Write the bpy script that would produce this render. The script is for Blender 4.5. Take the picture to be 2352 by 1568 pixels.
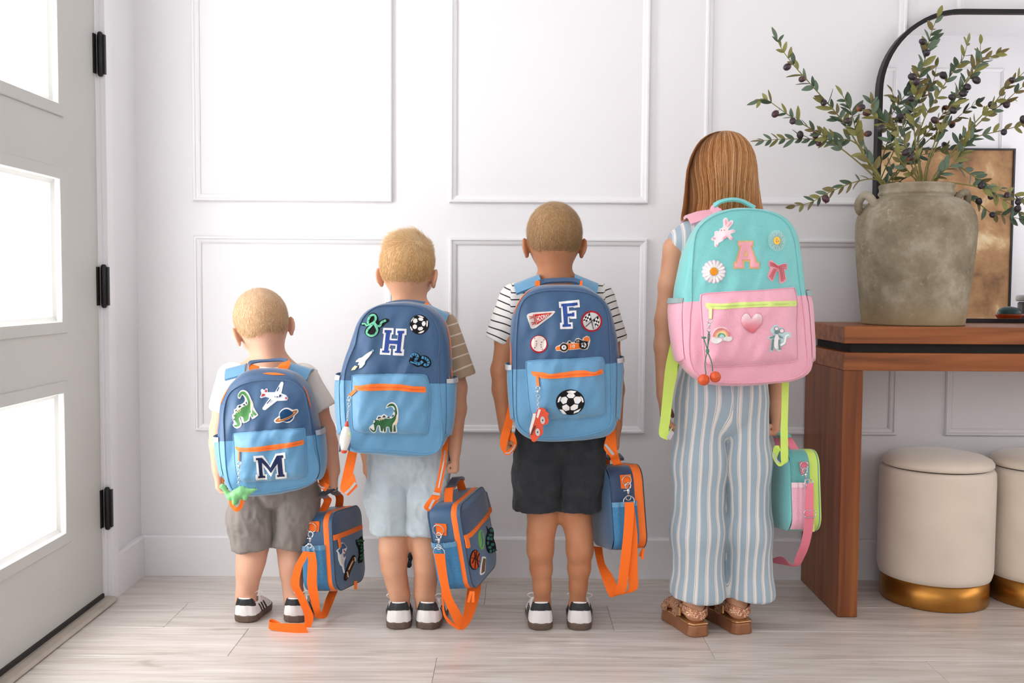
import bpy, bmesh, math, random
import numpy as np
from mathutils import Vector, Matrix, noise as mnoise
from mathutils.geometry import delaunay_2d_cdt

for _o in list(bpy.data.objects):
    bpy.data.objects.remove(_o)
SC = bpy.context.scene
COL = SC.collection
rnd = random.Random(7)

# ------------------------------------------------------------------ camera
CAM_H, FPX, PITCH, ROLL = 0.92, 2287.0, math.radians(3.15), 0.0065
CAM_R = Matrix.Rotation(math.pi / 2 - PITCH, 3, 'X') @ Matrix.Rotation(ROLL, 3, 'Z')
CAM_P = Vector((0, 0, CAM_H))
cd = bpy.data.cameras.new('camera'); cam = bpy.data.objects.new('camera', cd); COL.objects.link(cam)
cam.matrix_world = Matrix.Translation(CAM_P) @ CAM_R.to_4x4()
cd.sensor_width = 36.0; cd.lens = FPX * 36.0 / 2352.0; cd.clip_start = 0.02
SC.camera = cam

# ------------------------------------------------------------------ world, exposure
w = bpy.data.worlds.new('sky'); SC.world = w; w.use_nodes = True
w.node_tree.nodes['Background'].inputs[0].default_value = (0.93, 0.96, 1.0, 1)
w.node_tree.nodes['Background'].inputs[1].default_value = 1.0
SC.view_settings.view_transform = 'Standard'
SC.view_settings.look = 'None'
SC.view_settings.gamma = 1.0
SC.view_settings.use_curve_mapping = False
SC.view_settings.exposure = -0.04
SC.cycles.max_bounces = 6; SC.cycles.glossy_bounces = 3; SC.cycles.transmission_bounces = 2
PANE_SIDE, FILL_FRONT, PANE_DOOR, FILL_RIGHT = 2.4, 1.9, 12.5, 4.0      # daylight from door and side panes; unseen front and right windows added as fill

# ------------------------------------------------------------------ geometry helpers
def ray(px, py):
    return (CAM_R @ Vector(((px - 1176.0) / FPX, -(py - 784.0) / FPX, -1.0)))
def W(px, py, Y):
    d = ray(px, py); return CAM_P + d * (Y / d.y)
def G(px, py, z=0.0):
    d = ray(px, py); return CAM_P + d * ((z - CAM_H) / d.z)
def AtX(px, py, X):
    d = ray(px, py); return CAM_P + d * (X / d.x)

def lin(c):
    return c / 12.92 if c <= 0.04045 else ((c + 0.055) / 1.055) ** 2.4
def rgb(*c):
    return tuple(lin(v / 255.0) for v in c) + (1.0,)

def mesh_obj(name, verts, faces, mat, parent=None, smooth=False, attr=None):
    me = bpy.data.meshes.new(name)
    if isinstance(verts, np.ndarray):
        me.vertices.add(len(verts)); me.vertices.foreach_set('co', verts.astype(np.float32).ravel())
        f = np.asarray(faces, dtype=np.int32); n = f.shape[1]
        me.loops.add(f.size); me.loops.foreach_set('vertex_index', f.ravel())
        me.polygons.add(len(f)); me.polygons.foreach_set('loop_start', np.arange(0, f.size, n, dtype=np.int32))
        me.update(calc_edges=True); me.validate()
    else:
        me.from_pydata([tuple(v) for v in verts], [], [tuple(f) for f in faces]); me.update()
    if smooth:
        me.polygons.foreach_set('use_smooth', np.ones(len(me.polygons), dtype=bool))
    if attr is not None:
        for k, a in attr.items():
            at = me.attributes.new(k, 'FLOAT', 'POINT'); at.data.foreach_set('value', np.asarray(a, dtype=np.float32))
    o = bpy.data.objects.new(name, me); COL.objects.link(o)
    if mat is not None:
        me.materials.append(mat)
    if parent is not None:
        o.parent = parent
    return o
def bm_obj(name, bm, mat, parent=None, smooth=False):
    bmesh.ops.recalc_face_normals(bm, faces=bm.faces[:])
    me = bpy.data.meshes.new(name); bm.to_mesh(me); bm.free()
    if smooth:
        me.polygons.foreach_set('use_smooth', np.ones(len(me.polygons), dtype=bool))
    o = bpy.data.objects.new(name, me); COL.objects.link(o)
    if mat is not None: me.materials.append(mat)
    if parent is not None: o.parent = parent
    return o
def empty(name, loc=(0, 0, 0), mat4=None):
    o = bpy.data.objects.new(name, None); COL.objects.link(o); o.empty_display_size = 0.05
    if mat4 is not None: o.matrix_world = mat4
    else: o.location = loc
    return o
def tag(o, label=None, cat=None, group=None, kind=None):
    if label: o['label'] = label
    if cat: o['category'] = cat
    if group: o['group'] = group
    if kind: o['kind'] = kind
    return o
def structure(o):
    o['kind'] = 'structure'; return o

def add_box(bm, a, b, bevel=0.0, seg=2, mat4=None):
    a, b = Vector(a), Vector(b); c = (a + b) / 2; s = b - a
    r = bmesh.ops.create_cube(bm, size=1.0)
    vs = r['verts']
    for v in vs:
        v.co = Vector((v.co.x * s.x + c.x, v.co.y * s.y + c.y, v.co.z * s.z + c.z))
    if bevel > 0:
        es = list({e for v in vs for e in v.link_edges})
        g = bmesh.ops.bevel(bm, geom=es, offset=bevel, segments=seg, affect='EDGES', profile=0.5)
        vs = list({v for f in g['faces'] for v in f.verts} | {v for v in vs if v.is_valid})
    if mat4 is not None:
        for v in vs: v.co = mat4 @ v.co
    return vs
def box(name, a, b, mat, parent=None, bevel=0.0, seg=2, smooth=False):
    bm = bmesh.new(); add_box(bm, a, b, bevel, seg); return bm_obj(name, bm, mat, parent, smooth)

def lathe(name, prof, mat, parent=None, seg=64, loc=(0, 0, 0), sx=1.0, sy=1.0, wob=None):
    verts, faces = [], []
    for i, (r, z) in enumerate(prof):
        for k in range(seg):
            a = 2 * math.pi * k / seg
            rr = r if wob is None else r * (1 + wob(a, z))
            verts.append((loc[0] + sx * rr * math.cos(a), loc[1] + sy * rr * math.sin(a), loc[2] + z))
    for i in range(len(prof) - 1):
        for k in range(seg):
            k2 = (k + 1) % seg
            faces.append((i * seg + k, i * seg + k2, (i + 1) * seg + k2, (i + 1) * seg + k))
    faces.append(tuple(range(seg))[::-1])
    faces.append(tuple((len(prof) - 1) * seg + k for k in range(seg)))
    return mesh_obj(name, verts, faces, mat, parent, smooth=True)

def catmull(pts, n=8, closed=False):
    pts = [np.asarray(p, dtype=float) for p in pts]
    P = len(pts); out = []
    rng = P if closed else P - 1
    for i in range(rng):
        if closed:
            p0, p1, p2, p3 = pts[(i - 1) % P], pts[i], pts[(i + 1) % P], pts[(i + 2) % P]
        else:
            p0 = pts[max(i - 1, 0)]; p1 = pts[i]; p2 = pts[i + 1]; p3 = pts[min(i + 2, P - 1)]
        for k in range(n):
            t = k / n
            out.append(0.5 * ((2 * p1) + (-p0 + p2) * t + (2 * p0 - 5 * p1 + 4 * p2 - p3) * t * t + (-p0 + 3 * p1 - 3 * p2 + p3) * t ** 3))
    if not closed: out.append(pts[-1])
    return out

def tube_data(path, rad, seg=8, closed=False, cap=True):
    path = [Vector(p) for p in path]; n = len(path)
    rads = rad if isinstance(rad, (list, tuple)) else [rad] * n
    verts, faces = [], []
    up = None
    for i in range(n):
        if closed: t = path[(i + 1) % n] - path[(i - 1) % n]
        else: t = path[min(i + 1, n - 1)] - path[max(i - 1, 0)]
        if t.length < 1e-9: t = Vector((0, 0, 1))
        t.normalize()
        if up is None:
            up = t.orthogonal().normalized()
        up = (up - t * up.dot(t))
        if up.length < 1e-6: up = t.orthogonal()
        up.normalize(); s = t.cross(up)
        for k in range(seg):
            a = 2 * math.pi * k / seg
            verts.append(path[i] + (up * math.cos(a) + s * math.sin(a)) * rads[i])
    m = n if closed else n - 1
    for i in range(m):
        j = (i + 1) % n
        for k in range(seg):
            k2 = (k + 1) % seg
            faces.append((i * seg + k, i * seg + k2, j * seg + k2, j * seg + k))
    if cap and not closed:
        faces.append(tuple(range(seg))[::-1]); faces.append(tuple((n - 1) * seg + k for k in range(seg)))
    return verts, faces
def tube(name, path, rad, mat, parent=None, seg=8, closed=False, smooth=True):
    v, f = tube_data(path, rad, seg, closed)
    return mesh_obj(name, v, f, mat, parent, smooth=smooth)

def ribbon(name, rows, mat, parent=None, thick=0.002, sub=6, smooth=True):
    """rows of (left point, right point): a band of cloth with thickness"""
    L = catmull([r[0] for r in rows], sub); R = catmull([r[1] for r in rows], sub)
    n = len(L); verts, faces = [], []
    for i in range(n):
        l, r = Vector(L[i]), Vector(R[i])
        a, b = max(i - 1, 0), min(i + 1, n - 1)
        t = (Vector(L[b]) + Vector(R[b])) - (Vector(L[a]) + Vector(R[a]))
        nn = t.cross(r - l)
        nn = nn.normalized() if nn.length > 1e-9 else Vector((0, -1, 0))
        h = nn * thick / 2
        verts += [l + h, r + h, r - h, l - h]
    for i in range(n - 1):
        for k in range(4):
            k2 = (k + 1) % 4
            faces.append((i * 4 + k, i * 4 + k2, i * 4 + 4 + k2, i * 4 + 4 + k))
    faces.append((3, 2, 1, 0)); b = (n - 1) * 4; faces.append((b, b + 1, b + 2, b + 3))
    return mesh_obj(name, verts, faces, mat, parent, smooth=False)
def prow(*rows):
    """(lx, ly, lY, rx, ry, rY) in photo pixels with depth -> world rows"""
    return [(W(*r[:3]), W(*r[3:])) for r in rows]

def slab_with_holes(name, us, vs, holes, t0, t1, axis, mat, parent=None):
    """a wall or door slab with rectangular openings; axis 'x': u=y, v=z, thickness along x; axis 'y': u=x, v=z"""
    verts, faces, idx = [], [], {}
    def P(i, j, s):
        key = (i, j, s)
        if key not in idx:
            idx[key] = len(verts)
            t = (t0, t1)[s]
            verts.append((t, us[i], vs[j]) if axis == 'x' else (us[i], t, vs[j]))
        return idx[key]
    nu, nv = len(us) - 1, len(vs) - 1
    def solid(i, j):
        if i < 0 or j < 0 or i >= nu or j >= nv: return False
        cu, cv = (us[i] + us[i + 1]) / 2, (vs[j] + vs[j + 1]) / 2
        return not any(h[0] < cu < h[1] and h[2] < cv < h[3] for h in holes)
    for i in range(nu):
        for j in range(nv):
            if not solid(i, j): continue
            for s in (0, 1):
                faces.append((P(i, j, s), P(i + 1, j, s), P(i + 1, j + 1, s), P(i, j + 1, s)))
            if not solid(i - 1, j): faces.append((P(i, j, 0), P(i, j + 1, 0), P(i, j + 1, 1), P(i, j, 1)))
            if not solid(i + 1, j): faces.append((P(i + 1, j, 0), P(i + 1, j + 1, 0), P(i + 1, j + 1, 1), P(i + 1, j, 1)))
            if not solid(i, j - 1): faces.append((P(i, j, 0), P(i + 1, j, 0), P(i + 1, j, 1), P(i, j, 1)))
            if not solid(i, j + 1): faces.append((P(i, j + 1, 0), P(i + 1, j + 1, 0), P(i + 1, j + 1, 1), P(i, j + 1, 1)))
    bm = bmesh.new(); bv = [bm.verts.new(v) for v in verts]
    for f in faces: bm.faces.new([bv[k] for k in f])
    return bm_obj(name, bm, mat, parent)

def frame_moulding(name, r, prof, place, mat, parent=None):
    """mitred rectangular moulding; r=(u0,u1,v0,v1) outer; prof=[(inset, proud)]; place(u,v,p)->xyz"""
    verts, faces = [], []
    u0, u1, v0, v1 = r
    for d, p in prof:
        for (u, v) in ((u0 + d, v0 + d), (u1 - d, v0 + d), (u1 - d, v1 - d), (u0 + d, v1 - d)):
            verts.append(place(u, v, p))
    n = len(prof)
    for i in range(n):
        j = (i + 1) % n
        for k in range(4):
            k2 = (k + 1) % 4
            faces.append((i * 4 + k, i * 4 + k2, j * 4 + k2, j * 4 + k))
    bm = bmesh.new(); bv = [bm.verts.new(v) for v in verts]
    for f in faces: bm.faces.new([bv[k] for k in f])
    return bm_obj(name, bm, mat, parent)

def vnoise(P, scale, seed=0):
    """value noise, vectorised; P (n,3) -> (n,) in -1..1"""
    Q = np.asarray(P) * scale + seed * 17.31
    I = np.floor(Q).astype(np.int64); F = Q - I; F = F * F * (3 - 2 * F)
    def h(ix, iy, iz):
        n = (ix * 374761393 + iy * 668265263 + iz * 2147483647 + seed * 1274126177) & 0xffffffff
        n = ((n ^ (n >> 13)) * 1274126177) & 0xffffffff
        return ((n ^ (n >> 16)) & 0xffff) / 32767.5 - 1.0
    x, y, z = I[:, 0], I[:, 1], I[:, 2]; fx, fy, fz = F[:, 0], F[:, 1], F[:, 2]
    def L(a, b, t): return a + (b - a) * t
    return L(L(L(h(x, y, z), h(x + 1, y, z), fx), L(h(x, y + 1, z), h(x + 1, y + 1, z), fx), fy),
             L(L(h(x, y, z + 1), h(x + 1, y, z + 1), fx), L(h(x, y + 1, z + 1), h(x + 1, y + 1, z + 1), fx), fy), fz)

# ------------------------------------------------------------------ materials
MATS = {}
def node_mat(name):
    m = bpy.data.materials.new(name); m.use_nodes = True
    nt = m.node_tree; b = nt.nodes['Principled BSDF']
    return m, nt, b
def N(nt, typ, **kw):
    n = nt.nodes.new(typ)
    for k, v in kw.items():
        if k.startswith('i_'):
            key = k[2:]; key = int(key) if key.isdigit() else key.replace('_', ' ')
            n.inputs[key].default_value = v
        else: setattr(n, k, v)
    return n
def ramp(nt, src, stops):
    r = nt.nodes.new('ShaderNodeValToRGB')
    e = r.color_ramp.elements
    while len(e) < len(stops): e.new(0.5)
    for k, (p, c) in enumerate(stops): e[k].position = p; e[k].color = c
    nt.links.new(src, r.inputs[0]); return r
def bump(nt, b, src, strength, dist=0.002):
    bp = N(nt, 'ShaderNodeBump', i_Strength=strength, i_Distance=dist)
    nt.links.new(src, bp.inputs['Height']); nt.links.new(bp.outputs[0], b.inputs['Normal']); return bp
def M(name, col, rough=0.6, metal=0.0, sheen=0.0, spec=0.5, bumpy=0.0, bscale=400.0, bdist=0.001, vary=0.0, vscale=20.0, coat=0.0, sss=0.0, trans=0.0):
    if name in MATS: return MATS[name]
    m, nt, b = node_mat(name)
    c = rgb(*col)
    b.inputs['Base Color'].default_value = c
    b.inputs['Roughness'].default_value = rough; b.inputs['Metallic'].default_value = metal
    b.inputs['Specular IOR Level'].default_value = spec
    if sheen: b.inputs['Sheen Weight'].default_value = sheen
    if coat: b.inputs['Coat Weight'].default_value = coat
    if sss:
        b.inputs['Subsurface Weight'].default_value = sss
        b.inputs['Subsurface Radius'].default_value = (0.012, 0.005, 0.003); b.inputs['Subsurface Scale'].default_value = 0.5
    if trans: b.inputs['Transmission Weight'].default_value = trans
    if bumpy or vary:
        tc = N(nt, 'ShaderNodeTexCoord')
    if bumpy:
        nz = N(nt, 'ShaderNodeTexNoise', i_Scale=bscale, i_Detail=2.0)
        nt.links.new(tc.outputs['Object'], nz.inputs['Vector']); bump(nt, b, nz.outputs[0], bumpy, bdist)
    if vary:
        nz = N(nt, 'ShaderNodeTexNoise', i_Scale=vscale, i_Detail=4.0)
        nt.links.new(tc.outputs['Object'], nz.inputs['Vector'])
        d = tuple(max(0, v * (1 - vary)) for v in c[:3]) + (1,); l = tuple(min(1, v * (1 + vary)) for v in c[:3]) + (1,)
        r = ramp(nt, nz.outputs[0], [(0.3, d), (0.7, l)]); nt.links.new(r.outputs[0], b.inputs['Base Color'])
    MATS[name] = m; return m
def FAB(name, col, vary=0.06):
    return M(name, col, rough=0.85, sheen=0.25, spec=0.25, bumpy=0.35, bscale=900, bdist=0.0006, vary=vary, vscale=35)
def emit(name, col, s):
    m, nt, b = node_mat(name)
    b.inputs['Base Color'].default_value = (0.9, 0.9, 0.9, 1); b.inputs['Emission Color'].default_value = rgb(*col)
    b.inputs['Emission Strength'].default_value = s; b.inputs['Roughness'].default_value = 0.4
    MATS[name] = m; return m
# ================================================================== ROOM
WALL_Y = G(1176, 1323.5).y
WALL_X = -1.172
ROOM_R, ROOM_F, CEIL = 4.4, -1.32, 2.80
wallm = M('wall_paint', (235, 234, 236), rough=0.55, spec=0.3, bumpy=0.05, bscale=120, vary=0.01, vscale=3)
trimm = M('trim_paint', (236, 235, 237), rough=0.4, spec=0.4)
doorm = M('door_paint', (196, 195, 190), rough=0.45, spec=0.4, bumpy=0.03, bscale=60, vary=0.02, vscale=4)
doorw = M('door_lite_trim', (203, 203, 200), rough=0.4, spec=0.4)
blackm = M('black_metal', (28, 26, 26), rough=0.45, metal=0.3, spec=0.5)

# floor boards
def floor_mat(k):
    m, nt, b = node_mat('floor_wood_%d' % k)
    tc = N(nt, 'ShaderNodeTexCoord'); oi = N(nt, 'ShaderNodeObjectInfo')
    add = N(nt, 'ShaderNodeVectorMath', operation='ADD'); sc = N(nt, 'ShaderNodeVectorMath', operation='SCALE')
    sc.inputs['Scale'].default_value = 37.0
    nt.links.new(oi.outputs['Random'], sc.inputs[0])
    nt.links.new(tc.outputs['Object'], add.inputs[0]); nt.links.new(sc.outputs[0], add.inputs[1])
    mp = N(nt, 'ShaderNodeMapping'); mp.inputs['Scale'].default_value = (1.6, 22.0, 1.0)
    nt.links.new(add.outputs[0], mp.inputs[0])
    n1 = N(nt, 'ShaderNodeTexNoise', i_Scale=1.6, i_Detail=6.0, i_Roughness=0.6, i_Distortion=0.6); nt.links.new(mp.outputs[0], n1.inputs['Vector'])
    mp2 = N(nt, 'ShaderNodeMapping'); mp2.inputs['Scale'].default_value = (6.0, 170.0, 1.0); nt.links.new(add.outputs[0], mp2.inputs[0])
    n2 = N(nt, 'ShaderNodeTexNoise', i_Scale=1.0, i_Detail=3.0); nt.links.new(mp2.outputs[0], n2.inputs['Vector'])
    mp3 = N(nt, 'ShaderNodeMapping'); mp3.inputs['Scale'].default_value = (2.2, 7.0, 1.0); nt.links.new(add.outputs[0], mp3.inputs[0])
    n3 = N(nt, 'ShaderNodeTexNoise', i_Scale=1.5, i_Detail=3.0, i_Distortion=1.2); nt.links.new(mp3.outputs[0], n3.inputs['Vector'])
    r = ramp(nt, n1.outputs[0], [(0.28, rgb(184, 172, 161)), (0.5, rgb(213, 204, 196)), (0.72, rgb(228, 221, 215))])
    r2 = ramp(nt, n2.outputs[0], [(0.35, (0.80, 0.78, 0.76, 1)), (0.6, (1, 1, 1, 1))])
    r3 = ramp(nt, n3.outputs[0], [(0.27, (0.62, 0.58, 0.54, 1)), (0.36, (1, 1, 1, 1))])
    m1 = N(nt, 'ShaderNodeMix', data_type='RGBA', blend_type='MULTIPLY'); m1.inputs[0].default_value = 0.7
    nt.links.new(r.outputs[0], m1.inputs[6]); nt.links.new(r2.outputs[0], m1.inputs[7])
    m2 = N(nt, 'ShaderNodeMix', data_type='RGBA', blend_type='MULTIPLY'); m2.inputs[0].default_value = 0.6
    nt.links.new(m1.outputs[2], m2.inputs[6]); nt.links.new(r3.outputs[0], m2.inputs[7])
    hs = N(nt, 'ShaderNodeHueSaturation'); mr = N(nt, 'ShaderNodeMapRange'); mr.inputs[3].default_value = 0.93; mr.inputs[4].default_value = 1.06
    nt.links.new(oi.outputs['Random'], mr.inputs[0]); nt.links.new(mr.outputs[0], hs.inputs['Value']); nt.links.new(m2.outputs[2], hs.inputs['Color'])
    nt.links.new(hs.outputs[0], b.inputs['Base Color'])
    b.inputs['Roughness'].default_value = 0.30; b.inputs['Specular IOR Level'].default_value = 0.9
    bump(nt, b, n2.outputs[0], 0.12, 0.001)
    return m
floorm = floor_mat(0)
floor = structure(box('floor', (WALL_X - 0.05, ROOM_F - 0.05, -0.06), (ROOM_R + 0.05, WALL_Y + 0.05, -0.0085), M('subfloor', (90, 80, 70), rough=0.9)))
tag(floor, 'light greige wood plank floor of the entryway')
def plank_mesh(L, Wd):
    bm = bmesh.new(); add_box(bm, (0, 0, -0.008), (L, Wd, 0.0), 0.0011, 1)
    bmesh.ops.recalc_face_normals(bm, faces=bm.faces[:])
    me = bpy.data.meshes.new('plank'); bm.to_mesh(me); bm.free(); me.materials.append(floorm); return me
PW, PL = 0.2045, 1.212
row_y = [G(1176, y).y for y in (1341, 1390, 1450, 1514.7)]
offs = {0: G(1117, 1343).x, 1: G(427, 1390).x, 2: G(566, 1450).x, 3: G(1003, 1515).x}
full = plank_mesh(PL - 0.0006, PW - 0.0006)
y0 = row_y[0]
k = -1
while True:
    ya, yb = y0 - PW * k, y0 - PW * (k + 1)      # back edge, front edge
    if ya < ROOM_F: break
    back = min(ya, WALL_Y); wdt = back - yb
    off = offs.get(k, rnd.uniform(0, PL))
    x = off - math.ceil((off - WALL_X) / PL) * PL
    while x < ROOM_R:
        xa, xb = max(x, WALL_X), min(x + PL, ROOM_R)
        if xb - xa > 0.01:
            if wdt > PW - 0.001 and xb - xa > PL - 0.001: me = full
            else: me = plank_mesh(xb - xa - 0.0006, wdt - 0.0006)
            o = bpy.data.objects.new('plank', me); COL.objects.link(o); o.parent = floor
            o.location = (xa, yb, 0)
        x += PL
    k += 1

# shell
us = [WALL_X - 0.12, ROOM_R + 0.12]; 
structure(slab_with_holes('wall_back', us, [-0.05, CEIL], [], WALL_Y, WALL_Y + 0.12, 'y', wallm))
D_Y1 = AtX(221, 1386, WALL_X - 0.03).y      # hinge side of the door leaf
D_Y0 = D_Y1 - 0.92
D_TOP = 2.44
SW = [(-1.05, -0.15), (0.0, 0.85), (1.0, 1.72)]
lh = [(D_Y0 - 0.02, D_Y1 + 0.012, -0.06, D_TOP + 0.02)] + [(a, b, 0.25, 2.45) for a, b in SW]
lu = sorted({ROOM_F - 0.12, WALL_Y} | {h[0] for h in lh} | {h[1] for h in lh})
structure(slab_with_holes('wall_left', lu, sorted({-0.06, 0.25, 2.45, D_TOP + 0.02, CEIL}), lh, WALL_X - 0.12, WALL_X, 'x', wallm))
RW = [(-1.1, 0.0), (0.15, 1.25), (1.4, 2.5)]  # unseen windows added for fill, set high to leave the console underside dark
rh = [(a, b, 1.1, 2.5) for a, b in RW]
structure(slab_with_holes('wall_right', sorted({ROOM_F - 0.12, WALL_Y} | {h[0] for h in rh} | {h[1] for h in rh}), [-0.06, 1.1, 2.5, CEIL], rh, ROOM_R, ROOM_R + 0.12, 'x', wallm))
FW = [(-1.08, -0.40), (-0.30, 0.45)]  # unseen windows behind the camera, kept to the left to shape the fill
fh = [(a, b, 0.8, 2.5) for a, b in FW]
structure(slab_with_holes('wall_front', sorted({WALL_X, ROOM_R} | {h[0] for h in fh} | {h[1] for h in fh}), [-0.06, 0.8, 2.5, CEIL], fh, ROOM_F - 0.12, ROOM_F, 'y', wallm))
structure(box('ceiling', (WALL_X - 0.12, ROOM_F - 0.12, CEIL), (ROOM_R + 0.12, WALL_Y + 0.12, CEIL + 0.1), wallm))

pane_side = emit('frosted_pane_side', (252, 252, 253), PANE_SIDE)
fill_front = emit('fill_pane_front', (252, 252, 253), FILL_FRONT)
pane_door = emit('frosted_pane_door', (253, 253, 253), PANE_DOOR)
n = 1
for a, b in SW:
    fr = frame_moulding('window_%d' % n, (a, b, 0.25, 2.45), [(0, 0), (0, 0.06), (0.05, 0.06), (0.05, 0)], lambda u, v, p: (WALL_X - 0.09 + p, u, v), trimm)
    structure(fr); box('pane', (WALL_X - 0.075, a + 0.05, 0.30), (WALL_X - 0.065, b - 0.05, 2.40), pane_side, fr); n += 1
for a, b in FW:  # frames round the unseen fill panes behind the camera
    fr = frame_moulding('window_%d' % n, (a, b, 0.8, 2.5), [(0, 0), (0, 0.06), (0.05, 0.06), (0.05, 0)], lambda u, v, p: (u, ROOM_F - 0.09 + p, v), trimm)
    structure(fr); box('pane', (a + 0.05, ROOM_F - 0.075, 0.85), (b - 0.05, ROOM_F - 0.065, 2.45), fill_front, fr); n += 1

fill_right = emit('fill_pane_right', (252, 252, 252), FILL_RIGHT)
for a, b in RW:  # frames round the added fill panes on the right
    fr = frame_moulding('window_%d' % n, (a, b, 1.1, 2.5), [(0, 0), (0, 0.06), (0.05, 0.06), (0.05, 0)], lambda u, v, p: (ROOM_R + 0.09 - p, u, v), trimm)
    structure(fr); box('pane', (ROOM_R + 0.065, a + 0.05, 1.15), (ROOM_R + 0.075, b - 0.05, 2.45), fill_right, fr); n += 1

# wall panel mouldings
PROF = [(0, 0), (0, 0.009), (0.003, 0.0135), (0.008, 0.0135), (0.011, 0.009), (0.019, 0.0065), (0.0225, 0.004), (0.0225, 0)]
def bw(px, py):
    p = W(px, py, WALL_Y); return p.x, p.z
zu = bw(1176, 466.5)[1]; zl1 = bw(1176, 546)[1]; zl0 = bw(1176, 993)[1]
xs = []
x1l = bw(446, 520)[0]; x1r = bw(899, 520)[0]; x2l = bw(1032, 520)[0]; x2r = bw(1489, 520)[0]; x3l = bw(1615, 200)[0]; x3r = bw(2068, 60)[0]
pitch = (x2l - x1l + x2r - x1r) / 2; pw = (x1r - x1l + x2r - x2l) / 2
x3l = bw(1618, 250)[0]; x4l = bw(2196, 60)[0]
lefts = [x1l, x2l, x3l, x4l, x4l + pitch, x4l + 2 * pitch, x4l + 3 * pitch, x4l + 4 * pitch]
t = 1
for xl in lefts:
    if xl + pw > ROOM_R - 0.05: break
    for (za, zb) in ((zl0, zl1), (zu, 2.56)):
        structure(frame_moulding('trim_%d' % t, (xl, xl + pw, za, zb), PROF, lambda u, v, p: (u, WALL_Y - p, v), trimm)); t += 1
# same panelling on the opposite wall (seen in the mirror)
for k in range(5):
    xl = 2.25 + k * pitch - 0.02
    if k == 0: pass
    if xl + pw > ROOM_R - 0.03: break
    for (za, zb) in ((zl0, zl1), (zu, 2.56)):
        structure(frame_moulding('trim_%d' % t, (xl, xl + pw, za, zb), PROF, lambda u, v, p: (u, ROOM_F + p, v), trimm)); t += 1

BB = 0.1285
def baseboard(name, a, b, axis, sgn):
    th = 0.016
    prof = [(0, 0), (th, 0), (th, BB - 0.006), (th - 0.004, BB), (0, BB)]
    verts, faces = [], []
    for e in (a, b):
        for p, z in prof:
            verts.append((e, sgn[0] + sgn[1] * p, z) if axis == 'x' else (sgn[0] + sgn[1] * p, e, z))
    m = len(prof)
    for i in range(m):
        j = (i + 1) % m; faces.append((i, j, m + j, m + i))
    faces += [tuple(range(m)), tuple(range(2 * m - 1, m - 1, -1))]
    bm = bmesh.new(); bv = [bm.verts.new(v) for v in verts]
    for f in faces: bm.faces.new([bv[q] for q in f])
    return structure(bm_obj(name, bm, trimm))
baseboard('baseboard_back', WALL_X, ROOM_R, 'x', (WALL_Y, -1))
CAS_Y = AtX(262, 1330, WALL_X).y
baseboard('baseboard_left', CAS_Y, WALL_Y - 0.016, 'y', (WALL_X, 1))
baseboard('baseboard_front', WALL_X + 0.016, ROOM_R - 0.016, 'x', (ROOM_F, 1))
baseboard('baseboard_right', ROOM_F + 0.016, WALL_Y - 0.016, 'y', (ROOM_R, -1))
# door casing: flat boards around the opening
structure(box('trim_%d' % t, (WALL_X, D_Y1 + 0.012, 0), (WALL_X + 0.016, CAS_Y, D_TOP + 0.1), trimm, bevel=0.001)); t += 1
structure(box('trim_%d' % t, (WALL_X, D_Y0 - 0.09, 0), (WALL_X + 0.016, D_Y0 - 0.02, D_TOP + 0.1), trimm, bevel=0.001)); t += 1
structure(box('trim_%d' % t, (WALL_X, D_Y0 - 0.02, D_TOP + 0.02), (WALL_X + 0.016, D_Y1 + 0.012, D_TOP + 0.1), trimm, bevel=0.001)); t += 1

# front door
dx = WALL_X - 0.010                       # inner face of the leaf
def dY(px, py): return AtX(px, py, dx).y
lite_y1 = dY(138, 740)                    # inner edge of the openings, hinge side
lite_y0 = D_Y0 + (D_Y1 - lite_y1)
def dZ(px, py): return AtX(px, py, dx).z
lz = [(dZ(149, 1222), dZ(140, 904)), (dZ(136, 738), dZ(131, 411)), (dZ(125, 234), dZ(125, 234) + 0.372)]
lz.append((lz[2][1] + 0.19, lz[2][1] + 0.19 + 0.372))
holes = [(lite_y0, lite_y1, a, b) for a, b in lz]
door = slab_with_holes('door_1', [D_Y0, lite_y0, lite_y1, D_Y1], sorted({0.012, D_TOP} | {z for p in lz for z in p}), holes, dx - 0.045, dx, 'x', doorm)
structure(door); tag(door, 'pale grey front door with four square frosted lites')
for a, b in lz:
    frame_moulding('lite_frame', (lite_y0 - 0.032, lite_y1 + 0.032, a - 0.032, b + 0.032), [(0, 0), (0, 0.004), (0.002, 0.006), (0.03, 0.006), (0.032, 0.004), (0.032, -0.02), (0.032, 0)][:5] + [(0.032, 0.0)],
                   lambda u, v, p: (dx + p, u, v), doorm, door)
    frame_moulding('glazing_bead', (lite_y0, lite_y1, a, b), [(0, 0.0), (0.0, 0.012), (0.012, 0.006), (0.014, 0.0)], lambda u, v, p: (dx - 0.020 + p, u, v), doorw, door)
    box('pane', (dx - 0.026, lite_y0, a), (dx - 0.020, lite_y1, b), pane_door, door)
for py, px in ((113, 206), (657, 212.5), (1178, 223)):
    z = AtX(px, py, WALL_X).z
    h = empty('hinge'); h.parent = door; h.location = (0, 0, 0)
    hy = D_Y1 + 0.005
    lathe('knuckle', [(0.0045, -0.062), (0.0075, -0.058), (0.0075, 0.058), (0.0045, 0.062)], blackm, h, 12, (WALL_X + 0.005, hy, z))
    box('hinge_leaf', (dx - 0.001, hy - 0.016, z - 0.055), (dx + 0.004, hy, z + 0.055), blackm, h)
    box('hinge_leaf', (WALL_X - 0.004, hy, z - 0.055), (WALL_X + 0.0175, hy + 0.011, z + 0.055), blackm, h)
box('door_sweep', (dx - 0.044, D_Y0, 0.002), (dx + 0.006, D_Y1 - 0.002, 0.026), M('door_rubber', (38, 34, 32), rough=0.8), door, bevel=0.002)
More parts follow.
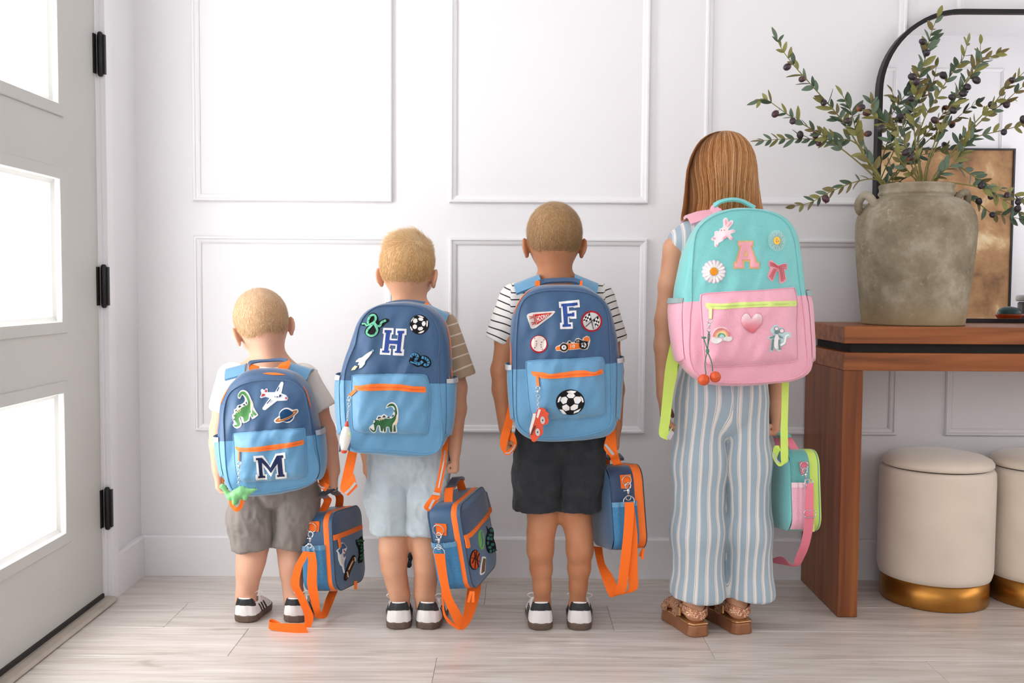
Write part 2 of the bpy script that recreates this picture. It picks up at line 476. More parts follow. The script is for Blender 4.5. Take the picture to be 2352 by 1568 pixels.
sill = M('threshold_wood', (176, 165, 152), rough=0.4, vary=0.1, vscale=14)
bm = bmesh.new()
for x, z in ((WALL_X - 0.10, 0), (WALL_X + 0.018, 0), (WALL_X + 0.030, 0.004), (WALL_X + 0.024, 0.012), (WALL_X + 0.004, 0.014), (WALL_X - 0.10, 0.010)):
    bm.verts.new((x, D_Y0 - 0.02, z)); 
bm.verts.ensure_lookup_table()
f = bm.faces.new(bm.verts[:]); r = bmesh.ops.extrude_face_region(bm, geom=[f])
bmesh.ops.translate(bm, verts=[v for v in r['geom'] if isinstance(v, bmesh.types.BMVert)], vec=(0, D_Y1 + 0.012 - D_Y0 + 0.02, 0))
structure(bm_obj('trim_%d' % t, bm, sill)); t += 1
structure(box('trim_%d' % t, (WALL_X - 0.118, D_Y1 + 0.001, 0.0), (dx + 0.002, D_Y1 + 0.0118, D_TOP + 0.018), trimm)); t += 1

# door stop on the baseboard
ds = empty('door_stop', tuple(W(944, 1276, WALL_Y - 0.016))); tag(ds, 'small black spring door stop on the white baseboard behind the second boy', 'door stop')
def ycyl(name, prof, mat, parent, seg=20):
    o = lathe(name, prof, mat, parent, seg); o.rotation_euler = (math.pi / 2, 0, 0); return o
rub = M('black_rubber', (24, 24, 25), rough=0.6)
ycyl('base', [(0.011, 0.0), (0.011, 0.004), (0.006, 0.007)], rub, ds)
sp = []
for q in range(0, 121):
    a = q / 120 * 2 * math.pi * 11; yy = 0.007 + 0.045 * q / 120
    sp.append((0.0052 * math.cos(a), -yy, 0.0052 * math.sin(a) - 0.012 * (q / 120) ** 2))
tube('spring', sp, 0.0011, rub, ds, 5)
tp = ycyl('tip', [(0.0055, 0.0), (0.0085, 0.004), (0.0085, 0.013), (0.006, 0.016)], rub, ds); tp.location = (0, -0.052, -0.012)
# ================================================================== CONSOLE
def wood(name, c0, c1, c2, axis='x', rough=0.42):
    m, nt, b = node_mat(name)
    tc = N(nt, 'ShaderNodeTexCoord'); mp = N(nt, 'ShaderNodeMapping')
    mp.inputs['Scale'].default_value = {'x': (1.5, 30, 30), 'z': (30, 30, 1.5), 'y': (30, 1.5, 30)}[axis]
    nt.links.new(tc.outputs['Object'], mp.inputs[0])
    n1 = N(nt, 'ShaderNodeTexNoise', i_Scale=1.3, i_Detail=6.0, i_Distortion=0.5); nt.links.new(mp.outputs[0], n1.inputs['Vector'])
    r = ramp(nt, n1.outputs[0], [(0.3, rgb(*c0)), (0.5, rgb(*c1)), (0.7, rgb(*c2))])
    mp2 = N(nt, 'ShaderNodeMapping'); mp2.inputs['Scale'].default_value = {'x': (8, 14, 14), 'z': (14, 14, 8), 'y': (14, 8, 14)}[axis]
    nt.links.new(tc.outputs['Object'], mp2.inputs[0])
    v = N(nt, 'ShaderNodeTexNoise', i_Scale=1.0, i_Detail=2.0); nt.links.new(mp2.outputs[0], v.inputs['Vector'])
    r2 = ramp(nt, v.outputs[0], [(0.24, (0.45, 0.4, 0.38, 1)), (0.31, (1, 1, 1, 1))])
    mx = N(nt, 'ShaderNodeMix', data_type='RGBA', blend_type='MULTIPLY'); mx.inputs[0].default_value = 0.8
    nt.links.new(r.outputs[0], mx.inputs[6]); nt.links.new(r2.outputs[0], mx.inputs[7]); nt.links.new(mx.outputs[2], b.inputs['Base Color'])
    b.inputs['Roughness'].default_value = rough; bump(nt, b, n1.outputs[0], 0.15, 0.002)
    return m
wx = wood('walnut_x', (110, 58, 26), (146, 82, 38), (168, 100, 52), 'x')
wz = wood('walnut_z', (96, 48, 18), (126, 66, 26), (146, 84, 38), 'z')
CX0 = 0.917; CY0 = G(1940, 1418).y; CY1 = WALL_Y - 0.02; CX1 = CX0 + 1.62
CT = W(1955.6, 749, CY0).z; CTb = W(1955.6, 789, CY0).z; CL = W(1955.6, 810, CY0).z; CLb = W(1955.6, 851, CY0).z
con = empty('console_table', (CX0, CY0, 0)); tag(con, 'brown wooden console table with two stacked slab tops under the mirror', 'console table')
def rel(o, p):
    o.location = o.location - Vector(p.location); o.parent = p; return o
def cbox(name, a, b, mat, bevel=0.002):
    p = con.location; return box(name, Vector(a) - p, Vector(b) - p, mat, con, bevel)
cbox('tabletop', (CX0, CY0, CTb), (CX1, CY1, CT), wx, 0.003)
cbox('slab_spacer', (CX0 + 0.03, CY0 + 0.03, CL), (CX1 - 0.03, CY1 - 0.02, CTb), M('black_spacer', (22, 20, 20), rough=0.7), 0.0)  # black spacer set back between the two slabs
cbox('lower_slab', (CX0, CY0, CLb), (CX1, CY1, CL), wx, 0.003)
cbox('leg', (CX0, CY0, 0.001), (CX0 + 0.056, CY1, CLb), wz, 0.003)
cbox('leg', (CX1 - 0.056, CY0, 0.001), (CX1, CY1, CLb), wz, 0.003)

# ================================================================== MIRROR
MIR_Y = WALL_Y - 0.035
mx0 = W(2010, 500, MIR_Y).x; mx1 = mx0 + 0.92; mz1 = W(2250, 21, MIR_Y).z; mz0 = CT + 0.0005; mr = 0.25
def rrect(x0, x1, z0, z1, rt, rb, n=16):
    pts = []
    for (cx, cz, r, a0) in ((x1 - rb, z0 + rb, rb, -90), (x1 - rt, z1 - rt, rt, 0), (x0 + rt, z1 - rt, rt, 90), (x0 + rb, z0 + rb, rb, 180)):
        for k in range(n + 1):
            a = math.radians(a0 + 90 * k / n); pts.append((cx + r * math.cos(a), cz + r * math.sin(a)))
    return pts
mir = empty('wall_mirror', ((mx0 + mx1) / 2, MIR_Y, mz0)); tag(mir, 'large rounded mirror with thin black metal frame standing on the console', 'mirror')
ins = 0.013
ro = rrect(mx0, mx1, mz0, mz1, mr, 0.012); ri = rrect(mx0 + ins, mx1 - ins, mz0 + ins, mz1 - ins, mr - ins, 0.004)
nn = len(ro); verts = []; faces = []
o0 = mir.location
for ring, y in ((ro, MIR_Y + 0.03), (ro, MIR_Y - 0.004), (ri, MIR_Y - 0.004), (ri, MIR_Y + 0.006)):
    for x, z in ring: verts.append((x - o0.x, y - o0.y, z - o0.z))
for a in range(3):
    for k in range(nn):
        k2 = (k + 1) % nn; faces.append((a * nn + k, a * nn + k2, (a + 1) * nn + k2, (a + 1) * nn + k))
faces.append(tuple(range(nn)))
bm = bmesh.new(); bv = [bm.verts.new(v) for v in verts]
for f in faces: bm.faces.new([bv[q] for q in f])
bm_obj('frame', bm, blackm, mir)
glass = M('mirror_glass', (232, 232, 234), rough=0.0, metal=1.0)
mesh_obj('mirror_glass', [(x - o0.x, 0.0055, z - o0.z) for x, z in ri], [tuple(range(nn))[::-1]], glass, mir)

# ================================================================== STOOLS
velvet = M('cream_velvet', (224, 210, 192), rough=0.8, sheen=0.6, spec=0.2, bumpy=0.15, bscale=200, vary=0.06, vscale=7)
gold = M('brushed_gold', (172, 118, 52), rough=0.32, metal=0.85, vary=0.06, vscale=6)
def stool(x, y, label):
    s = empty('storage_stool', (x, y, 0)); tag(s, label, 'stool', 'round cream velvet storage stools')
    R = 0.162
    lathe('base', [(0.150, 0.001), (0.152, 0.004), (0.152, 0.080)], gold, s)
    lathe('body', [(0.145, 0.072), (0.156, 0.076), (R - 0.002, 0.090), (R, 0.105), (R, 0.36), (R - 0.001, 0.385), (R - 0.006, 0.394), (R - 0.016, 0.397)], velvet, s)
    lathe('seam', [(R - 0.018, 0.390), (R - 0.018, 0.403)], M('seam_dark', (70, 62, 52), rough=0.9), s)  # dark ring in the joint under the lid
    lathe('lid', [(R - 0.02, 0.401), (R - 0.010, 0.401), (R - 0.006, 0.405), (R - 0.006, 0.412), (R - 0.012, 0.422), (R - 0.03, 0.431), (R - 0.07, 0.439), (0.03, 0.443), (0.001, 0.4435)], velvet, s)
    return s
s1y = G(2160, 1409).y + 0.152
s1x = W(2150, 1150, s1y).x
stool(s1x, s1y, 'cream velvet storage stool with gold base nearest the console leg')
stool(s1x + 0.326, s1y + 0.004, 'cream velvet storage stool cut off by the right edge of the picture')

# ================================================================== VASE
VY = CY0 + 0.155
VX = W(2096, 745, VY).x
m, nt, b = node_mat('aged_clay')
tc = N(nt, 'ShaderNodeTexCoord')
n1 = N(nt, 'ShaderNodeTexNoise', i_Scale=9.0, i_Detail=8.0, i_Roughness=0.65); nt.links.new(tc.outputs['Object'], n1.inputs['Vector'])
n2 = N(nt, 'ShaderNodeTexNoise', i_Scale=55.0, i_Detail=4.0); nt.links.new(tc.outputs['Object'], n2.inputs['Vector'])
n3 = N(nt, 'ShaderNodeTexNoise', i_Scale=13.0, i_Detail=3.0, i_Distortion=2.5); nt.links.new(tc.outputs['Object'], n3.inputs['Vector'])
r1 = ramp(nt, n1.outputs[0], [(0.28, rgb(106, 94, 74)), (0.5, rgb(146, 134, 112)), (0.72, rgb(184, 174, 155))])
r2 = ramp(nt, n2.outputs[0], [(0.60, (0, 0, 0, 1)), (0.78, (1, 1, 1, 1))])
r3 = ramp(nt, n3.outputs[0], [(0.485, (0, 0, 0, 1)), (0.5, (1, 1, 1, 1)), (0.515, (0, 0, 0, 1))])
mask = N(nt, 'ShaderNodeTexNoise', i_Scale=6.0, i_Detail=2.0); nt.links.new(tc.outputs['Object'], mask.inputs['Vector'])
r4 = ramp(nt, mask.outputs[0], [(0.55, (0, 0, 0, 1)), (0.68, (1, 1, 1, 1))])
mm = N(nt, 'ShaderNodeMath', operation='MULTIPLY'); nt.links.new(r3.outputs[0], mm.inputs[0]); nt.links.new(r4.outputs[0], mm.inputs[1])
ma = N(nt, 'ShaderNodeMath', operation='MAXIMUM'); mh = N(nt, 'ShaderNodeMath', operation='MULTIPLY'); mh.inputs[1].default_value = 0.45
nt.links.new(r2.outputs[0], mh.inputs[0]); nt.links.new(mm.outputs[0], ma.inputs[0]); nt.links.new(mh.outputs[0], ma.inputs[1])
mx = N(nt, 'ShaderNodeMix', data_type='RGBA'); nt.links.new(ma.outputs[0], mx.inputs[0]); nt.links.new(r1.outputs[0], mx.inputs[6]); mx.inputs[7].default_value = rgb(196, 182, 156)
# sandy unglazed foot
sx = N(nt, 'ShaderNodeSeparateXYZ'); nt.links.new(tc.outputs['Object'], sx.inputs[0])
mr_ = N(nt, 'ShaderNodeMapRange'); mr_.inputs[1].default_value = 0.0; mr_.inputs[2].default_value = 0.075; mr_.inputs[3].default_value = 0.75; mr_.inputs[4].default_value = 0.0
nt.links.new(sx.outputs[2], mr_.inputs[0])
mx2 = N(nt, 'ShaderNodeMix', data_type='RGBA'); nt.links.new(mr_.outputs[0], mx2.inputs[0]); nt.links.new(mx.outputs[2], mx2.inputs[6]); mx2.inputs[7].default_value = rgb(160, 138, 100)
nt.links.new(mx2.outputs[2], b.inputs['Base Color']); b.inputs['Roughness'].default_value = 0.72; b.inputs['Specular IOR Level'].default_value = 0.3
bump(nt, b, n1.outputs[0], 0.5, 0.006)
clay = m
vase = empty('clay_vase', (VX, VY, CT + 0.0005)); tag(vase, 'large weathered grey brown clay urn with small handles on the console', 'vase')
sc_ = VY / FPX
pts = [(110.5, 746), (111, 743), (112.5, 727), (114.5, 712), (117, 690), (121, 655), (124, 625), (127, 595), (129.5, 560), (130.8, 535), (130, 515), (127.5, 500), (122, 486), (113, 474), (102, 465), (92, 460), (82, 457), (78.5, 455), (79.5, 452), (82.5, 449), (83, 446), (81, 443), (80, 439), (80.5, 434), (82, 431), (82, 428), (79.5, 426), (75, 426), (71.5, 428), (70, 434), (70, 470), (90, 500)]
zb = W(2096, 746.5, VY).z
prof = []
for r, y in pts: prof.append((r * sc_, max(0.0, W(2096, y, VY).z - zb)))
lathe('body', prof, clay, vase, 72, wob=lambda a, z: 0.006 * math.sin(2 * a + 1) + 0.003 * math.sin(5 * a + 9 * z))
VTOP = CT + prof[26][1]
for s in (-1, 1):
    hp = []
    for (dxp, yy, dY) in ((97, 478, -0.045), (108, 462, -0.05), (118, 452, -0.045), (124, 455, -0.03), (127, 467, -0.012), (124, 480, 0.0), (117, 487, 0.008)) if s < 0 else ((86, 462, -0.03), (98, 449, -0.035), (110, 444, -0.03), (119, 450, -0.02), (122, 464, -0.008), (120, 478, 0.0), (115, 486, 0.006)):
        p = W(2096 + s * dxp, yy, VY); hp.append((p.x - VX, dY, p.z - CT))
    tube('handle', catmull(hp, 5), 0.0105 if s > 0 else 0.0115, clay, vase, 12)

# ================================================================== THINGS BESIDE THE MIRROR (outside the frame, seen in the mirror)
def refl(px, py, d):      # point whose mirror image shows at px,py, d in front of the glass
    p = W(px, py, MIR_Y + 0.0055 + d); return Vector((p.x, MIR_Y + 0.0055 - d, p.z))
p = refl(2318, 722, 0.11)
dish = empty('trinket_dish', (p.x, p.y, CT)); tag(dish, 'small teal and orange toy dish reflected at the mirror bottom corner', 'dish')
orange_c = M('orange_glaze', (226, 96, 40), rough=0.3); teal_c = M('teal_glaze', (50, 92, 92), rough=0.35, vary=0.15, vscale=60)
lathe('bowl', [(0.022, 0.0005), (0.030, 0.004), (0.041, 0.020), (0.044, 0.026), (0.040, 0.026), (0.034, 0.016)], orange_c, dish, 32)
v, f = [], []
lathe('lid', [(0.036, 0.016), (0.036, 0.030), (0.031, 0.040), (0.020, 0.047), (0.004, 0.050)], teal_c, dish, 32)
p = refl(2352, 690, 0.16)
jar = empty('ribbed_jar', (p.x + 0.025, p.y, CT)); tag(jar, 'grey ribbed jar with white lid reflected at the mirror right edge', 'jar')
lathe('body', [(0.036, 0.0005), (0.040, 0.004), (0.040, 0.060), (0.036, 0.064)], M('grey_stoneware', (120, 118, 114), rough=0.6), jar, 48, wob=lambda a, z: 0.03 * math.cos(16 * a))
lathe('lid', [(0.044, 0.066), (0.047, 0.069), (0.047, 0.082), (0.043, 0.086), (0.012, 0.088)], M('white_stoneware', (226, 224, 220), rough=0.5), jar, 40)

# painting on the opposite wall
m, nt, b = node_mat('abstract_canvas')
tc = N(nt, 'ShaderNodeTexCoord')
n1 = N(nt, 'ShaderNodeTexNoise', i_Scale=3.4, i_Detail=7.0, i_Roughness=0.62, i_Distortion=0.25); nt.links.new(tc.outputs['Object'], n1.inputs['Vector'])
r1 = ramp(nt, n1.outputs[0], [(0.27, rgb(96, 68, 50)), (0.40, rgb(150, 112, 76)), (0.53, rgb(178, 138, 96)), (0.63, rgb(214, 186, 144)), (0.75, rgb(236, 218, 188))])
nt.links.new(r1.outputs[0], b.inputs['Base Color']); b.inputs['Roughness'].default_value = 0.8
canvas = m
def far(px, py):
    p = W(px, py, 2 * (MIR_Y + 0.0055) - ROOM_F - 0.04); return p.x, p.z
ax1, az1 = far(2333, 341); ax0 = ax1 - 1.14; az0 = 0.50
pic = empty('painting', ((ax0 + ax1) / 2, ROOM_F + 0.004, az0)); tag(pic, 'tall brown and cream abstract painting in thin black frame seen in the mirror', 'painting')
hw = (ax1 - ax0) / 2
frame_moulding('frame', (-hw, hw, 0, az1 - az0), [(0, 0), (0, 0.04), (0.014, 0.04), (0.014, 0)], lambda u, v, p: (u, p, v), blackm, pic)
box('canvas', (-hw + 0.014, 0.001, 0.014), (hw - 0.014, 0.030, az1 - az0 - 0.014), canvas, pic)
# ================================================================== SOFT BODIES (signed distance fields meshed by surface nets)
class Field:
    def __init__(self, lo, hi, vox):
        self.vox = vox; self.lo = np.array(lo, dtype=np.float64)
        self.n = np.ceil((np.array(hi) - self.lo) / vox).astype(int) + 1
        self.f = np.full(self.n, 1.0, dtype=np.float32)
        self.ax = [self.lo[i] + vox * np.arange(self.n[i]) for i in range(3)]
    def sub(self, lo, hi):
        a = np.clip(np.floor((np.array(lo) - self.lo) / self.vox).astype(int), 0, self.n)
        b = np.clip(np.ceil((np.array(hi) - self.lo) / self.vox).astype(int) + 1, 0, self.n)
        sl = tuple(slice(a[i], b[i]) for i in range(3))
        if any(b[i] <= a[i] for i in range(3)): return None, None
        X = self.ax[0][sl[0]][:, None, None]; Y = self.ax[1][sl[1]][None, :, None]; Z = self.ax[2][sl[2]][None, None, :]
        return sl, (X, Y, Z)
    def put(self, sl, d, k, op='add'):
        a = self.f[sl]
        d = d.astype(np.float32)
        if op == 'add':
            if k <= 0: self.f[sl] = np.minimum(a, d)
            else:
                h = np.clip(0.5 + 0.5 * (a - d) / k, 0, 1); self.f[sl] = a + (d - a) * h - k * h * (1 - h)
        else:
            if k <= 0: self.f[sl] = np.maximum(a, -d)
            else:
                h = np.clip(0.5 - 0.5 * (a + d) / k, 0, 1); self.f[sl] = a + (-d - a) * h + k * h * (1 - h)
    def cone(self, p, r, q, s, k=0.012, op='add', flat=None):
        """round cone from p (radius r) to q (radius s); flat=(axis vector, factor) squashes the section"""
        p, q = np.array(p, float), np.array(q, float)
        m = max(r, s) * (flat[1] if flat and flat[1] > 1 else 1.0) + k + 4 * self.vox
        sl, g = self.sub(np.minimum(p, q) - m, np.maximum(p, q) + m)
        if sl is None: return self
        X, Y, Z = g; ba = q - p; L = max(float(ba @ ba), 1e-12)
        dx, dy, dz = X - p[0], Y - p[1], Z - p[2]
        t = np.clip((dx * ba[0] + dy * ba[1] + dz * ba[2]) / L, 0, 1)
        ex, ey, ez = dx - t * ba[0], dy - t * ba[1], dz - t * ba[2]
        if flat:
            n = np.array(flat[0], float); n = n / np.linalg.norm(n); f = flat[1]
            c = ex * n[0] + ey * n[1] + ez * n[2]
            g2 = c * (1 / f - 1); ex, ey, ez = ex + g2 * n[0], ey + g2 * n[1], ez + g2 * n[2]
        d = np.sqrt(ex * ex + ey * ey + ez * ez) - (r + (s - r) * t)
        self.put(sl, d, k, op); return self
    def chain(self, pts, k=0.012, op='add', flat=None):
        for a, b in zip(pts[:-1], pts[1:]): self.cone(a[0], a[1], b[0], b[1], k, op, flat)
        return self
    def ell(self, c, r, R=None, k=0.012, op='add'):
        c = np.array(c, float); r = np.array(r, float); m = r.max() + k + 4 * self.vox
        sl, g = self.sub(c - m, c + m)
        if sl is None: return self
        X, Y, Z = g; x, y, z = X - c[0], Y - c[1], Z - c[2]
        if R is not None:
            R = np.array(R)   # columns = local axes
            x, y, z = (x * R[0, 0] + y * R[1, 0] + z * R[2, 0], x * R[0, 1] + y * R[1, 1] + z * R[2, 1], x * R[0, 2] + y * R[1, 2] + z * R[2, 2])
        a, b, e = x / r[0], y / r[1], z / r[2]
        k0 = np.sqrt(a * a + b * b + e * e) + 1e-9; k1 = np.sqrt((a / r[0]) ** 2 + (b / r[1]) ** 2 + (e / r[2]) ** 2) + 1e-9
        self.put(sl, k0 * (k0 - 1) / k1, k, op); return self
    def fn(self, lo, hi, func, k=0.0, op='add'):
        sl, g = self.sub(lo, hi)
        if sl is not None: self.put(sl, np.broadcast_to(func(*g), self.f[sl].shape), k, op)
        return self
    def cut(self, p, nrm, lo=None, hi=None, k=0.0):
        """remove everything on the side nrm points to"""
        p = np.array(p, float); nrm = np.array(nrm, float); nrm /= np.linalg.norm(nrm)
        lo = self.lo if lo is None else lo; hi = [self.ax[i][-1] for i in range(3)] if hi is None else hi
        return self.fn(lo, hi, lambda X, Y, Z: -((X - p[0]) * nrm[0] + (Y - p[1]) * nrm[1] + (Z - p[2]) * nrm[2]), k, 'cut')
    def mesh(self):
        f = self.f; n = np.array(f.shape); c = n - 1
        ins = f < 0
        cnt = np.zeros(c, dtype=np.int8)
        for i in (0, 1):
            for j in (0, 1):
                for k in (0, 1):
                    cnt += ins[i:c[0] + i, j:c[1] + j, k:c[2] + k]
        act = (cnt > 0) & (cnt < 8)
        idx = np.full(c, -1, dtype=np.int64); ii = np.argwhere(act); idx[act] = np.arange(len(ii))
        acc = np.zeros((len(ii), 3)); num = np.zeros(len(ii))
        I, J, K = ii[:, 0], ii[:, 1], ii[:, 2]
        crn = [(0, 0, 0), (1, 0, 0), (0, 1, 0), (1, 1, 0), (0, 0, 1), (1, 0, 1), (0, 1, 1), (1, 1, 1)]
        val = [f[I + a, J + b, K + d] for a, b, d in crn]
        for a, b in ((0, 1), (2, 3), (4, 5), (6, 7), (0, 2), (1, 3), (4, 6), (5, 7), (0, 4), (1, 5), (2, 6), (3, 7)):
            va, vb = val[a], val[b]; m = (va < 0) != (vb < 0)
            t = np.where(m, va / np.where(m, va - vb, 1), 0)[:, None]
            p = np.array(crn[a]) + t * (np.array(crn[b]) - np.array(crn[a]))
            acc += np.where(m[:, None], p, 0); num += m
        V = self.lo + self.vox * (ii + acc / num[:, None])
        quads = []
        for ax in range(3):
            o1, o2 = (ax + 1) % 3, (ax + 2) % 3
            s0 = [slice(None)] * 3; s1 = [slice(None)] * 3
            s0[ax] = slice(0, n[ax] - 1); s1[ax] = slice(1, n[ax])
            a, b = ins[tuple(s0)], ins[tuple(s1)]
            e = np.argwhere(a != b)
            e = e[(e[:, o1] > 0) & (e[:, o2] > 0) & (e[:, o1] < c[o1]) & (e[:, o2] < c[o2])]
            if not len(e): continue
            def cell(d1, d2):
                q = e.copy(); q[:, o1] -= d1; q[:, o2] -= d2; return idx[q[:, 0], q[:, 1], q[:, 2]]
            q = np.stack([cell(1, 1), cell(0, 1), cell(0, 0), cell(1, 0)], 1)
            flip = ~a[e[:, 0], e[:, 1], e[:, 2]]
            q[flip] = q[flip][:, ::-1]; quads.append(q)
        Q = np.concatenate(quads); Q = Q[(Q >= 0).all(1)]
        return V, Q
def vnormals(V, Q):
    n = np.cross(V[Q[:, 2]] - V[Q[:, 0]], V[Q[:, 3]] - V[Q[:, 1]])
    out = np.zeros_like(V)
    for k in range(4): np.add.at(out, Q[:, k], n)
    return out / (np.linalg.norm(out, axis=1)[:, None] + 1e-12)
def relax(V, Q, it=2, lam=0.5):
    for _ in range(it):
        s = np.zeros_like(V); c = np.zeros(len(V))
        for a, b in ((0, 1), (1, 2), (2, 3), (3, 0)):
            np.add.at(s, Q[:, a], V[Q[:, b]]); np.add.at(c, Q[:, a], 1)
            np.add.at(s, Q[:, b], V[Q[:, a]]); np.add.at(c, Q[:, b], 1)
        V = V + lam * (s / c[:, None] - V)
    return V
def wrinkle(V, Q, amp, scale, seed=0, stretch=(1, 1, 1)):
    nrm = vnormals(V, Q); P = V * np.array(stretch)
    h = vnoise(P, scale, seed) + 0.5 * vnoise(P, scale * 2.1, seed + 3)
    h = 1 - np.abs(h) * 1.6           # ridged: folds rather than lumps
    return V + nrm * (amp * h)[:, None]
def soft_obj(name, fld, mat, parent, off=(0, 0, 0), it=2, wr=None, attr=None):
    V, Q = fld.mesh(); V = relax(V, Q, it)
    if wr:
        for a in (wr if isinstance(wr, list) else [wr]): V = wrinkle(V, Q, *a)
    at = {k: fn(V) for k, fn in attr.items()} if attr else None
    return mesh_obj(name, V - np.array(off), Q, mat, parent, smooth=True, attr=at)
# ================================================================== PEOPLE
def skin(name, col, dark):
    m, nt, b = node_mat(name)
    tc = N(nt, 'ShaderNodeTexCoord'); nz = N(nt, 'ShaderNodeTexNoise', i_Scale=14.0, i_Detail=5.0); nt.links.new(tc.outputs['Object'], nz.inputs['Vector'])
    r = ramp(nt, nz.outputs[0], [(0.3, rgb(*dark)), (0.7, rgb(*col))]); nt.links.new(r.outputs[0], b.inputs['Base Color'])
    b.inputs['Roughness'].default_value = 0.5; b.inputs['Specular IOR Level'].default_value = 0.35
    b.inputs['Subsurface Weight'].default_value = 0.12; b.inputs['Subsurface Radius'].default_value = (0.012, 0.005, 0.003); b.inputs['Subsurface Scale'].default_value = 0.4
    n2 = N(nt, 'ShaderNodeTexNoise', i_Scale=500.0); nt.links.new(tc.outputs['Object'], n2.inputs['Vector']); bump(nt, b, n2.outputs[0], 0.08, 0.0006)
    return m
def stripe_mat(name, base, stops, period, rough=0.85):
    """stripes along the cloth's own 's' coordinate"""
    m, nt, b = node_mat(name)
    at = N(nt, 'ShaderNodeAttribute', attribute_name='s')
    dv = N(nt, 'ShaderNodeMath', operation='DIVIDE'); dv.inputs[1].default_value = period
    fr = N(nt, 'ShaderNodeMath', operation='FRACT')
    nt.links.new(at.outputs['Fac'], dv.inputs[0]); nt.links.new(dv.outputs[0], fr.inputs[0])
    r = ramp(nt, fr.outputs[0], stops); r.color_ramp.interpolation = 'CONSTANT'
    nt.links.new(r.outputs[0], b.inputs['Base Color']); b.inputs['Roughness'].default_value = rough
    b.inputs['Specular IOR Level'].default_value = 0.2; b.inputs['Sheen Weight'].default_value = 0.2
    tc = N(nt, 'ShaderNodeTexCoord'); nz = N(nt, 'ShaderNodeTexNoise', i_Scale=700.0); nt.links.new(tc.outputs['Object'], nz.inputs['Vector']); bump(nt, b, nz.outputs[0], 0.25, 0.0008)
    return m
def hair_mat(name, c0, c1, c2, rough=0.45, skin_c=None):
    m, nt, b = node_mat(name)
    at = N(nt, 'ShaderNodeAttribute', attribute_name='s')
    r = ramp(nt, at.outputs['Fac'], [(0.0, rgb(*c0)), (0.5, rgb(*c1)), (1.0, rgb(*c2))])
    if skin_c:
        af = N(nt, 'ShaderNodeAttribute', attribute_name='f'); mx = N(nt, 'ShaderNodeMix', data_type='RGBA'); mx.inputs[6].default_value = rgb(*skin_c)
        nt.links.new(af.outputs['Fac'], mx.inputs[0]); nt.links.new(r.outputs[0], mx.inputs[7]); nt.links.new(mx.outputs[2], b.inputs['Base Color'])
    else: nt.links.new(r.outputs[0], b.inputs['Base Color'])
    b.inputs['Roughness'].default_value = rough
    b.inputs['Specular IOR Level'].default_value = 0.35; b.inputs['Sheen Weight'].default_value = 0.1
    tl = N(nt, 'ShaderNodeBsdfTranslucent'); nt.links.new(b.inputs['Base Color'].links[0].from_socket, tl.inputs[0])
    ms_ = N(nt, 'ShaderNodeMixShader'); ms_.inputs[0].default_value = 0.3; out = nt.nodes['Material Output']
    nt.links.new(b.outputs[0], ms_.inputs[1]); nt.links.new(tl.outputs[0], ms_.inputs[2]); nt.links.new(ms_.outputs[0], out.inputs[0])
    return m

def head_frame(yaw, pitch, roll):
    # columns: right, forward (away from the camera), up
    R = Matrix.Rotation(yaw, 3, 'Z') @ Matrix.Rotation(roll, 3, 'Y') @ Matrix.Rotation(-pitch, 3, 'X')
    return np.array(R)
def head_sdf(F, c, hw, R, ear=(1.0, 1.0)):
    def L(x, y, z): return c + R @ (np.array([x, y, z]) * hw)
    F.ell(L(0, -0.10, 0.13), np.array([0.985, 1.20, 1.07]) * hw, R, 0.01)
    F.ell(L(0, 0.02, -0.38), np.array([0.86, 0.92, 0.66]) * hw, R, 0.3 * hw)
    F.ell(L(0, 0.40, -0.66), np.array([0.70, 0.70, 0.60]) * hw, R, 0.3 * hw)
    F.ell(L(0, 0.78, -1.05), np.array([0.30, 0.24, 0.24]) * hw, R, 0.3 * hw)
    for s in (-1, 1):
        F.ell(L(s * 0.42, 0.80, -0.55), np.array([0.34, 0.28, 0.32]) * hw, R, 0.2 * hw)        # cheek
        F.ell(L(s * 0.36, 1.16, -0.12), np.array([0.20, 0.16, 0.12]) * hw, R, 0.08 * hw, 'cut')  # eye socket
    F.cone(L(0, 1.02, -0.15), 0.09 * hw, L(0, 1.17, -0.48), 0.13 * hw, 0.08 * hw)             # nose
    F.ell(L(0, 1.07, -0.76), np.array([0.25, 0.10, 0.06]) * hw, R, 0.06 * hw)
    F.ell(L(0, 1.05, -0.86), np.array([0.22, 0.10, 0.06]) * hw, R, 0.05 * hw)
    for s, e in ((-1, ear[0]), (1, ear[1])):
        Re = R @ np.array(Matrix.Rotation(s * 0.42, 3, 'Z') @ Matrix.Rotation(s * 0.14, 3, 'Y'))
        F.ell(L(s * 1.045 * e, -0.06, -0.40), np.array([0.095, 0.24, 0.35]) * hw, Re, 0.06 * hw)
        F.ell(L(s * 1.0 * e, 0.05, -0.68), np.array([0.075, 0.11, 0.13]) * hw, Re, 0.05 * hw)
        F.ell(L(s * 1.14 * e, 0.06, -0.38), np.array([0.05, 0.11, 0.2]) * hw, Re, 0.02 * hw, 'cut')
def add_eyes(parent, c, hw, R, off):
    white = M('eye_white', (238, 236, 232), rough=0.2); iris = M('eye_iris', (70, 92, 110), rough=0.2)
    for s in (-1, 1):
        p = c + R @ (np.array([s * 0.36, 0.97, -0.12]) * hw) - off
        bm = bmesh.new(); bmesh.ops.create_uvsphere(bm, u_segments=16, v_segments=10, radius=0.155 * hw); bmesh.ops.translate(bm, verts=bm.verts[:], vec=tuple(p))
        e = bm_obj('eye', bm, white, parent, True)
        q = c + R @ (np.array([s * 0.36, 1.075, -0.12]) * hw) - off
        bm = bmesh.new(); bmesh.ops.create_uvsphere(bm, u_segments=12, v_segments=8, radius=0.07 * hw); bmesh.ops.translate(bm, verts=bm.verts[:], vec=tuple(q))
        bm_obj('iris', bm, iris, e, True)

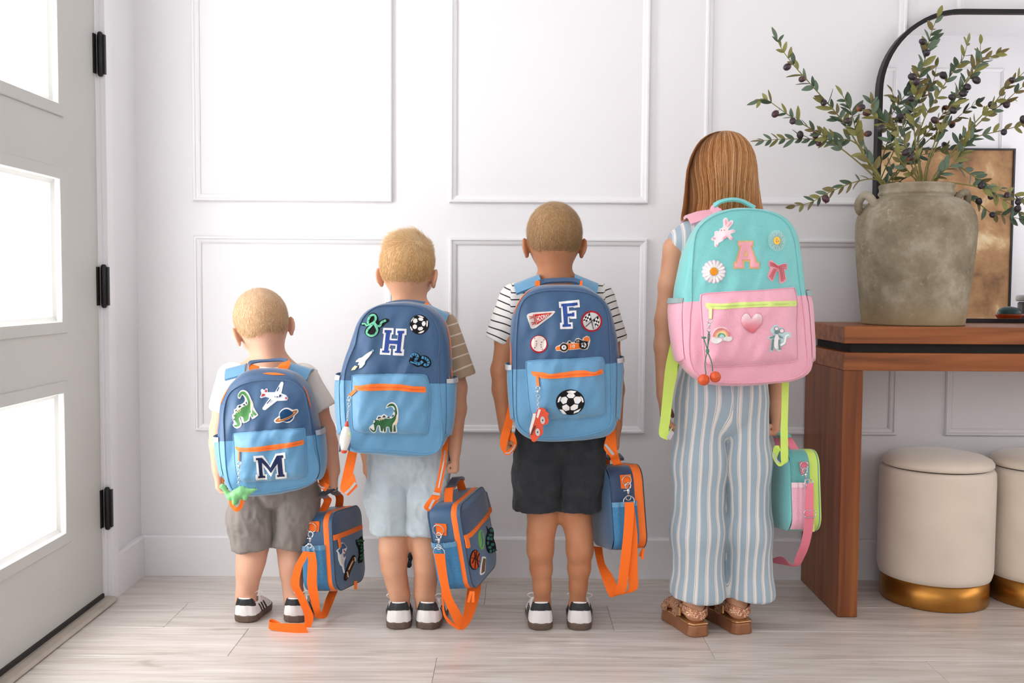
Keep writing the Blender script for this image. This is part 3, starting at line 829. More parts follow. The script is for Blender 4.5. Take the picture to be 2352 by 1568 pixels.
def hand_sdf(F, w, d, palm, thumb, S, curl=0.35, spread=0.12, fist=False, grip=0.0):
    """w wrist point, d finger direction, palm = palm normal, thumb = direction of the thumb side, S = hand length"""
    w = np.array(w, float); d = np.array(d, float); d /= np.linalg.norm(d)
    palm = np.array(palm, float); palm -= d * (palm @ d); palm /= np.linalg.norm(palm)
    thumb = np.array(thumb, float); thumb -= d * (thumb @ d) + palm * (thumb @ palm); thumb /= np.linalg.norm(thumb)
    pl, pw = 0.50 * S, 0.20 * S
    a = w + d * 0.10 * S; b = w + d * pl
    F.cone(w, 0.125 * S, a, 0.15 * S, 0.01, flat=(palm, 0.75))
    for o in (-0.62, -0.2, 0.2, 0.62):
        F.cone(a + thumb * o * pw * 0.7, 0.085 * S, b + thumb * o * pw, 0.082 * S, 0.010)
    rf = 0.056 * S
    for o, ln in ((0.78, 0.40), (0.27, 0.45), (-0.26, 0.42), (-0.78, 0.33)):
        p = b + thumb * o * pw; ang = curl * (1.0 + 0.15 * (0.5 - o)); dirv = d
        dirv = dirv + thumb * o * spread
        segs = (0.45, 0.30, 0.25); r = rf
        tot = 0
        for i, sg in enumerate(segs):
            tot += ang if not fist else (1.35, 1.5, 0.9)[i]
            v = dirv * math.cos(tot) + palm * math.sin(tot); v /= np.linalg.norm(v)
            q = p + v * ln * S * sg
            F.cone(p, r, q, r * 0.93, 0.0022); p = q; r *= 0.93
    # thumb leaves the side of the palm
    t0 = w + d * 0.16 * S + thumb * 0.16 * S + palm * 0.03 * S
    v1 = d * 0.75 + thumb * 0.55 + palm * 0.35; v1 /= np.linalg.norm(v1)
    t1 = t0 + v1 * 0.2 * S
    v2 = d * 0.9 + thumb * (0.1 if not fist else -0.55) + palm * (0.35 if not fist else 0.9); v2 /= np.linalg.norm(v2)
    t2 = t1 + v2 * 0.16 * S
    v3 = v2 + d * 0.1 + palm * 0.1 - thumb * (0.5 if fist else 0.0); v3 /= np.linalg.norm(v3)
    F.cone(w + d * 0.08 * S + thumb * 0.05 * S, 0.10 * S, t0, 0.075 * S, 0.01)
    F.cone(t0, 0.075 * S, t1, 0.063 * S, 0.006); F.cone(t1, 0.062 * S, t2, 0.056 * S, 0.003); F.cone(t2, 0.056 * S, t2 + v3 * 0.11 * S, 0.048 * S, 0.003)

def P3(px, py, Y): return np.array(W(px, py, Y))

# --- hair of the boys: a close cap plus thousands of short strands
def short_hair(name, parent, c, hw, R, off, mats, seed, front=0.35, nape=-0.62, length=0.10, thick=0.035, n=9000, tuft=None, whorl=(0.0, -0.55), fadew=0.45):
    rg = np.random.RandomState(seed)
    lo, hi = c - 1.6 * hw, c + 1.6 * hw
    F = Field(lo, hi, 0.0028)
    rad = np.array([0.985, 1.20, 1.07]) * hw + thick * hw
    F.ell(c + R @ (np.array([0, -0.10, 0.13]) * hw), rad, R, 0)
    F.ell(c + R @ (np.array([0, 0.02, -0.38]) * hw), np.array([0.86, 0.92, 0.66]) * hw + thick * hw * 0.6, R, 0.3 * hw)
    if tuft:
        for (p, q, r0, r1) in tuft:
            F.cone(c + R @ (np.array(p) * hw), r0 * hw, c + R @ (np.array(q) * hw), r1 * hw, 0.25 * hw)
    Rt = R.T
    def edge(X, Y, Z):
        x, y, z = X - c[0], Y - c[1], Z - c[2]
        lx = (x * R[0, 0] + y * R[1, 0] + z * R[2, 0]) / hw; ly = (x * R[0, 1] + y * R[1, 1] + z * R[2, 1]) / hw; lz = (x * R[0, 2] + y * R[1, 2] + z * R[2, 2]) / hw
        # hairline: low on the nape, rising round the ears to the forehead
        t = np.clip((ly + 0.75) / 1.0, 0, 1); t = t * t * (3 - 2 * t)
        line = nape + (0.0 - nape) * t * 0.75 + np.clip(ly - 0.35, 0, 2) * 0.85
        line = line + 0.10 * np.clip(np.abs(lx) - 0.55, 0, 1)
        return (lz - line) * hw
    F.fn(lo, hi, lambda X, Y, Z: -edge(X, Y, Z) * -1.0 if False else -(-edge(X, Y, Z)) * -1 + 0 * X, 0, 'add') if False else None
    sl, g = F.sub(lo, hi); F.f[sl] = np.maximum(F.f[sl], -edge(*g).astype(np.float32))
    V, Q = F.mesh(); V = relax(V, Q, 2); nr = vnormals(V, Q)
    loc = (V - c) @ R / hw
    ed = edge(V[:, 0], V[:, 1], V[:, 2]) / hw
    fade = np.clip(ed / fadew, 0, 1); fade = fade * fade * (3 - 2 * fade)
    V = V - nr * (thick * hw * 0.95 * (1 - fade))[:, None]
    tone = np.clip(0.42 + 0.16 * vnoise(V * np.array([1, 1, 0.35]), 130, seed) + 0.22 * np.clip(loc[:, 2], -1, 1), 0, 1)
    cap = mesh_obj(name, V - off, Q, mats, parent, smooth=True, attr={'s': tone, 'f': 0.25 + 0.75 * fade})
    # strands
    outer = np.where((np.sum(nr * (V - c), 1) > 0) & (loc[:, 2] > nape - 0.05))[0]
    keep = fade[outer] > rg.uniform(0.05, 0.75, len(outer)); outer = outer[keep]
    pick = rg.choice(outer, n); p = V[pick] + rg.normal(0, 0.0012, (n, 3)); nn = nr[pick]
    wp = c + R @ (np.array([whorl[0], whorl[1], 1.0]) * hw)
    down = p - wp; down /= np.linalg.norm(down, axis=1)[:, None] + 1e-9
    tang = down - nn * np.sum(down * nn, 1)[:, None]; tang /= np.linalg.norm(tang, axis=1)[:, None] + 1e-9
    side = np.cross(nn, tang)
    ln = length * hw * rg.uniform(0.6, 1.25, n) * (0.4 + 0.6 * fade[pick])
    if tuft:
        ll = (p - c) @ R / hw; top = np.clip((ll[:, 2] - 0.55) / 0.4, 0, 1); ln = ln * (1 + 3.2 * top)
        comb = R @ np.array([-0.85, 0.45, 0.25])
        tang = tang * (1 - 0.85 * top)[:, None] + comb * (0.85 * top)[:, None]
        tang -= nn * (np.sum(tang * nn, 1) * 0.8)[:, None]; tang /= np.linalg.norm(tang, axis=1)[:, None] + 1e-9
        side = np.cross(nn, tang)
    wob = rg.normal(0, 0.25, n)[:, None]
    d1 = tang + side * wob + nn * rg.uniform(0.1, 0.45, n)[:, None]
    d2 = tang + side * (wob * 1.6) + nn * rg.uniform(-0.15, 0.3, n)[:, None]
    hwid = 0.00042
    A = p; B = p + d1 * (ln * 0.5)[:, None]; C = B + d2 * (ln * 0.5)[:, None]
    VV = np.empty((n, 5, 3)); VV[:, 0] = A - side * hwid; VV[:, 1] = A + side * hwid; VV[:, 2] = B + side * hwid * 0.8; VV[:, 3] = B - side * hwid * 0.8; VV[:, 4] = C
    base = (np.arange(n) * 5)[:, None]
    tri = np.concatenate([base + np.array([[0, 1, 2]]), base + np.array([[0, 2, 3]]), base + np.array([[3, 2, 4]])])
    tn = np.repeat(np.clip(0.48 + 0.25 * np.clip(((p - c) @ R / hw)[:, 2], -1, 1) + rg.normal(0, 0.17, n), 0, 1), 5)
    st = mesh_obj('hair_strands', VV.reshape(-1, 3) - off, tri, mats, cap, smooth=True, attr={'s': tn, 'f': np.ones(len(tn))})
    st['kind'] = 'stuff'
    return cap

SHOE_WHITE = M('shoe_leather', (236, 232, 230), rough=0.45, bumpy=0.1, bscale=300)
SHOE_BLACK = M('shoe_black', (34, 36, 38), rough=0.5, bumpy=0.2, bscale=260)
GUM = M('gum_sole', (96, 78, 66), rough=0.55, vary=0.08, vscale=30)
LACE = M('shoe_lace', (232, 228, 220), rough=0.9)
def sneaker(parent, off, heel, Lg, Wd, yaw, roll=0.0):
    """heel = world point on the floor under the heel's back; foot points away from the camera, turned by yaw"""
    fw = np.array([math.sin(yaw), math.cos(yaw), 0.0]); rt = np.array([math.cos(yaw), -math.sin(yaw), 0.0]); up = np.array([0, 0, 1.0])
    B = np.stack([rt, fw, up], 1)
    s = empty('sneaker'); s.parent = parent
    M4 = Matrix.Identity(4)
    for i in range(3):
        for j in range(3): M4[i][j] = B[i, j]
    M4.translation = Vector(heel) - Vector(off); s.matrix_local = M4
    w = Wd / 2; L = Lg; h = 0.26 * L + 0.030
    def plan(y):       # half width along the foot
        t = np.clip(y / L, 0, 1)
        return w * np.interp(t, [0, 0.03, 0.10, 0.22, 0.40, 0.60, 0.75, 0.88, 0.96, 1.0], [0.45, 0.72, 0.93, 0.98, 0.93, 1.02, 1.08, 0.92, 0.62, 0.25])
    def lean(y): return 0.06 * w * np.sin(np.clip(y / L, 0, 1) * math.pi)
    lo, hi = (-Wd, -0.03, -0.01), (Wd, L + 0.03, h + 0.04)
    def sole(X, Y, Z):
        e = np.maximum(np.abs(X) - plan(Y), np.maximum(-Y - 0.002, Y - L - 0.002))
        zz = np.abs(Z - 0.0105) - 0.0105
        return np.maximum(e, zz) * 0.9
    F = Field(lo, hi, 0.0024); F.fn(lo, hi, sole); soft_obj('sole', F, GUM, s, it=5)
    top = lambda Y: np.interp(Y / L, [0, 0.02, 0.06, 0.15, 0.3, 0.42, 0.6, 0.8, 0.93, 1.0], [1.0, 1.0, 0.98, 0.80, 0.76, 0.88, 0.70, 0.46, 0.36, 0.2]) * h
    def upper(e0):
        def f(X, Y, Z):
            t = np.clip((Z - 0.014) / (top(Y) - 0.014), 0, 1.2)
            ww = plan(Y) * (1.0 - 0.30 * t ** 2.2) - 0.001 + e0
            ye = np.maximum(-Y + 0.0 - e0 - 0.004 * np.sin(np.clip(t, 0, 1) * 3.1), Y - L + 0.004 - e0)
            ex = np.abs(X) - ww
            q = np.maximum(ex, ye); rr = 0.010
            q = np.sqrt(np.maximum(ex + rr, 0) ** 2 + np.maximum(ye + rr, 0) ** 2) - rr + np.minimum(np.maximum(ex, ye) + rr, 0)
            return np.maximum(q, np.maximum(Z - top(Y) - e0, 0.013 - Z)) * 0.85
        return f
    inner_r = w * 0.64; yh = inner_r + 0.07 * L + 0.0065
    F = Field(lo, hi, 0.0022); F.fn(lo, hi, upper(0.0))
    F.fn(lo, hi, lambda X, Y, Z: np.maximum(np.sqrt(X ** 2 + np.clip(np.abs(Y - yh) - 0.07 * L, 0, 9) ** 2) - inner_r, 0.022 - Z), 0.003, 'cut')
    soft_obj('upper', F, SHOE_WHITE, s, it=4)
    def shell(X, Y, Z): return np.maximum(upper(0.0016)(X, Y, Z), -upper(-0.0016)(X, Y, Z))
    F = Field(lo, hi, 0.0016)
    zt = h * 0.67
    F.fn(lo, hi, lambda X, Y, Z: np.maximum(np.maximum(shell(X, Y, Z), Y - 0.16 * L), np.maximum((zt + 0.003 - 0.25 * X ** 2 / w) - Z, Z - (h * 0.955))))
    F.fn(lo, hi, lambda X, Y, Z: np.maximum(np.sqrt(X ** 2 + np.clip(np.abs(Y - yh) - 0.07 * L, 0, 9) ** 2) - inner_r * 0.99, 0.022 - Z), 0.0, 'cut')
    soft_obj('heel_tab', F, SHOE_BLACK, s, it=1)
    for sd in (-1, 1):
        for q in range(3):
            F = Field(lo, hi, 0.0018); y0 = (0.36 + 0.095 * q) * L
            F.fn(lo, hi, lambda X, Y, Z: np.maximum(np.maximum(shell(X, Y, Z), np.abs(Y - y0 + (Z - 0.02) * 0.55) - 0.027 * L), np.maximum(-sd * X, np.maximum(0.016 - Z, Z - 0.62 * h))))
            soft_obj('side_stripe', F, SHOE_BLACK, s, it=1)
    # seam down the heel and a lace bow
    for sd in (-1, 1):
        lp = [(sd * 0.004, 0.36 * L, 0.88 * h), (sd * 0.020, 0.36 * L, 0.98 * h + 0.006), (sd * 0.034, 0.39 * L, 0.92 * h + 0.004), (sd * 0.022, 0.42 * L, 0.84 * h), (sd * 0.006, 0.40 * L, 0.86 * h)]
        tube('lace', catmull(lp, 5), 0.0014, LACE, s, 6)
    return s

def tee(parent, off, mat, chest, torso, sleeves, neck, hem_z, seed=1, vox=0.0034, wr=0.0022, sleeve_s=True):
    """torso: list of (centre, rx, ry, rz) ellipsoids; sleeves: [(shoulder, end, r0, r1, armr)]"""
    pts = [np.array(t[0]) for t in torso]
    lo = np.min([p - 0.20 for p in pts], 0); hi = np.max([p + 0.20 for p in pts], 0)
    F = Field(lo, hi, vox)
    for c, rx, ry, rz in torso: F.ell(c, (rx, ry, rz), None, 0.03)
    ax = []
    for sh, en, r0, r1, ar in sleeves:
        sh, en = np.array(sh), np.array(en); d = (en - sh) / np.linalg.norm(en - sh); ax.append((sh, en, d))
        G_ = Field(lo, hi, vox); G_.cone(sh, r0, en + d * 0.03, r1, 0.0); G_.cut(en, d)
        G_.cone(en - d * 0.035, r1 - 0.007, en + d * 0.03, r1 - 0.004, 0.0, 'cut')
        h = np.clip(0.5 + 0.5 * (F.f - G_.f) / 0.014, 0, 1); F.f = F.f + (G_.f - F.f) * h - 0.014 * h * (1 - h)
    F.cone(neck[0], neck[2], neck[1], neck[2], 0.004, 'cut')
    F.cut((0, 0, hem_z), (0, 0, -1))
    xs = sorted(a[0][0] for a in ax)
    def s(V):
        out = V[:, 2] * 1.0
        for sh, en, d in ax:
            sd = 1 if sh[0] > np.mean(xs) else -1
            m = (V[:, 0] - sh[0]) * sd > 0.012
            out = np.where(m, 0.0 - (V - sh) @ d + sh[2], out)
        return out + 0.003 * vnoise(V, 18, seed)
    return soft_obj('t_shirt', F, mat, parent, off, it=2, wr=[(wr, 16, seed, (1, 1, 0.7))], attr={'s': s})

def shorts(parent, off, mat, waist, legs, hem, seed=2, vox=0.0034, wr=0.003, crease=None, name='shorts', attr=None, hol=0.006, kk=0.02, stretch=(1, 1, 0.55), depth=1.0):
    """waist: (centre, rx, ry, rz); legs: [[(point, r), ...]]; hem: cutting planes [(p, n)] per leg"""
    allp = [np.array(waist[0])] + [np.array(p) for lg in legs for p, r in lg]
    lo = np.min(allp, 0) - 0.15; hi = np.max(allp, 0) + 0.15
    F = Field(lo, hi, vox)
    F.ell(waist[0], waist[1:], None, 0.0)
    mid = np.mean([lg[-1][0] for lg in legs], 0)
    for lg, (hp, hn) in zip(legs, hem):
        G_ = Field(lo, hi, vox)
        d = lg[-1][0] - lg[-2][0]; d = d / np.linalg.norm(d)
        ext = lg + [(lg[-1][0] + d * 0.05, lg[-1][1])]
        G_.chain(ext, 0.03, 'add', ((0, 1, 0), depth)); G_.cut(hp, hn)
        G_.cone(lg[-1][0] - d * 0.03, lg[-1][1] - hol - 0.003, lg[-1][0] + d * 0.06, lg[-1][1] - hol, 0.0, 'cut', ((0, 1, 0), depth))
        h = np.clip(0.5 + 0.5 * (F.f - G_.f) / kk, 0, 1); F.f = F.f + (G_.f - F.f) * h - kk * h * (1 - h)
    F.cut(np.array(waist[0]) + np.array([0, 0, waist[3] * 0.72]), (0, 0, 1))
    return soft_obj(name, F, mat, parent, off, it=2, wr=[(wr, 14, seed, stretch), (wr * 0.4, 42, seed + 5, (1, 1, 0.7))], attr=attr)
# ---------------------------------------------------------------- the boys
def px2m(Y): return Y / FPX
def boy(label, Y, head, hyaw, hpitch, hroll, neckb, chest, hips, arms, legs, heels, skinm, hairm, seed, hand_len, shoe, hair_kw, Ylegs=None, ear=(1, 1), arm_r=(0.034, 0.026, 0.0185), chest_d=0.075):
    k = px2m(Y)
    base = np.array([W(heels[0][0] * 0.5 + heels[1][0] * 0.5, 1400, Y).x, Y, 0.0])
    root = empty('person', tuple(base)); tag(root, label, 'person')
    R = head_frame(hyaw, hpitch, hroll)
    c = P3(head[0], head[1], Y); hw = head[2] * k
    pts = [c, P3(*heels[0][:2], Y), P3(*heels[1][:2], Y)] + [P3(*a[:2], Y) for arm in arms for a in arm[0]]
    lo = np.min(pts, 0) - np.array([0.10, 0.17, 0.05]); hi = np.max(pts, 0) + np.array([0.10, 0.20, 1.6 * hw])
    lo[2] = 0.0
    F = Field(lo, hi, 0.0031)
    head_sdf(F, c, hw, R, ear)
    nb = P3(neckb[0], neckb[1], Y)
    skull = c + R @ (np.array([0, -0.22, -0.55]) * hw)
    F.cone(skull, neckb[2] * k, nb, neckb[2] * k * 1.05, 0.018)
    # torso
    cc = P3(chest[0], chest[1], Y); F.ell(cc, (chest[2] * k, chest_d, chest[3] * k), None, 0.03)
    hc = P3(hips[0], hips[1], Y); F.ell(hc, (hips[2] * k, chest_d * 1.08, hips[3] * k), None, 0.03)
    F.cone(cc, chest[2] * k * 0.72, hc, hips[2] * k * 0.75, 0.03, flat=((0, 1, 0), 0.85))
    F.cone(nb + np.array([0, 0, -0.022]), neckb[2] * k * 1.0, P3(arms[0][0][0][0], arms[0][0][0][1], Y), arm_r[0] * 0.85, 0.02)
    F.cone(nb + np.array([0, 0, -0.022]), neckb[2] * k * 1.0, P3(arms[1][0][0][0], arms[1][0][0][1], Y), arm_r[0] * 0.85, 0.02)
    for sd, (jt, hd) in zip((-1, 1), arms):
        q = [P3(j[0], j[1], Y + j[2]) for j in jt]
        mid = q[0] * 0.45 + q[1] * 0.55; fm = q[1] * 0.65 + q[2] * 0.35
        F.chain([(q[0], arm_r[0]), (mid, arm_r[0] * 0.92), (q[1], arm_r[1])], 0.014)
        F.chain([(q[1], arm_r[1]), (fm, arm_r[1] * 1.03), (q[2], arm_r[2])], 0.012)
        hand_sdf(F, q[2], np.array(hd['d']), np.array(hd['palm']), np.array(hd['thumb']), hand_len, hd.get('curl', 0.3), hd.get('spread', 0.1), hd.get('fist', False))
    YL = Y if Ylegs is None else Ylegs
    for lg, hl in zip(legs, heels):
        ch = []
        for (xx, yy, ww, dy) in lg: ch.append((P3(xx, yy, YL + dy), ww * px2m(YL + dy)))
        F.chain(ch, 0.02)
        an = ch[-1][0]; hp = np.array(G(hl[0], hl[1])); ya = hl[2]
        fw = np.array([math.sin(ya), math.cos(ya), 0])
        L = shoe[0]
        F.cone(an, ch[-1][1], hp + fw * 0.26 * L + np.array([0, 0, 0.034]), ch[-1][1] * 0.9, 0.01)
        F.cone(hp + fw * 0.20 * L + np.array([0, 0, 0.036]), 0.014, hp + fw * 0.70 * L + np.array([0, 0, 0.030]), 0.012, 0.01)
    body = soft_obj('body', F, skinm, root, base, it=3)
    add_eyes(body, c, hw, R, base)
    short_hair('hair', root, c, hw, R, base, hairm, seed, **hair_kw)
    for hl in heels:
        sneaker(root, base, np.array(G(hl[0], hl[1])), shoe[0], shoe[1], hl[2])
    return root, base, k

def hang(palm_x, fist=False, curl=0.3, d=(0, 0.05, -1)):
    return dict(d=d, palm=(palm_x, 0.0, 0), thumb=(0, 1, 0), fist=fist, curl=curl)

# ---- third boy: striped tee, charcoal shorts
Y_F = G(1285, 1447).y + 0.062
skF = skin('skin_tan', (200, 140, 102), (184, 122, 86))
hairF = hair_mat('hair_dark_blond', (138, 102, 64), (186, 148, 102), (230, 200, 154), skin_c=(196, 140, 104))
rootF, bF, kF = boy('boy in black striped white tee and charcoal shorts, third child from the door', Y_F,
    head=(1273, 543, 63), hyaw=0.02, hpitch=0.12, hroll=0.0, neckb=(1275, 640, 37), chest=(1280, 745, 92, 118), hips=(1286, 985, 84, 95),
    arms=[([(1182, 694, 0), (1150, 850, 0.0), (1160, 978, 0.0)], hang(1, True, d=(0.1, -0.05, -1))), ([(1378, 694, 0), (1409, 850, 0.0), (1414, 975, 0.01)], hang(-1, True, d=(-0.02, 0.0, -1)))],
    legs=[[(1240, 1040, 46, 0), (1247, 1150, 37, 0), (1248, 1185, 34, -0.002), (1242, 1225, 29.5, -0.012), (1241, 1262, 28.5, -0.014), (1243, 1305, 23.5, -0.002), (1245, 1345, 18.5, 0.0), (1246, 1388, 19, 0.0)],
          [(1332, 1040, 46, 0), (1322, 1150, 37, 0), (1323, 1185, 33.5, -0.002), (1331, 1225, 29, -0.012), (1331.5, 1262, 29, -0.014), (1330, 1305, 24, -0.002), (1328, 1345, 18.5, 0.0), (1326, 1388, 19, 0.0)]],
    heels=[(1243, 1448, -0.03), (1331, 1448, 0.06)], skinm=skF, hairm=hairF, seed=11, hand_len=0.118, shoe=(0.185, 0.070),
    hair_kw=dict(nape=-0.92, length=0.085, thick=0.028, n=16000, fadew=0.6))
stripeF = stripe_mat('tee_black_stripes', None, [(0.0, rgb(238, 234, 230)), (0.82, rgb(42, 42, 46))], 0.0185)
def S3(x, y, r, Y): return P3(x, y, Y)
tee(rootF, bF, stripeF, None, [(P3(1280, 765, Y_F), 100 * kF, 0.088, 125 * kF), (P3(1284, 900, Y_F), 98 * kF, 0.090, 110 * kF), (P3(1279, 690, Y_F), 98 * kF, 0.062, 42 * kF)],
    [(P3(1184, 688, Y_F), P3(1145, 784, Y_F), 0.044, 0.0365, 0.03), (P3(1375, 688, Y_F), P3(1410, 786, Y_F), 0.044, 0.0365, 0.03)],
    (P3(1275, 655, Y_F), P3(1275, 590, Y_F + 0.01), 33 * kF), P3(1280, 985, Y_F)[2], seed=4)
charc = M('charcoal_linen', (47, 49, 52), rough=0.9, sheen=0.12, spec=0.15, bumpy=0.5, bscale=600, bdist=0.0008, vary=0.22, vscale=30)
shorts(rootF, bF, charc, (P3(1288, 985, Y_F), 101 * kF, 0.094, 95 * kF),
       [[(P3(1240, 1015, Y_F), 57 * kF), (P3(1237, 1090, Y_F), 54 * kF), (P3(1236, 1166, Y_F), 51 * kF)],
        [(P3(1334, 1015, Y_F), 58 * kF), (P3(1332, 1090, Y_F), 50 * kF), (P3(1329, 1164, Y_F), 44 * kF)]],
       [(P3(1236, 1166, Y_F), (0.03, 0, -1)), (P3(1329, 1166, Y_F), (-0.05, 0, -1))], seed=8, depth=1.25, wr=0.0045, kk=0.008)

# ---- second boy: tan striped tee, pale cargo shorts
Y_H = G(945, 1444).y + 0.062
skH = skin('skin_light_tan', (222, 170, 138), (208, 152, 120))
hairH = hair_mat('hair_golden_blond', (178, 126, 70), (228, 188, 130), (252, 234, 196), skin_c=(220, 170, 136))
rootH, bH, kH = boy('blond boy in tan striped tee and pale blue shorts, second child from the door', Y_H,
    head=(937, 612, 61.5), hyaw=-0.14, hpitch=0.10, hroll=0.02, neckb=(944, 702, 36), chest=(940, 800, 86, 108), hips=(942, 1020, 80, 88),
    arms=[([(854, 752, 0), (838, 900, 0.0), (842, 1035, 0.02)], hang(1, False, 0.22, d=(0.03, 0.05, -1))), ([(1022, 752, 0), (1050, 890, -0.01), (1044, 1030, -0.02)], hang(-1, True, d=(0.03, -0.02, -1)))],
    legs=[[(895, 1080, 42, 0), (906, 1200, 34, 0), (907, 1225, 32.5, -0.002), (904, 1262, 31, -0.012), (904.5, 1300, 27, -0.010), (911, 1335, 23, 0.0), (918, 1365, 20.5, 0.0), (920, 1392, 20, 0.0)],
          [(985, 1080, 42, 0), (976, 1200, 34, 0), (976, 1225, 32, -0.002), (981, 1262, 31, -0.012), (981, 1300, 27, -0.010), (978, 1335, 23, 0.0), (976, 1365, 20.5, 0.0), (977, 1392, 20, 0.0)]],
    heels=[(916, 1446, -0.10), (980, 1446, 0.10)], skinm=skH, hairm=hairH, seed=23, hand_len=0.112, shoe=(0.175, 0.071),
    hair_kw=dict(nape=-0.90, fadew=0.6, length=0.11, thick=0.035, n=14000, tuft=[((0.25, -0.25, 0.95), (-0.55, 0.35, 1.08), 0.24, 0.20), ((-0.1, 0.45, 1.0), (-0.75, 0.5, 0.75), 0.22, 0.2), ((0.6, 0.1, 0.75), (0.0, 0.2, 1.05), 0.2, 0.22)], whorl=(0.25, -0.6)))
stripeH = stripe_mat('tee_tan_stripes', None, [(0.0, rgb(186, 160, 132)), (0.86, rgb(232, 218, 200))], 0.0300)
tee(rootH, bH, stripeH, None, [(P3(940, 825, Y_H), 94 * kH, 0.086, 118 * kH), (P3(942, 950, Y_H), 92 * kH, 0.088, 100 * kH), (P3(941, 752, Y_H), 92 * kH, 0.060, 40 * kH)],
    [(P3(858, 750, Y_H), P3(832, 850, Y_H), 0.042, 0.037, 0.03), (P3(1016, 752, Y_H), P3(1060, 868, Y_H - 0.005), 0.045, 0.0395, 0.03)],
    (P3(943, 715, Y_H), P3(943, 650, Y_H + 0.01), 32 * kH), P3(940, 1030, Y_H)[2], seed=6)
paleblue = M('pale_blue_cotton', (186, 198, 204), rough=0.9, sheen=0.15, spec=0.2, bumpy=0.4, bscale=500, bdist=0.0008, vary=0.05, vscale=40)
shH = shorts(rootH, bH, paleblue, (P3(940, 1035, Y_H), 93 * kH, 0.090, 95 * kH),
       [[(P3(898, 1075, Y_H), 50 * kH), (P3(896, 1140, Y_H), 49 * kH), (P3(899, 1216, Y_H), 40 * kH)],
        [(P3(982, 1075, Y_H), 50 * kH), (P3(980, 1140, Y_H), 48 * kH), (P3(977, 1216, Y_H), 42 * kH)]],
       [(P3(899, 1217, Y_H), (0.02, 0, -1)), (P3(977, 1215, Y_H), (0.0, 0, -1))], seed=14, depth=1.3, wr=0.0065, kk=0.008)

# ---- first boy: off-white tee, grey shorts
Y_M = G(610, 1428).y + 0.055
skM = skin('skin_fair', (230, 182, 156), (218, 164, 136))
hairM = hair_mat('hair_pale_blond', (188, 144, 98), (230, 196, 154), (250, 234, 210), skin_c=(228, 180, 152))
rootM, bM_, kM = boy('smallest boy in off-white tee and grey shorts, nearest the door', Y_M,
    head=(600, 737, 60.5), hyaw=0.42, hpitch=0.34, hroll=-0.19, neckb=(622, 828, 34), chest=(618, 905, 82, 95), hips=(622, 1075, 80, 85),
    arms=[([(528, 868, 0), (503, 985, 0.0), (502, 1078, 0.01)], hang(1, False, 0.55, d=(0.05, 0.02, -1))), ([(704, 872, 0), (748, 985, 0.01), (766, 1080, 0.0)], hang(-1, True, d=(0.02, -0.02, -1)))],
    legs=[[(583, 1130, 46, 0), (581, 1230, 36, 0), (581, 1258, 32, -0.002), (576, 1290, 30, -0.010), (571, 1318, 25.5, -0.006), (568, 1345, 21.5, 0.0), (565, 1370, 20.5, 0.0), (566, 1385, 21, 0.0)],
          [(668, 1130, 46, 0.02), (671, 1230, 35, 0.02), (671, 1258, 31, 0.018), (671, 1290, 28, 0.010), (671, 1318, 24, 0.014), (672, 1345, 20, 0.02), (675, 1370, 20, 0.02), (676, 1392, 20, 0.02)]],
    heels=[(559, 1430, 0.14), (674, 1430, 0.06)], skinm=skM, hairm=hairM, seed=37, hand_len=0.098, shoe=(0.148, 0.069),
    hair_kw=dict(nape=-1.05, length=0.09, thick=0.028, n=17000, fadew=0.5), arm_r=(0.031, 0.0245, 0.019), chest_d=0.070)
offwhite = M('off_white_jersey', (236, 232, 226), rough=0.9, sheen=0.15, spec=0.2, bumpy=0.3, bscale=800, bdist=0.0006, vary=0.02, vscale=20)
tee(rootM, bM_, offwhite, None, [(P3(618, 925, Y_M), 90 * kM, 0.082, 105 * kM), (P3(620, 1020, Y_M), 88 * kM, 0.084, 90 * kM), (P3(618, 868, Y_M), 88 * kM, 0.056, 36 * kM)],
    [(P3(534, 866, Y_M), P3(511, 944, Y_M), 0.040, 0.036, 0.03), (P3(698, 868, Y_M), P3(742, 941, Y_M), 0.040, 0.037, 0.03)],
    (P3(621, 842, Y_M), P3(616, 790, Y_M + 0.01), 31 * kM), P3(618, 1080, Y_M)[2], seed=9)
greyc = M('grey_jersey', (134, 126, 121), rough=0.92, sheen=0.2, spec=0.15, bumpy=0.4, bscale=700, bdist=0.0007, vary=0.08, vscale=28)
shorts(rootM, bM_, greyc, (P3(634, 1090, Y_M), 95 * kM, 0.088, 85 * kM),
       [[(P3(588, 1135, Y_M), 52 * kM), (P3(583, 1190, Y_M), 50 * kM), (P3(583, 1250, Y_M), 44 * kM)],
        [(P3(680, 1130, Y_M + 0.01), 52 * kM), (P3(678, 1190, Y_M + 0.015), 48 * kM), (P3(672, 1248, Y_M + 0.018), 42 * kM)]],
       [(P3(583, 1250, Y_M), (0.12, 0, -1)), (P3(672, 1246, Y_M + 0.018), (-0.1, 0, -1))], seed=19, depth=1.25, wr=0.0062, kk=0.006)
# ---------------------------------------------------------------- the girl
Y_G = G(1660, 1459).y + 0.062
kG = px2m(Y_G)
skG = skin('skin_warm_tan', (210, 158, 126), (194, 138, 106))
bG = np.array([W(1660, 1400, Y_G).x, Y_G, 0.0])
rootG = empty('person', tuple(bG)); tag(rootG, 'girl with long strawberry blond hair in blue and white striped jumpsuit', 'person')
hwG = 64 * kG; cG = P3(1659, 389, Y_G); RG = head_frame(0.03, 0.05, 0.0)
lo = np.array([P3(1470, 1480, Y_G)[0], Y_G - 0.20, 0.0]); hi = np.array([P3(1850, 300, Y_G)[0], Y_G + 0.22, P3(1660, 290, Y_G)[2]])
F = Field(lo, hi, 0.0034)
head_sdf(F, cG, hwG, RG)
nb = P3(1655, 505, Y_G)
F.cone(cG + np.array([0, -0.01, -0.5 * hwG]), 34 * kG, nb, 36 * kG, 0.02)
cc = P3(1652, 625, Y_G); hc = P3(1660, 885, Y_G)
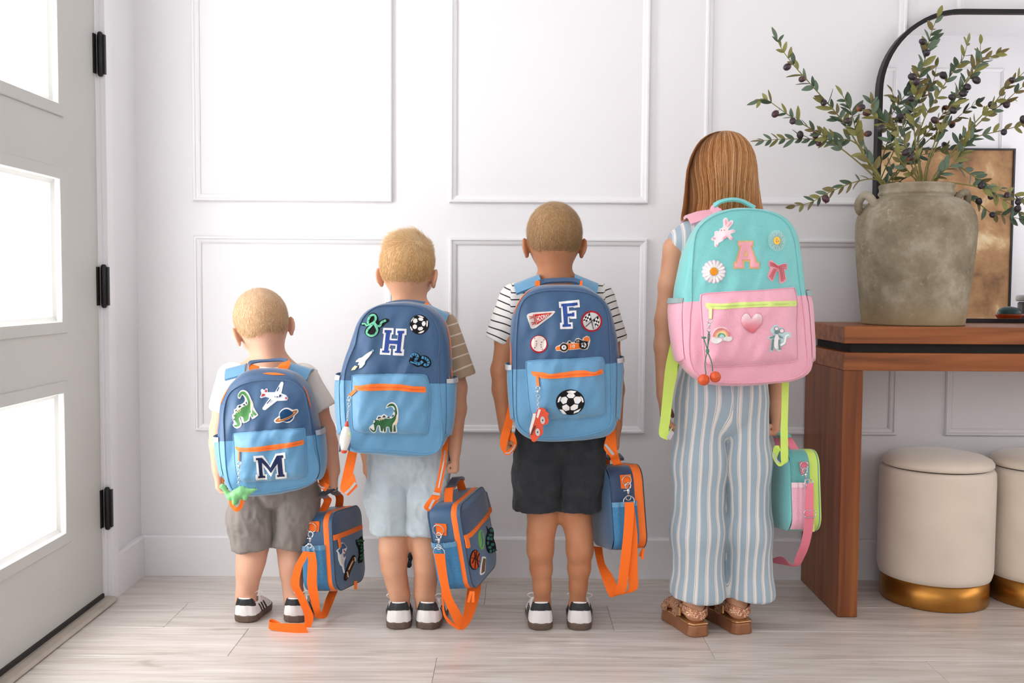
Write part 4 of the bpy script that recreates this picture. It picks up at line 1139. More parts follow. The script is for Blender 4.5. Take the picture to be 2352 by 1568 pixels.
F.ell(cc, (86 * kG, 0.078, 115 * kG), None, 0.03); F.ell(hc, (84 * kG, 0.082, 95 * kG), None, 0.03)
F.cone(cc, 62 * kG, hc, 62 * kG, 0.03, flat=((0, 1, 0), 0.9))
armsG = [([(1553, 572, 0), (1527, 735, 0.0), (1523, 900, 0.01)], hang(1, False, 0.35, d=(0.10, 0.02, -1))), ([(1752, 565, 0), (1786, 735, 0.02), (1781, 935, 0.02)], hang(-1, True, d=(-0.05, 0.0, -1)))]
for jt, hd in armsG:
    q = [P3(j[0], j[1], Y_G + j[2]) for j in jt]
    F.cone(nb + np.array([0, 0, -0.02]), 44 * kG, q[0], 0.030, 0.02)
    mid = q[0] * 0.5 + q[1] * 0.5; fm = q[1] * 0.65 + q[2] * 0.35
    F.chain([(q[0], 0.0345), (mid, 0.031), (q[1], 0.0262)], 0.014); F.chain([(q[1], 0.0262), (fm, 0.0265), (q[2], 0.0185)], 0.012)
    hand_sdf(F, q[2], np.array(hd['d']), np.array(hd['palm']), np.array(hd['thumb']), 0.132, hd['curl'], 0.1, hd['fist'])
heelsG = [(1611, 1463, -0.33), (1711, 1457, -0.33)]
for (xc, hl) in ((1607, heelsG[0]), (1714, heelsG[1])):
    hp = np.array(G(hl[0], hl[1])); fw = np.array([math.sin(hl[2]), math.cos(hl[2]), 0])
    an = hp + fw * 0.045 + np.array([0, 0, 0.085])
    kn = P3(xc, 1190, Y_G)
    F.chain([(P3(xc, 930, Y_G), 48 * kG), (kn, 0.040), (P3(xc, 1260, Y_G - 0.008), 0.033), (P3(xc * 0.5 + (1176 + an[0] / kG) * 0.5, 1345, Y_G), 0.0235), (an, 0.025)], 0.015)
    F.cone(an, 0.025, hp + fw * 0.032 + np.array([0, 0, 0.056]), 0.024, 0.015)
    F.cone(hp + fw * 0.035 + np.array([0, 0, 0.056]), 0.024, hp + fw * 0.13 + np.array([0, 0, 0.052]), 0.026, 0.02, flat=((0, 0, 1), 0.7))
    rt = np.array([math.cos(hl[2]), -math.sin(hl[2]), 0])
    for o, ln in ((-0.7, 0.026), (-0.3, 0.03), (0.05, 0.029), (0.38, 0.026), (0.7, 0.022)):
        b0 = hp + fw * 0.14 + rt * o * 0.030 + np.array([0, 0, 0.046]); F.cone(b0, 0.009, b0 + fw * ln, 0.0075, 0.003)
bodyG = soft_obj('body', F, skG, rootG, bG, it=3)
add_eyes(bodyG, cG, hwG, RG, bG)

# jumpsuit: sleeveless top and wide striped legs, one garment
V4 = 0.0036
F = Field(lo, hi, V4)
F.ell(P3(1652, 640, Y_G), (97 * kG, 0.088, 130 * kG), None, 0.0); F.ell(P3(1650, 558, Y_G), (104 * kG, 0.064, 46 * kG), None, 0.03)
for xa, xb in ((1612, 1563), (1690, 1738)): F.cone(P3(xa, 524, Y_G), 30 * kG, P3(xb, 553, Y_G), 27 * kG, 0.02, flat=((0, 1, 0), 1.35))
F.ell(P3(1657, 780, Y_G), (90 * kG, 0.084, 120 * kG), None, 0.03); F.ell(P3(1660, 905, Y_G), (104 * kG, 0.098, 110 * kG), None, 0.03)
for sx_, xx in ((-1, 1525), (1, 1777)):
    F.ell(P3(xx, 596, Y_G), (17 * kG, 0.09, 62 * kG), None, 0.006, 'cut')
F.cone(P3(1655, 520, Y_G), 42 * kG, P3(1655, 450, Y_G), 44 * kG, 0.006, 'cut')
legG = [[(P3(1609, 930, Y_G), 57 * kG), (P3(1607, 1060, Y_G), 57 * kG), (P3(1604, 1216, Y_G), 59 * kG), (P3(1605, 1360, Y_G), 61 * kG)],
        [(P3(1712, 930, Y_G), 53 * kG), (P3(1715, 1060, Y_G), 53 * kG), (P3(1718, 1216, Y_G), 52 * kG), (P3(1720, 1362, Y_G), 53 * kG)]]
for lg in legG:
    G_ = Field(lo, hi, V4)
    G_.chain(lg + [(lg[-1][0] + np.array([0, 0, -0.06]), lg[-1][1])], 0.03, 'add', ((0, 1, 0), 1.18))
    G_.cut(lg[-1][0] + np.array([0, 0, -0.002]), (0, 0.03, -1))
    G_.cone(lg[-1][0] + np.array([0, 0, 0.05]), lg[-1][1] - 0.010, lg[-1][0] - np.array([0, 0, 0.08]), lg[-1][1] - 0.006, 0, 'cut', ((0, 1, 0), 1.18))
    h = np.clip(0.5 + 0.5 * (F.f - G_.f) / 0.012, 0, 1); F.f = F.f + (G_.f - F.f) * h - 0.012 * h * (1 - h)
zc = P3(1660, 935, Y_G)[2]; xcr = P3(1664, 1000, Y_G)[0]
def sG(V):
    out = np.zeros(len(V))
    top = V[:, 0] / 0.0235 * 1.0
    res = np.zeros(len(V))
    for lg, sd in zip(legG, (-1, 1)):
        zs = np.array([p[2] for p, r in lg])[::-1]; xs_ = np.array([p[0] for p, r in lg])[::-1]
        cx = np.interp(V[:, 2], zs, xs_); a = np.arctan2(V[:, 0] - cx, -(V[:, 1] - Y_G) / 1.18)
        tw = (zc - V[:, 2]) * (1.5 if sd < 0 else 1.8)
        val = 2.75 * a + tw + sd * 2.0
        m = (V[:, 0] < xcr) if sd < 0 else (V[:, 0] >= xcr)
        res = np.where(m, val, res)
    b = np.clip((V[:, 2] - zc) / 0.05, 0, 1)
    res = res + 0.18 * vnoise(V, 9, 5)
    return np.where(V[:, 2] > zc + 0.10, V[:, 0] / 0.0225 + 0.2 * vnoise(V, 6, 2), res)
denim = rgb(160, 177, 188); cream = rgb(226, 220, 214); thin = rgb(192, 196, 200); mid_ = rgb(150, 168, 180)
stripeG = stripe_mat('striped_linen', None, [(0.0, denim), (0.60, cream), (0.665, mid_), (0.71, cream), (0.90, thin), (0.94, cream), (0.965, denim)], 1.0)
soft_obj('jumpsuit', F, stripeG, rootG, bG, it=2, wr=[(0.0042, 9, 21, (1, 1, 0.28)), (0.0014, 34, 25, (1, 1, 0.4))], attr={'s': sG})

# sandals
GLIT, nt, b = node_mat('rose_glitter')
tc = N(nt, 'ShaderNodeTexCoord'); vo = N(nt, 'ShaderNodeTexVoronoi', i_Scale=420.0); nt.links.new(tc.outputs['Object'], vo.inputs['Vector'])
r = ramp(nt, vo.outputs['Color'], [(0.2, rgb(160, 96, 66)), (0.55, rgb(204, 146, 110)), (0.8, rgb(246, 214, 186))]); nt.links.new(r.outputs[0], b.inputs['Base Color'])
b.inputs['Metallic'].default_value = 0.6; b.inputs['Roughness'].default_value = 0.35; bump(nt, b, vo.outputs['Distance'], 0.6, 0.001)
BRONZE = M('bronze_sole', (150, 98, 66), rough=0.35, metal=0.25, vary=0.08, vscale=20)
GOLDT = M('gold_trim', (206, 160, 110), rough=0.25, metal=0.7)
for hl in heelsG:
    hp = np.array(G(hl[0], hl[1])); ya = hl[2]
    s = empty('sandal'); s.parent = rootG
    s.matrix_local = Matrix.Translation(Vector(hp - bG)) @ Matrix.Rotation(-ya, 4, 'Z')
    L, w_ = 0.190, 0.034
    def plan(y): return w_ * np.interp(y / L, [0, 0.03, 0.1, 0.25, 0.45, 0.65, 0.8, 0.92, 1.0], [0.5, 0.75, 0.95, 0.97, 0.92, 1.05, 1.08, 0.85, 0.3])
    lo2, hi2 = (-0.06, -0.02, -0.01), (0.06, L + 0.02, 0.14)
    F = Field(lo2, hi2, 0.0026)
    F.fn(lo2, hi2, lambda X, Y, Z: np.maximum(np.maximum(np.abs(X) - plan(Y) + 0.004 * np.clip(Z / 0.03, 0, 1), np.maximum(-Y, Y - L)), np.abs(Z - 0.0155) - 0.0155) * 0.9)
    soft_obj('sole', F, BRONZE, s, it=2)
    F = Field(lo2, hi2, 0.0018)
    F.fn(lo2, hi2, lambda X, Y, Z: np.maximum(np.maximum(np.abs(X) - plan(Y) * 0.93, np.maximum(-Y + 0.002, Y - L + 0.004)), np.abs(Z - 0.0335) - 0.0024) * 0.9)
    soft_obj('footbed', F, GOLDT, s, it=1)
    # heel strap: a glitter band round the back of the heel, fastened to the sides
    rows = []
    for q in range(15):
        a = -math.pi * 0.5 + math.pi * q / 14; x = 0.0325 * math.sin(a); y = 0.040 - 0.037 * math.cos(a) + (0.02 if abs(q - 7) == 7 else 0)
        z0 = 0.046 + 0.010 * abs(math.sin(a)); rows.append(((x * 1.02, y, z0), (x * 0.96, y + 0.001, z0 + 0.021)))
    ribbon('heel_strap', rows, GLIT, s, 0.0035, 2)
    rows = []
    for q in range(13):
        a = -math.pi * 0.56 + math.pi * 1.12 * q / 12; x = 0.036 * math.sin(a); z = 0.036 + 0.044 * max(0.0, math.cos(a))
        rows.append(((x, 0.070 + 0.012 * math.cos(a), z), (x, 0.092 + 0.012 * math.cos(a), z)))
    ribbon('instep_strap', rows, GLIT, s, 0.0035, 2)
    rows = []
    for q in range(13):
        a = -math.pi * 0.56 + math.pi * 1.12 * q / 12; x = 0.038 * math.sin(a); z = 0.034 + 0.030 * max(0.0, math.cos(a))
        rows.append(((x, 0.128, z), (x, 0.156, z)))
    ribbon('toe_strap', rows, GLIT, s, 0.0035, 2)
    for sd in (-1, 1):
        ribbon('side_strap', [((sd * 0.0365, 0.052, 0.045), (sd * 0.0365, 0.060, 0.066)), ((sd * 0.0375, 0.068, 0.042), (sd * 0.037, 0.078, 0.058)), ((sd * 0.0375, 0.084, 0.036), (sd * 0.037, 0.094, 0.046))], GLIT, s, 0.0035, 3)
    bk = box('buckle', (-0.041, 0.047, 0.046), (-0.036, 0.060, 0.068), GOLDT, s, 0.001)

# long straight hair
HY = [301.5, 303, 309, 320, 333, 356, 391, 430, 470, 492, 508]
HWd = [0, 17, 32, 46, 56, 67, 75, 78.5, 84, 88, 90]
HCx = [1663, 1663, 1662, 1661, 1661, 1660, 1658, 1658, 1660, 1660, 1660]
HDb = [0.0, 0.028, 0.052, 0.070, 0.086, 0.100, 0.106, 0.098, 0.082, 0.074, 0.068]     # towards the camera
HDf = [0.0, 0.026, 0.046, 0.060, 0.072, 0.078, 0.074, 0.060, 0.045, 0.040, 0.040]
HZ = np.array([P3(1660, y, Y_G)[2] for y in HY])
def hair_pt(phi, z, infl=0.0):
    zz = HZ[::-1]
    wv = np.interp(z, zz, np.array(HWd[::-1]) * kG) + infl; db = np.interp(z, zz, HDb[::-1]) + infl; df = np.interp(z, zz, HDf[::-1]) + infl
    cx = np.interp(z, zz, [P3(x, y, Y_G)[0] for x, y in zip(HCx[::-1], HY[::-1])])
    x = np.sin(phi) * wv; c_ = np.cos(phi); y = np.where(c_ > 0, -c_ * db, -c_ * df)
    return np.stack([cx + x, Y_G + 0.004 + y, z + 0 * x], -1)
hairG = hair_mat('hair_strawberry', (152, 92, 46), (208, 146, 86), (244, 202, 148), rough=0.36)
nz_, nph = 44, 120
zs_ = np.concatenate([HZ[0] + (HZ[5] - HZ[0]) * (np.linspace(0, 1, 16) ** 1.8), np.linspace(HZ[5], HZ[-1], nz_ - 15)[1:]])
zs_[0] -= 0.0004
ph = np.linspace(-math.pi, math.pi, nph)
VV = []
for z in zs_:
    f_ = np.clip((HZ[3] - z) / (HZ[3] - HZ[8]), 0, 1); f_ = f_ * f_ * (3 - 2 * f_); lim = math.pi - f_ * (math.pi - 1.9)
    VV.append(hair_pt(ph / math.pi * lim, np.full(nph, z), -0.004 + 0.0018 * np.sin(ph * 26 + 3 * np.sin(ph * 3)) * min(1, (HZ[0] - z) / 0.05)))
VV = np.concatenate(VV); ii = np.arange(nz_ - 0)[: len(zs_) - 1]
Q = np.array([(i * nph + j, i * nph + j + 1, (i + 1) * nph + j + 1, (i + 1) * nph + j) for i in range(len(zs_) - 1) for j in range(nph - 1)])
tone = np.clip(0.5 + 0.16 * np.sin(np.tile(ph, len(zs_)) * 31) * np.sin(np.tile(ph, len(zs_)) * 7 + 1), 0, 1)
hairO = mesh_obj('hair', VV - bG, Q, hairG, rootG, smooth=True, attr={'s': tone})
rg = np.random.RandomState(5); n = 5200; T = 16
phi = rg.uniform(-math.pi, math.pi, n); clump = np.round(phi * 14) / 14; phi = phi * 0.55 + clump * 0.45
t0 = rg.uniform(0, 0.20, n) ** 1.4; t1 = 1.0 - rg.uniform(0, 0.06, n)
wv_ = rg.normal(0, 0.035, n); off_ = rg.normal(0.0, 0.0014, n); side_ = rg.uniform(0, 6.28, n)
VV = np.empty((n, T, 2, 3))
Htot = HZ[0] - HZ[-1]
for k in range(T):
    u = t0 + (t1 - t0) * k / (T - 1); z = HZ[0] - 0.0008 - Htot * u ** 1.25
    f_ = np.clip((HZ[3] - z) / (HZ[3] - HZ[8]), 0, 1); f_ = f_ * f_ * (3 - 2 * f_); lim = math.pi - f_ * (math.pi - 1.95)
    pp = phi / math.pi * lim + wv_ * np.sin(u * 4 + side_) * (0.4 + u)
    c0 = hair_pt(pp, z, off_ + 0.0008 + 0.002 * u); c1 = hair_pt(pp + 0.012 * (1 - 0.5 * k / T), z, off_ + 0.0012 + 0.002 * u)
    VV[:, k, 0] = c0; VV[:, k, 1] = c1
base = (np.arange(n) * T * 2)[:, None]
Q = np.concatenate([base + np.array([[2 * k, 2 * k + 1, 2 * k + 3, 2 * k + 2]]) for k in range(T - 1)])
tn = np.clip(0.5 + 0.22 * np.sin(clump * 23) + rg.normal(0, 0.22, n), 0, 1)
st = mesh_obj('hair_strands', VV.reshape(-1, 3) - bG, Q, hairG, hairO, smooth=True, attr={'s': np.repeat(tn, T * 2)}); st['kind'] = 'stuff'
# ================================================================== BAGS: cloth surfaces, flat appliques and hardware
class Surf:
    """a sewn face that appliques lie on: local axis 'y' faces -y, axis 'x' faces sgn*x; height(u, v) is how far it bulges out"""
    def __init__(self, mat, axis='y', sgn=-1, base=0.0, height=None):
        self.m = mat; self.inv = mat.inverted(); self.axis = axis; self.sgn = sgn; self.base = base; self.h = height or (lambda u, v: 0.0)
        self.o = self.inv @ CAM_P
    def hit(self, px, py):
        d = self.inv.to_3x3() @ ray(px, py); n = self.base
        i = 1 if self.axis == 'y' else 0
        for _ in range(6):
            t = (n - self.o[i]) / d[i]; p = self.o + d * t
            u, v = (p.x, p.z) if i == 1 else (p.y, p.z)
            n = self.base + self.sgn * float(self.h(u, v))
        return (u, v)
    def pt(self, u, v, lift):
        n = self.base + self.sgn * (float(self.h(u, v)) + lift)
        return (u, n, v) if self.axis == 'y' else (n, u, v)
def dens(poly, step):
    out = []
    for a, b in zip(poly, poly[1:] + poly[:1]):
        n = max(1, int(math.hypot(b[0] - a[0], b[1] - a[1]) / step))
        for k in range(n): out.append((a[0] + (b[0] - a[0]) * k / n, a[1] + (b[1] - a[1]) * k / n))
    return out
def smooth_poly(poly, n=3):
    return [tuple(p) for p in catmull([np.array(q, float) for q in poly], n, True)]
def applique_uv(name, surf, uv, mat, parent, lift=0.0004, thick=0.0014, step=0.0042, grid=0.0048, dome=0.0):
    uv = dens(uv, step); n = len(uv)
    us = [p[0] for p in uv]; vs = [p[1] for p in uv]
    pts = [Vector(p) for p in uv]
    def inside(x, y):
        c = False; j = n - 1
        for i in range(n):
            if (uv[i][1] > y) != (uv[j][1] > y) and x < (uv[j][0] - uv[i][0]) * (y - uv[i][1]) / (uv[j][1] - uv[i][1]) + uv[i][0]: c = not c
            j = i
        return c
    gx = np.arange(min(us) + grid * 0.5, max(us), grid); gy = np.arange(min(vs) + grid * 0.5, max(vs), grid)
    for x in gx:
        for y in gy:
            if inside(x, y) and min((x - a) ** 2 + (y - b) ** 2 for a, b in uv) > (grid * 0.35) ** 2: pts.append(Vector((x, y)))
    r = delaunay_2d_cdt(pts, [(i, (i + 1) % n) for i in range(n)], [list(range(n))], 1, 1e-7)
    V2, E2, F2 = r[0], r[1], r[2]
    cu, cv = sum(us) / n, sum(vs) / n; rad = max(math.hypot(a - cu, b - cv) for a, b in uv)
    def L(p):
        if not dome: return lift + thick
        d = min(math.hypot(p[0] - a, p[1] - b) for a, b in uv); return lift + thick + dome * min(1.0, d / (0.35 * rad)) ** 0.5
    verts = [surf.pt(p[0], p[1], L(p)) for p in V2]
    faces = [tuple(f) for f in F2]
    # rim: boundary edges of the triangulation
    cnt = {}
    for f in faces:
        for a, b in zip(f, f[1:] + f[:1]): cnt[(min(a, b), max(a, b))] = cnt.get((min(a, b), max(a, b)), 0) + 1
    m = {}
    def low(i):
        if i not in m: m[i] = len(verts); verts.append(surf.pt(V2[i][0], V2[i][1], lift - 0.0006))
        return m[i]
    for (a, b), c in cnt.items():
        if c == 1: faces.append((a, b, low(b), low(a)))
    bm = bmesh.new(); bv = [bm.verts.new(v) for v in verts]
    for f in faces:
        try: bm.faces.new([bv[k] for k in f])
        except ValueError: pass
    return bm_obj(name, bm, mat, parent)
def applique(name, surf, px, mat, parent, **kw):
    return applique_uv(name, surf, [surf.hit(*p) for p in px], mat, parent, **kw)
def strip(name, surf, px, width, mat, parent, lift=0.0016, sub=4, closed=False, taper=False, thick=0.0008):
    """a band of constant pixel width following a pixel path on the cloth"""
    P = catmull([np.array(p, float) for p in px], sub, closed); n = len(P); verts, faces = [], []
    for i in range(n):
        a = P[(i - 1) % n] if closed else P[max(i - 1, 0)]; b = P[(i + 1) % n] if closed else P[min(i + 1, n - 1)]
        t = b - a; t = t / (np.linalg.norm(t) + 1e-9); nn = np.array([-t[1], t[0]]) * width / 2
        if taper: nn = nn * max(0.15, math.sin(math.pi * (0.06 + 0.88 * i / (n - 1))))
        for q in (P[i] + nn, P[i] - nn):
            u, v = surf.hit(*q); verts += [surf.pt(u, v, lift + thick), surf.pt(u, v, lift - thick)]
    for i in range(n if closed else n - 1):
        o, p = i * 4, ((i + 1) % n) * 4
        faces += [(o, o + 2, p + 2, p), (o, p, p + 1, o + 1), (o + 2, o + 3, p + 3, p + 2)]
    if not closed: faces += [(0, 1, 3, 2), (4 * n - 4, 4 * n - 2, 4 * n - 1, 4 * n - 3)]
    bm = bmesh.new(); bv = [bm.verts.new(v) for v in verts]
    for f in faces:
        try: bm.faces.new([bv[k] for k in f])
        except ValueError: pass
    return bm_obj(name, bm, mat, parent)
def El(cx, cy, rx, ry=None, n=28, rot=0.0, a0=0, a1=360):
    ry = rx if ry is None else ry; c, s = math.cos(rot), math.sin(rot); out = []
    m = n if a1 - a0 >= 360 else n + 1
    for k in range(m):
        a = math.radians(a0 + (a1 - a0) * k / n); x, y = rx * math.cos(a), ry * math.sin(a); out.append((cx + x * c - y * s, cy + x * s + y * c))
    return out
def crop(x0, y0, s):
    return lambda pts: [(x0 + p[0] / s, y0 + p[1] / s) for p in pts]
def text_applique(name, surf, txt, quad, mat, parent, lift=0.0022, bold=0.0):
    """flat lettering laid into a quadrilateral of photo pixels (top-left, top-right, bottom-right, bottom-left)"""
    cu = bpy.data.curves.new('lettering', 'FONT'); cu.body = txt; cu.resolution_u = 3; cu.offset = bold
    ob = bpy.data.objects.new('lettering', cu); COL.objects.link(ob)
    dg = bpy.context.evaluated_depsgraph_get(); me = bpy.data.meshes.new_from_object(ob.evaluated_get(dg))
    bpy.data.objects.remove(ob)
    co = np.array([v.co[:] for v in me.vertices]); lo, hi = co.min(0), co.max(0)
    TL, TR, BR, BL = [np.array(q, float) for q in quad]
    verts = []
    for c in co:
        s = (c[0] - lo[0]) / (hi[0] - lo[0]); t = (c[1] - lo[1]) / (hi[1] - lo[1])
        q = (BL * (1 - s) + BR * s) * (1 - t) + (TL * (1 - s) + TR * s) * t
        u, v = surf.hit(*q); verts.append(surf.pt(u, v, lift))
    faces = [tuple(p.vertices) for p in me.polygons]
    bpy.data.meshes.remove(me)
    o = mesh_obj(name, verts, faces, mat, parent); return o
def stack(surf, root, name, C, layers, label=None, thick=0.0014, dome=0.0):
    """a patch: the first layer is its backing (part), the others its details (sub-parts). layer = (name, kind, data, colour)"""
    base = None
    for k, ly in enumerate(layers):
        nm, kind, data, mat = ly[:4]; opt = ly[4] if len(ly) > 4 else {}
        par = root if base is None else base
        lift = 0.0003 if base is None else 0.0020 + 0.0004 * min(k, 6) + opt.get('lift', 0) + dome * 0.8
        if kind == 'poly': o = applique(nm, surf, C(data), mat, par, lift=lift, thick=thick if base is None else 0.0006, dome=dome if base is None else opt.get('dome', 0))
        elif kind == 'strip': o = strip(nm, surf, C(data), opt.get('w', 3) , mat, par, lift=lift + 0.0006, closed=opt.get('closed', False), taper=opt.get('taper', False))
        elif kind == 'text': o = text_applique(nm, surf, opt['t'], C(data), mat, par, lift=lift + 0.001, bold=opt.get('bold', 0.0))
        if base is None:
            base = o
            if label: o['label'] = label
    return base

# fabrics and colours
ORANGE = M('neon_orange_webbing', (255, 118, 40), rough=0.75, spec=0.2, bumpy=0.25, bscale=700, bdist=0.0005)
ORANGEZ = M('neon_orange_zip', (255, 124, 48), rough=0.6, spec=0.3, bumpy=0.4, bscale=420, bdist=0.0008)
LIME = M('neon_lime_webbing', (206, 232, 112), rough=0.75, spec=0.2, bumpy=0.25, bscale=700, bdist=0.0005)
LIMEZ = M('pale_lime_zip', (218, 236, 138), rough=0.6, spec=0.3, bumpy=0.4, bscale=420, bdist=0.0008)
REFL = M('reflective_tape', (188, 188, 190), rough=0.4, metal=0.2)
STEEL = M('polished_steel', (205, 205, 208), rough=0.18, metal=1.0)
def cloth_mat(name, col, vary=0.05):
    return M(name, col, rough=0.5, sheen=0.35, spec=0.5, bumpy=0.3, bscale=1100, bdist=0.0005, vary=max(vary, 0.11), vscale=620)
NAVY, SKY = (50, 86, 124), (94, 150, 188)
MINT, PINK = (122, 200, 198), (240, 172, 190)
def split_mat(name, top, bottom, a, b):
    """two cloth panels seamed along the line z = a*x + b of the bag"""
    m, nt, bs = node_mat(name)
    tc = N(nt, 'ShaderNodeTexCoord'); s = N(nt, 'ShaderNodeSeparateXYZ'); nt.links.new(tc.outputs['Object'], s.inputs[0])
    mu = N(nt, 'ShaderNodeMath', operation='MULTIPLY_ADD'); mu.inputs[1].default_value = -a; nt.links.new(s.outputs[0], mu.inputs[0]); nt.links.new(s.outputs[2], mu.inputs[2])
    gt = N(nt, 'ShaderNodeMath', operation='GREATER_THAN'); gt.inputs[1].default_value = b; nt.links.new(mu.outputs[0], gt.inputs[0])
    nz = N(nt, 'ShaderNodeTexNoise', i_Scale=620.0, i_Detail=4.0, i_Roughness=0.7); nt.links.new(tc.outputs['Object'], nz.inputs['Vector'])
    def two(c): return ramp(nt, nz.outputs[0], [(0.3, tuple(v * 0.86 for v in rgb(*c)[:3]) + (1,)), (0.7, tuple(min(1, v * 1.14) for v in rgb(*c)[:3]) + (1,))])
    mx = N(nt, 'ShaderNodeMix', data_type='RGBA'); nt.links.new(gt.outputs[0], mx.inputs[0]); nt.links.new(two(bottom).outputs[0], mx.inputs[6]); nt.links.new(two(top).outputs[0], mx.inputs[7])
    nt.links.new(mx.outputs[2], bs.inputs['Base Color']); bs.inputs['Roughness'].default_value = 0.5; bs.inputs['Specular IOR Level'].default_value = 0.5; bs.inputs['Sheen Weight'].default_value = 0.35; bs.inputs['Sheen Roughness'].default_value = 0.4
    n2 = N(nt, 'ShaderNodeTexNoise', i_Scale=1000.0); nt.links.new(tc.outputs['Object'], n2.inputs['Vector']); bump(nt, bs, n2.outputs[0], 0.3, 0.0005)
    return m

class Backpack:
    def __init__(self, label, name_group, Yf, seam, outer, split, cols, D=0.115, yo=0.055, puff=0.022, yaw=0.0, pitch=0.0, seed=0, wr=0.0065):
        xs = [p[0] for p in seam]; ys = [p[1] for p in seam]
        o = W((min(xs) + max(xs)) / 2, max(ys), Yf)
        R = Matrix.Rotation(yaw, 4, 'Z') @ Matrix.Rotation(pitch, 4, 'X')
        self.m = Matrix.Translation(o) @ R; self.inv = self.m.inverted()
        self.root = empty('backpack', mat4=self.m); tag(self.root, label, 'backpack', name_group)
        flat0 = Surf(self.m, 'y', -1, 0.0); flat1 = Surf(self.m, 'y', -1, yo)
        S0 = [flat0.hit(*p) for p in seam]; S1 = [flat1.hit(*p) for p in outer]
        self.c = (np.mean([p[0] for p in S0]), (min(p[1] for p in S0) + max(p[1] for p in S0)) / 2)
        self.NA = 144
        self.th = np.linspace(-math.pi, math.pi, self.NA, endpoint=False)
        self.Rs = self.polar(S0); self.Ro = self.polar(S1); self.D = D; self.yo = yo; self.puff = puff; self.seed = seed; self.wr = wr
        self.pockets = []
        l, r = flat0.hit(*split[0]), flat0.hit(*split[1])
        self.sa = (r[1] - l[1]) / (r[0] - l[0]); self.sb = l[1] - self.sa * l[0]
        self.mat = split_mat('pack_cloth_%d' % seed, cols[0], cols[1], self.sa, self.sb)
        self.top = cloth_mat('pack_top_%d_%d_%d' % cols[0], cols[0]); self.low = cloth_mat('pack_low_%d_%d_%d' % cols[1], cols[1])
        self.surf = Surf(self.m, 'y', -1, 0.0, self.height)
    def polar(self, pts):
        P = smooth_poly([tuple(p) for p in pts], 4)
        a = np.array([math.atan2(p[1] - self.c[1], p[0] - self.c[0]) for p in P]); r = np.array([math.hypot(p[0] - self.c[0], p[1] - self.c[1]) for p in P])
        o = np.argsort(a); a, r = a[o], r[o]
        R = np.interp(self.th, np.concatenate([a - 2 * math.pi, a, a + 2 * math.pi]), np.concatenate([r, r, r]))
        return (np.roll(R, 1) + 2 * R + np.roll(R, -1)) / 4
    def rad(self, T, R): return float(np.interp(T, np.append(self.th, math.pi), np.append(R, R[0])))
    def height(self, u, v):
        du, dv = u - self.c[0], v - self.c[1]; t = math.hypot(du, dv) / (self.rad(math.atan2(dv, du), self.Rs) + 1e-9)
        t = min(t, 1.0); s = self.seed * 5.3
        h = self.puff * (1 - t ** 2.4)
        f = (1 - t ** 6)
        n = mnoise.noise(Vector((u * 20 + s + v * 4, v * 8, s))) * 1.6 + 1.1 * mnoise.noise(Vector((u * 42 - v * 14, v * 16 + s, 2 * s))) 
        h += self.wr * n * f
        for pk in self.pockets: h += self.pocket_h(pk, u, v)
        return h
    def pocket_h(self, pk, u, v):
        c, th, R, dp, ww = pk; du, dv = u - c[0], v - c[1]
        t = math.hypot(du, dv) / (float(np.interp(math.atan2(dv, du), th, R)) + 1e-9)
        if t >= 1: return 0.0
        n = 1.4 * mnoise.noise(Vector((u * 20 + 7 + self.seed, v * 20, 3.1 + self.seed))) + 0.9 * mnoise.noise(Vector((u * 38 + v * 25, v * 30, 8.1 + self.seed)))
        return dp * (1 - t ** 7) + ww * n * (1 - t ** 4)
    def build(self):
        th, NA = self.th, self.NA
        # front panel
        ts = [1.0, 0.985, 0.965, 0.94, 0.91, 0.87, 0.83, 0.78, 0.73, 0.68, 0.62, 0.56, 0.5, 0.44, 0.38, 0.32, 0.26, 0.2, 0.14, 0.07]
        pk, self.pockets = self.pockets, []
        V, F = [], []
        for t in ts:
            for a, r in zip(th, self.Rs):
                u, v = self.c[0] + t * r * math.cos(a), self.c[1] + t * r * math.sin(a); V.append((u, -self.height(u, v), v))
        V.append((self.c[0], -self.height(*self.c), self.c[1]))
        for i in range(len(ts) - 1):
            for k in range(NA): F.append((i * NA + k, i * NA + (k + 1) % NA, (i + 1) * NA + (k + 1) % NA, (i + 1) * NA + k))
        b = (len(ts) - 1) * NA
        for k in range(NA): F.append((b + k, b + (k + 1) % NA, len(V) - 1))
        mesh_obj('front_panel', V, F, self.mat, self.root, smooth=True)
        self.pockets = pk
        # gusset and back
        V, F = [], []
        Rs, Ro, D, yo = self.Rs, self.Ro, self.D, self.yo
        self.rings = [(Rs, 0.0), (Rs + 0.30 * (Ro - Rs) + 0.001, 0.004), (Rs + 0.62 * (Ro - Rs), 0.014), (Rs + 0.88 * (Ro - Rs), yo * 0.6), (Ro, yo), (Ro * 0.995, yo + 0.45 * (D - yo)), (Ro * 0.975, yo + 0.8 * (D - yo)), (Ro * 0.93, D)]
        for q, (R, y) in enumerate(self.rings):
            for k in range(NA):
                a = th[k]; w_ = 0.0
                if 1 < q < 7: w_ = 0.0016 * mnoise.noise(Vector((math.cos(a) * 5, math.sin(a) * 5 + self.seed, y * 30)))
                V.append((self.c[0] + (R[k] + w_) * math.cos(a), y, self.c[1] + (R[k] + w_) * math.sin(a)))
        for i in range(len(self.rings) - 1):
            for k in range(NA): F.append((i * NA + k, (i + 1) * NA + k, (i + 1) * NA + (k + 1) % NA, i * NA + (k + 1) % NA))
        mesh_obj('gusset', V, F, self.mat, self.root, smooth=True)
        Vb = [V[(len(self.rings) - 1) * NA + k] for k in range(NA)]
        mesh_obj('back_panel', Vb + [(self.c[0], D + 0.004, self.c[1])], [(k, NA, (k + 1) % NA) for k in range(NA)], self.top, self.root, smooth=True)
        path = [(self.c[0] + (r + 0.0004) * math.cos(a), -0.0008, self.c[1] + (r + 0.0004) * math.sin(a)) for a, r in zip(th, Rs)]
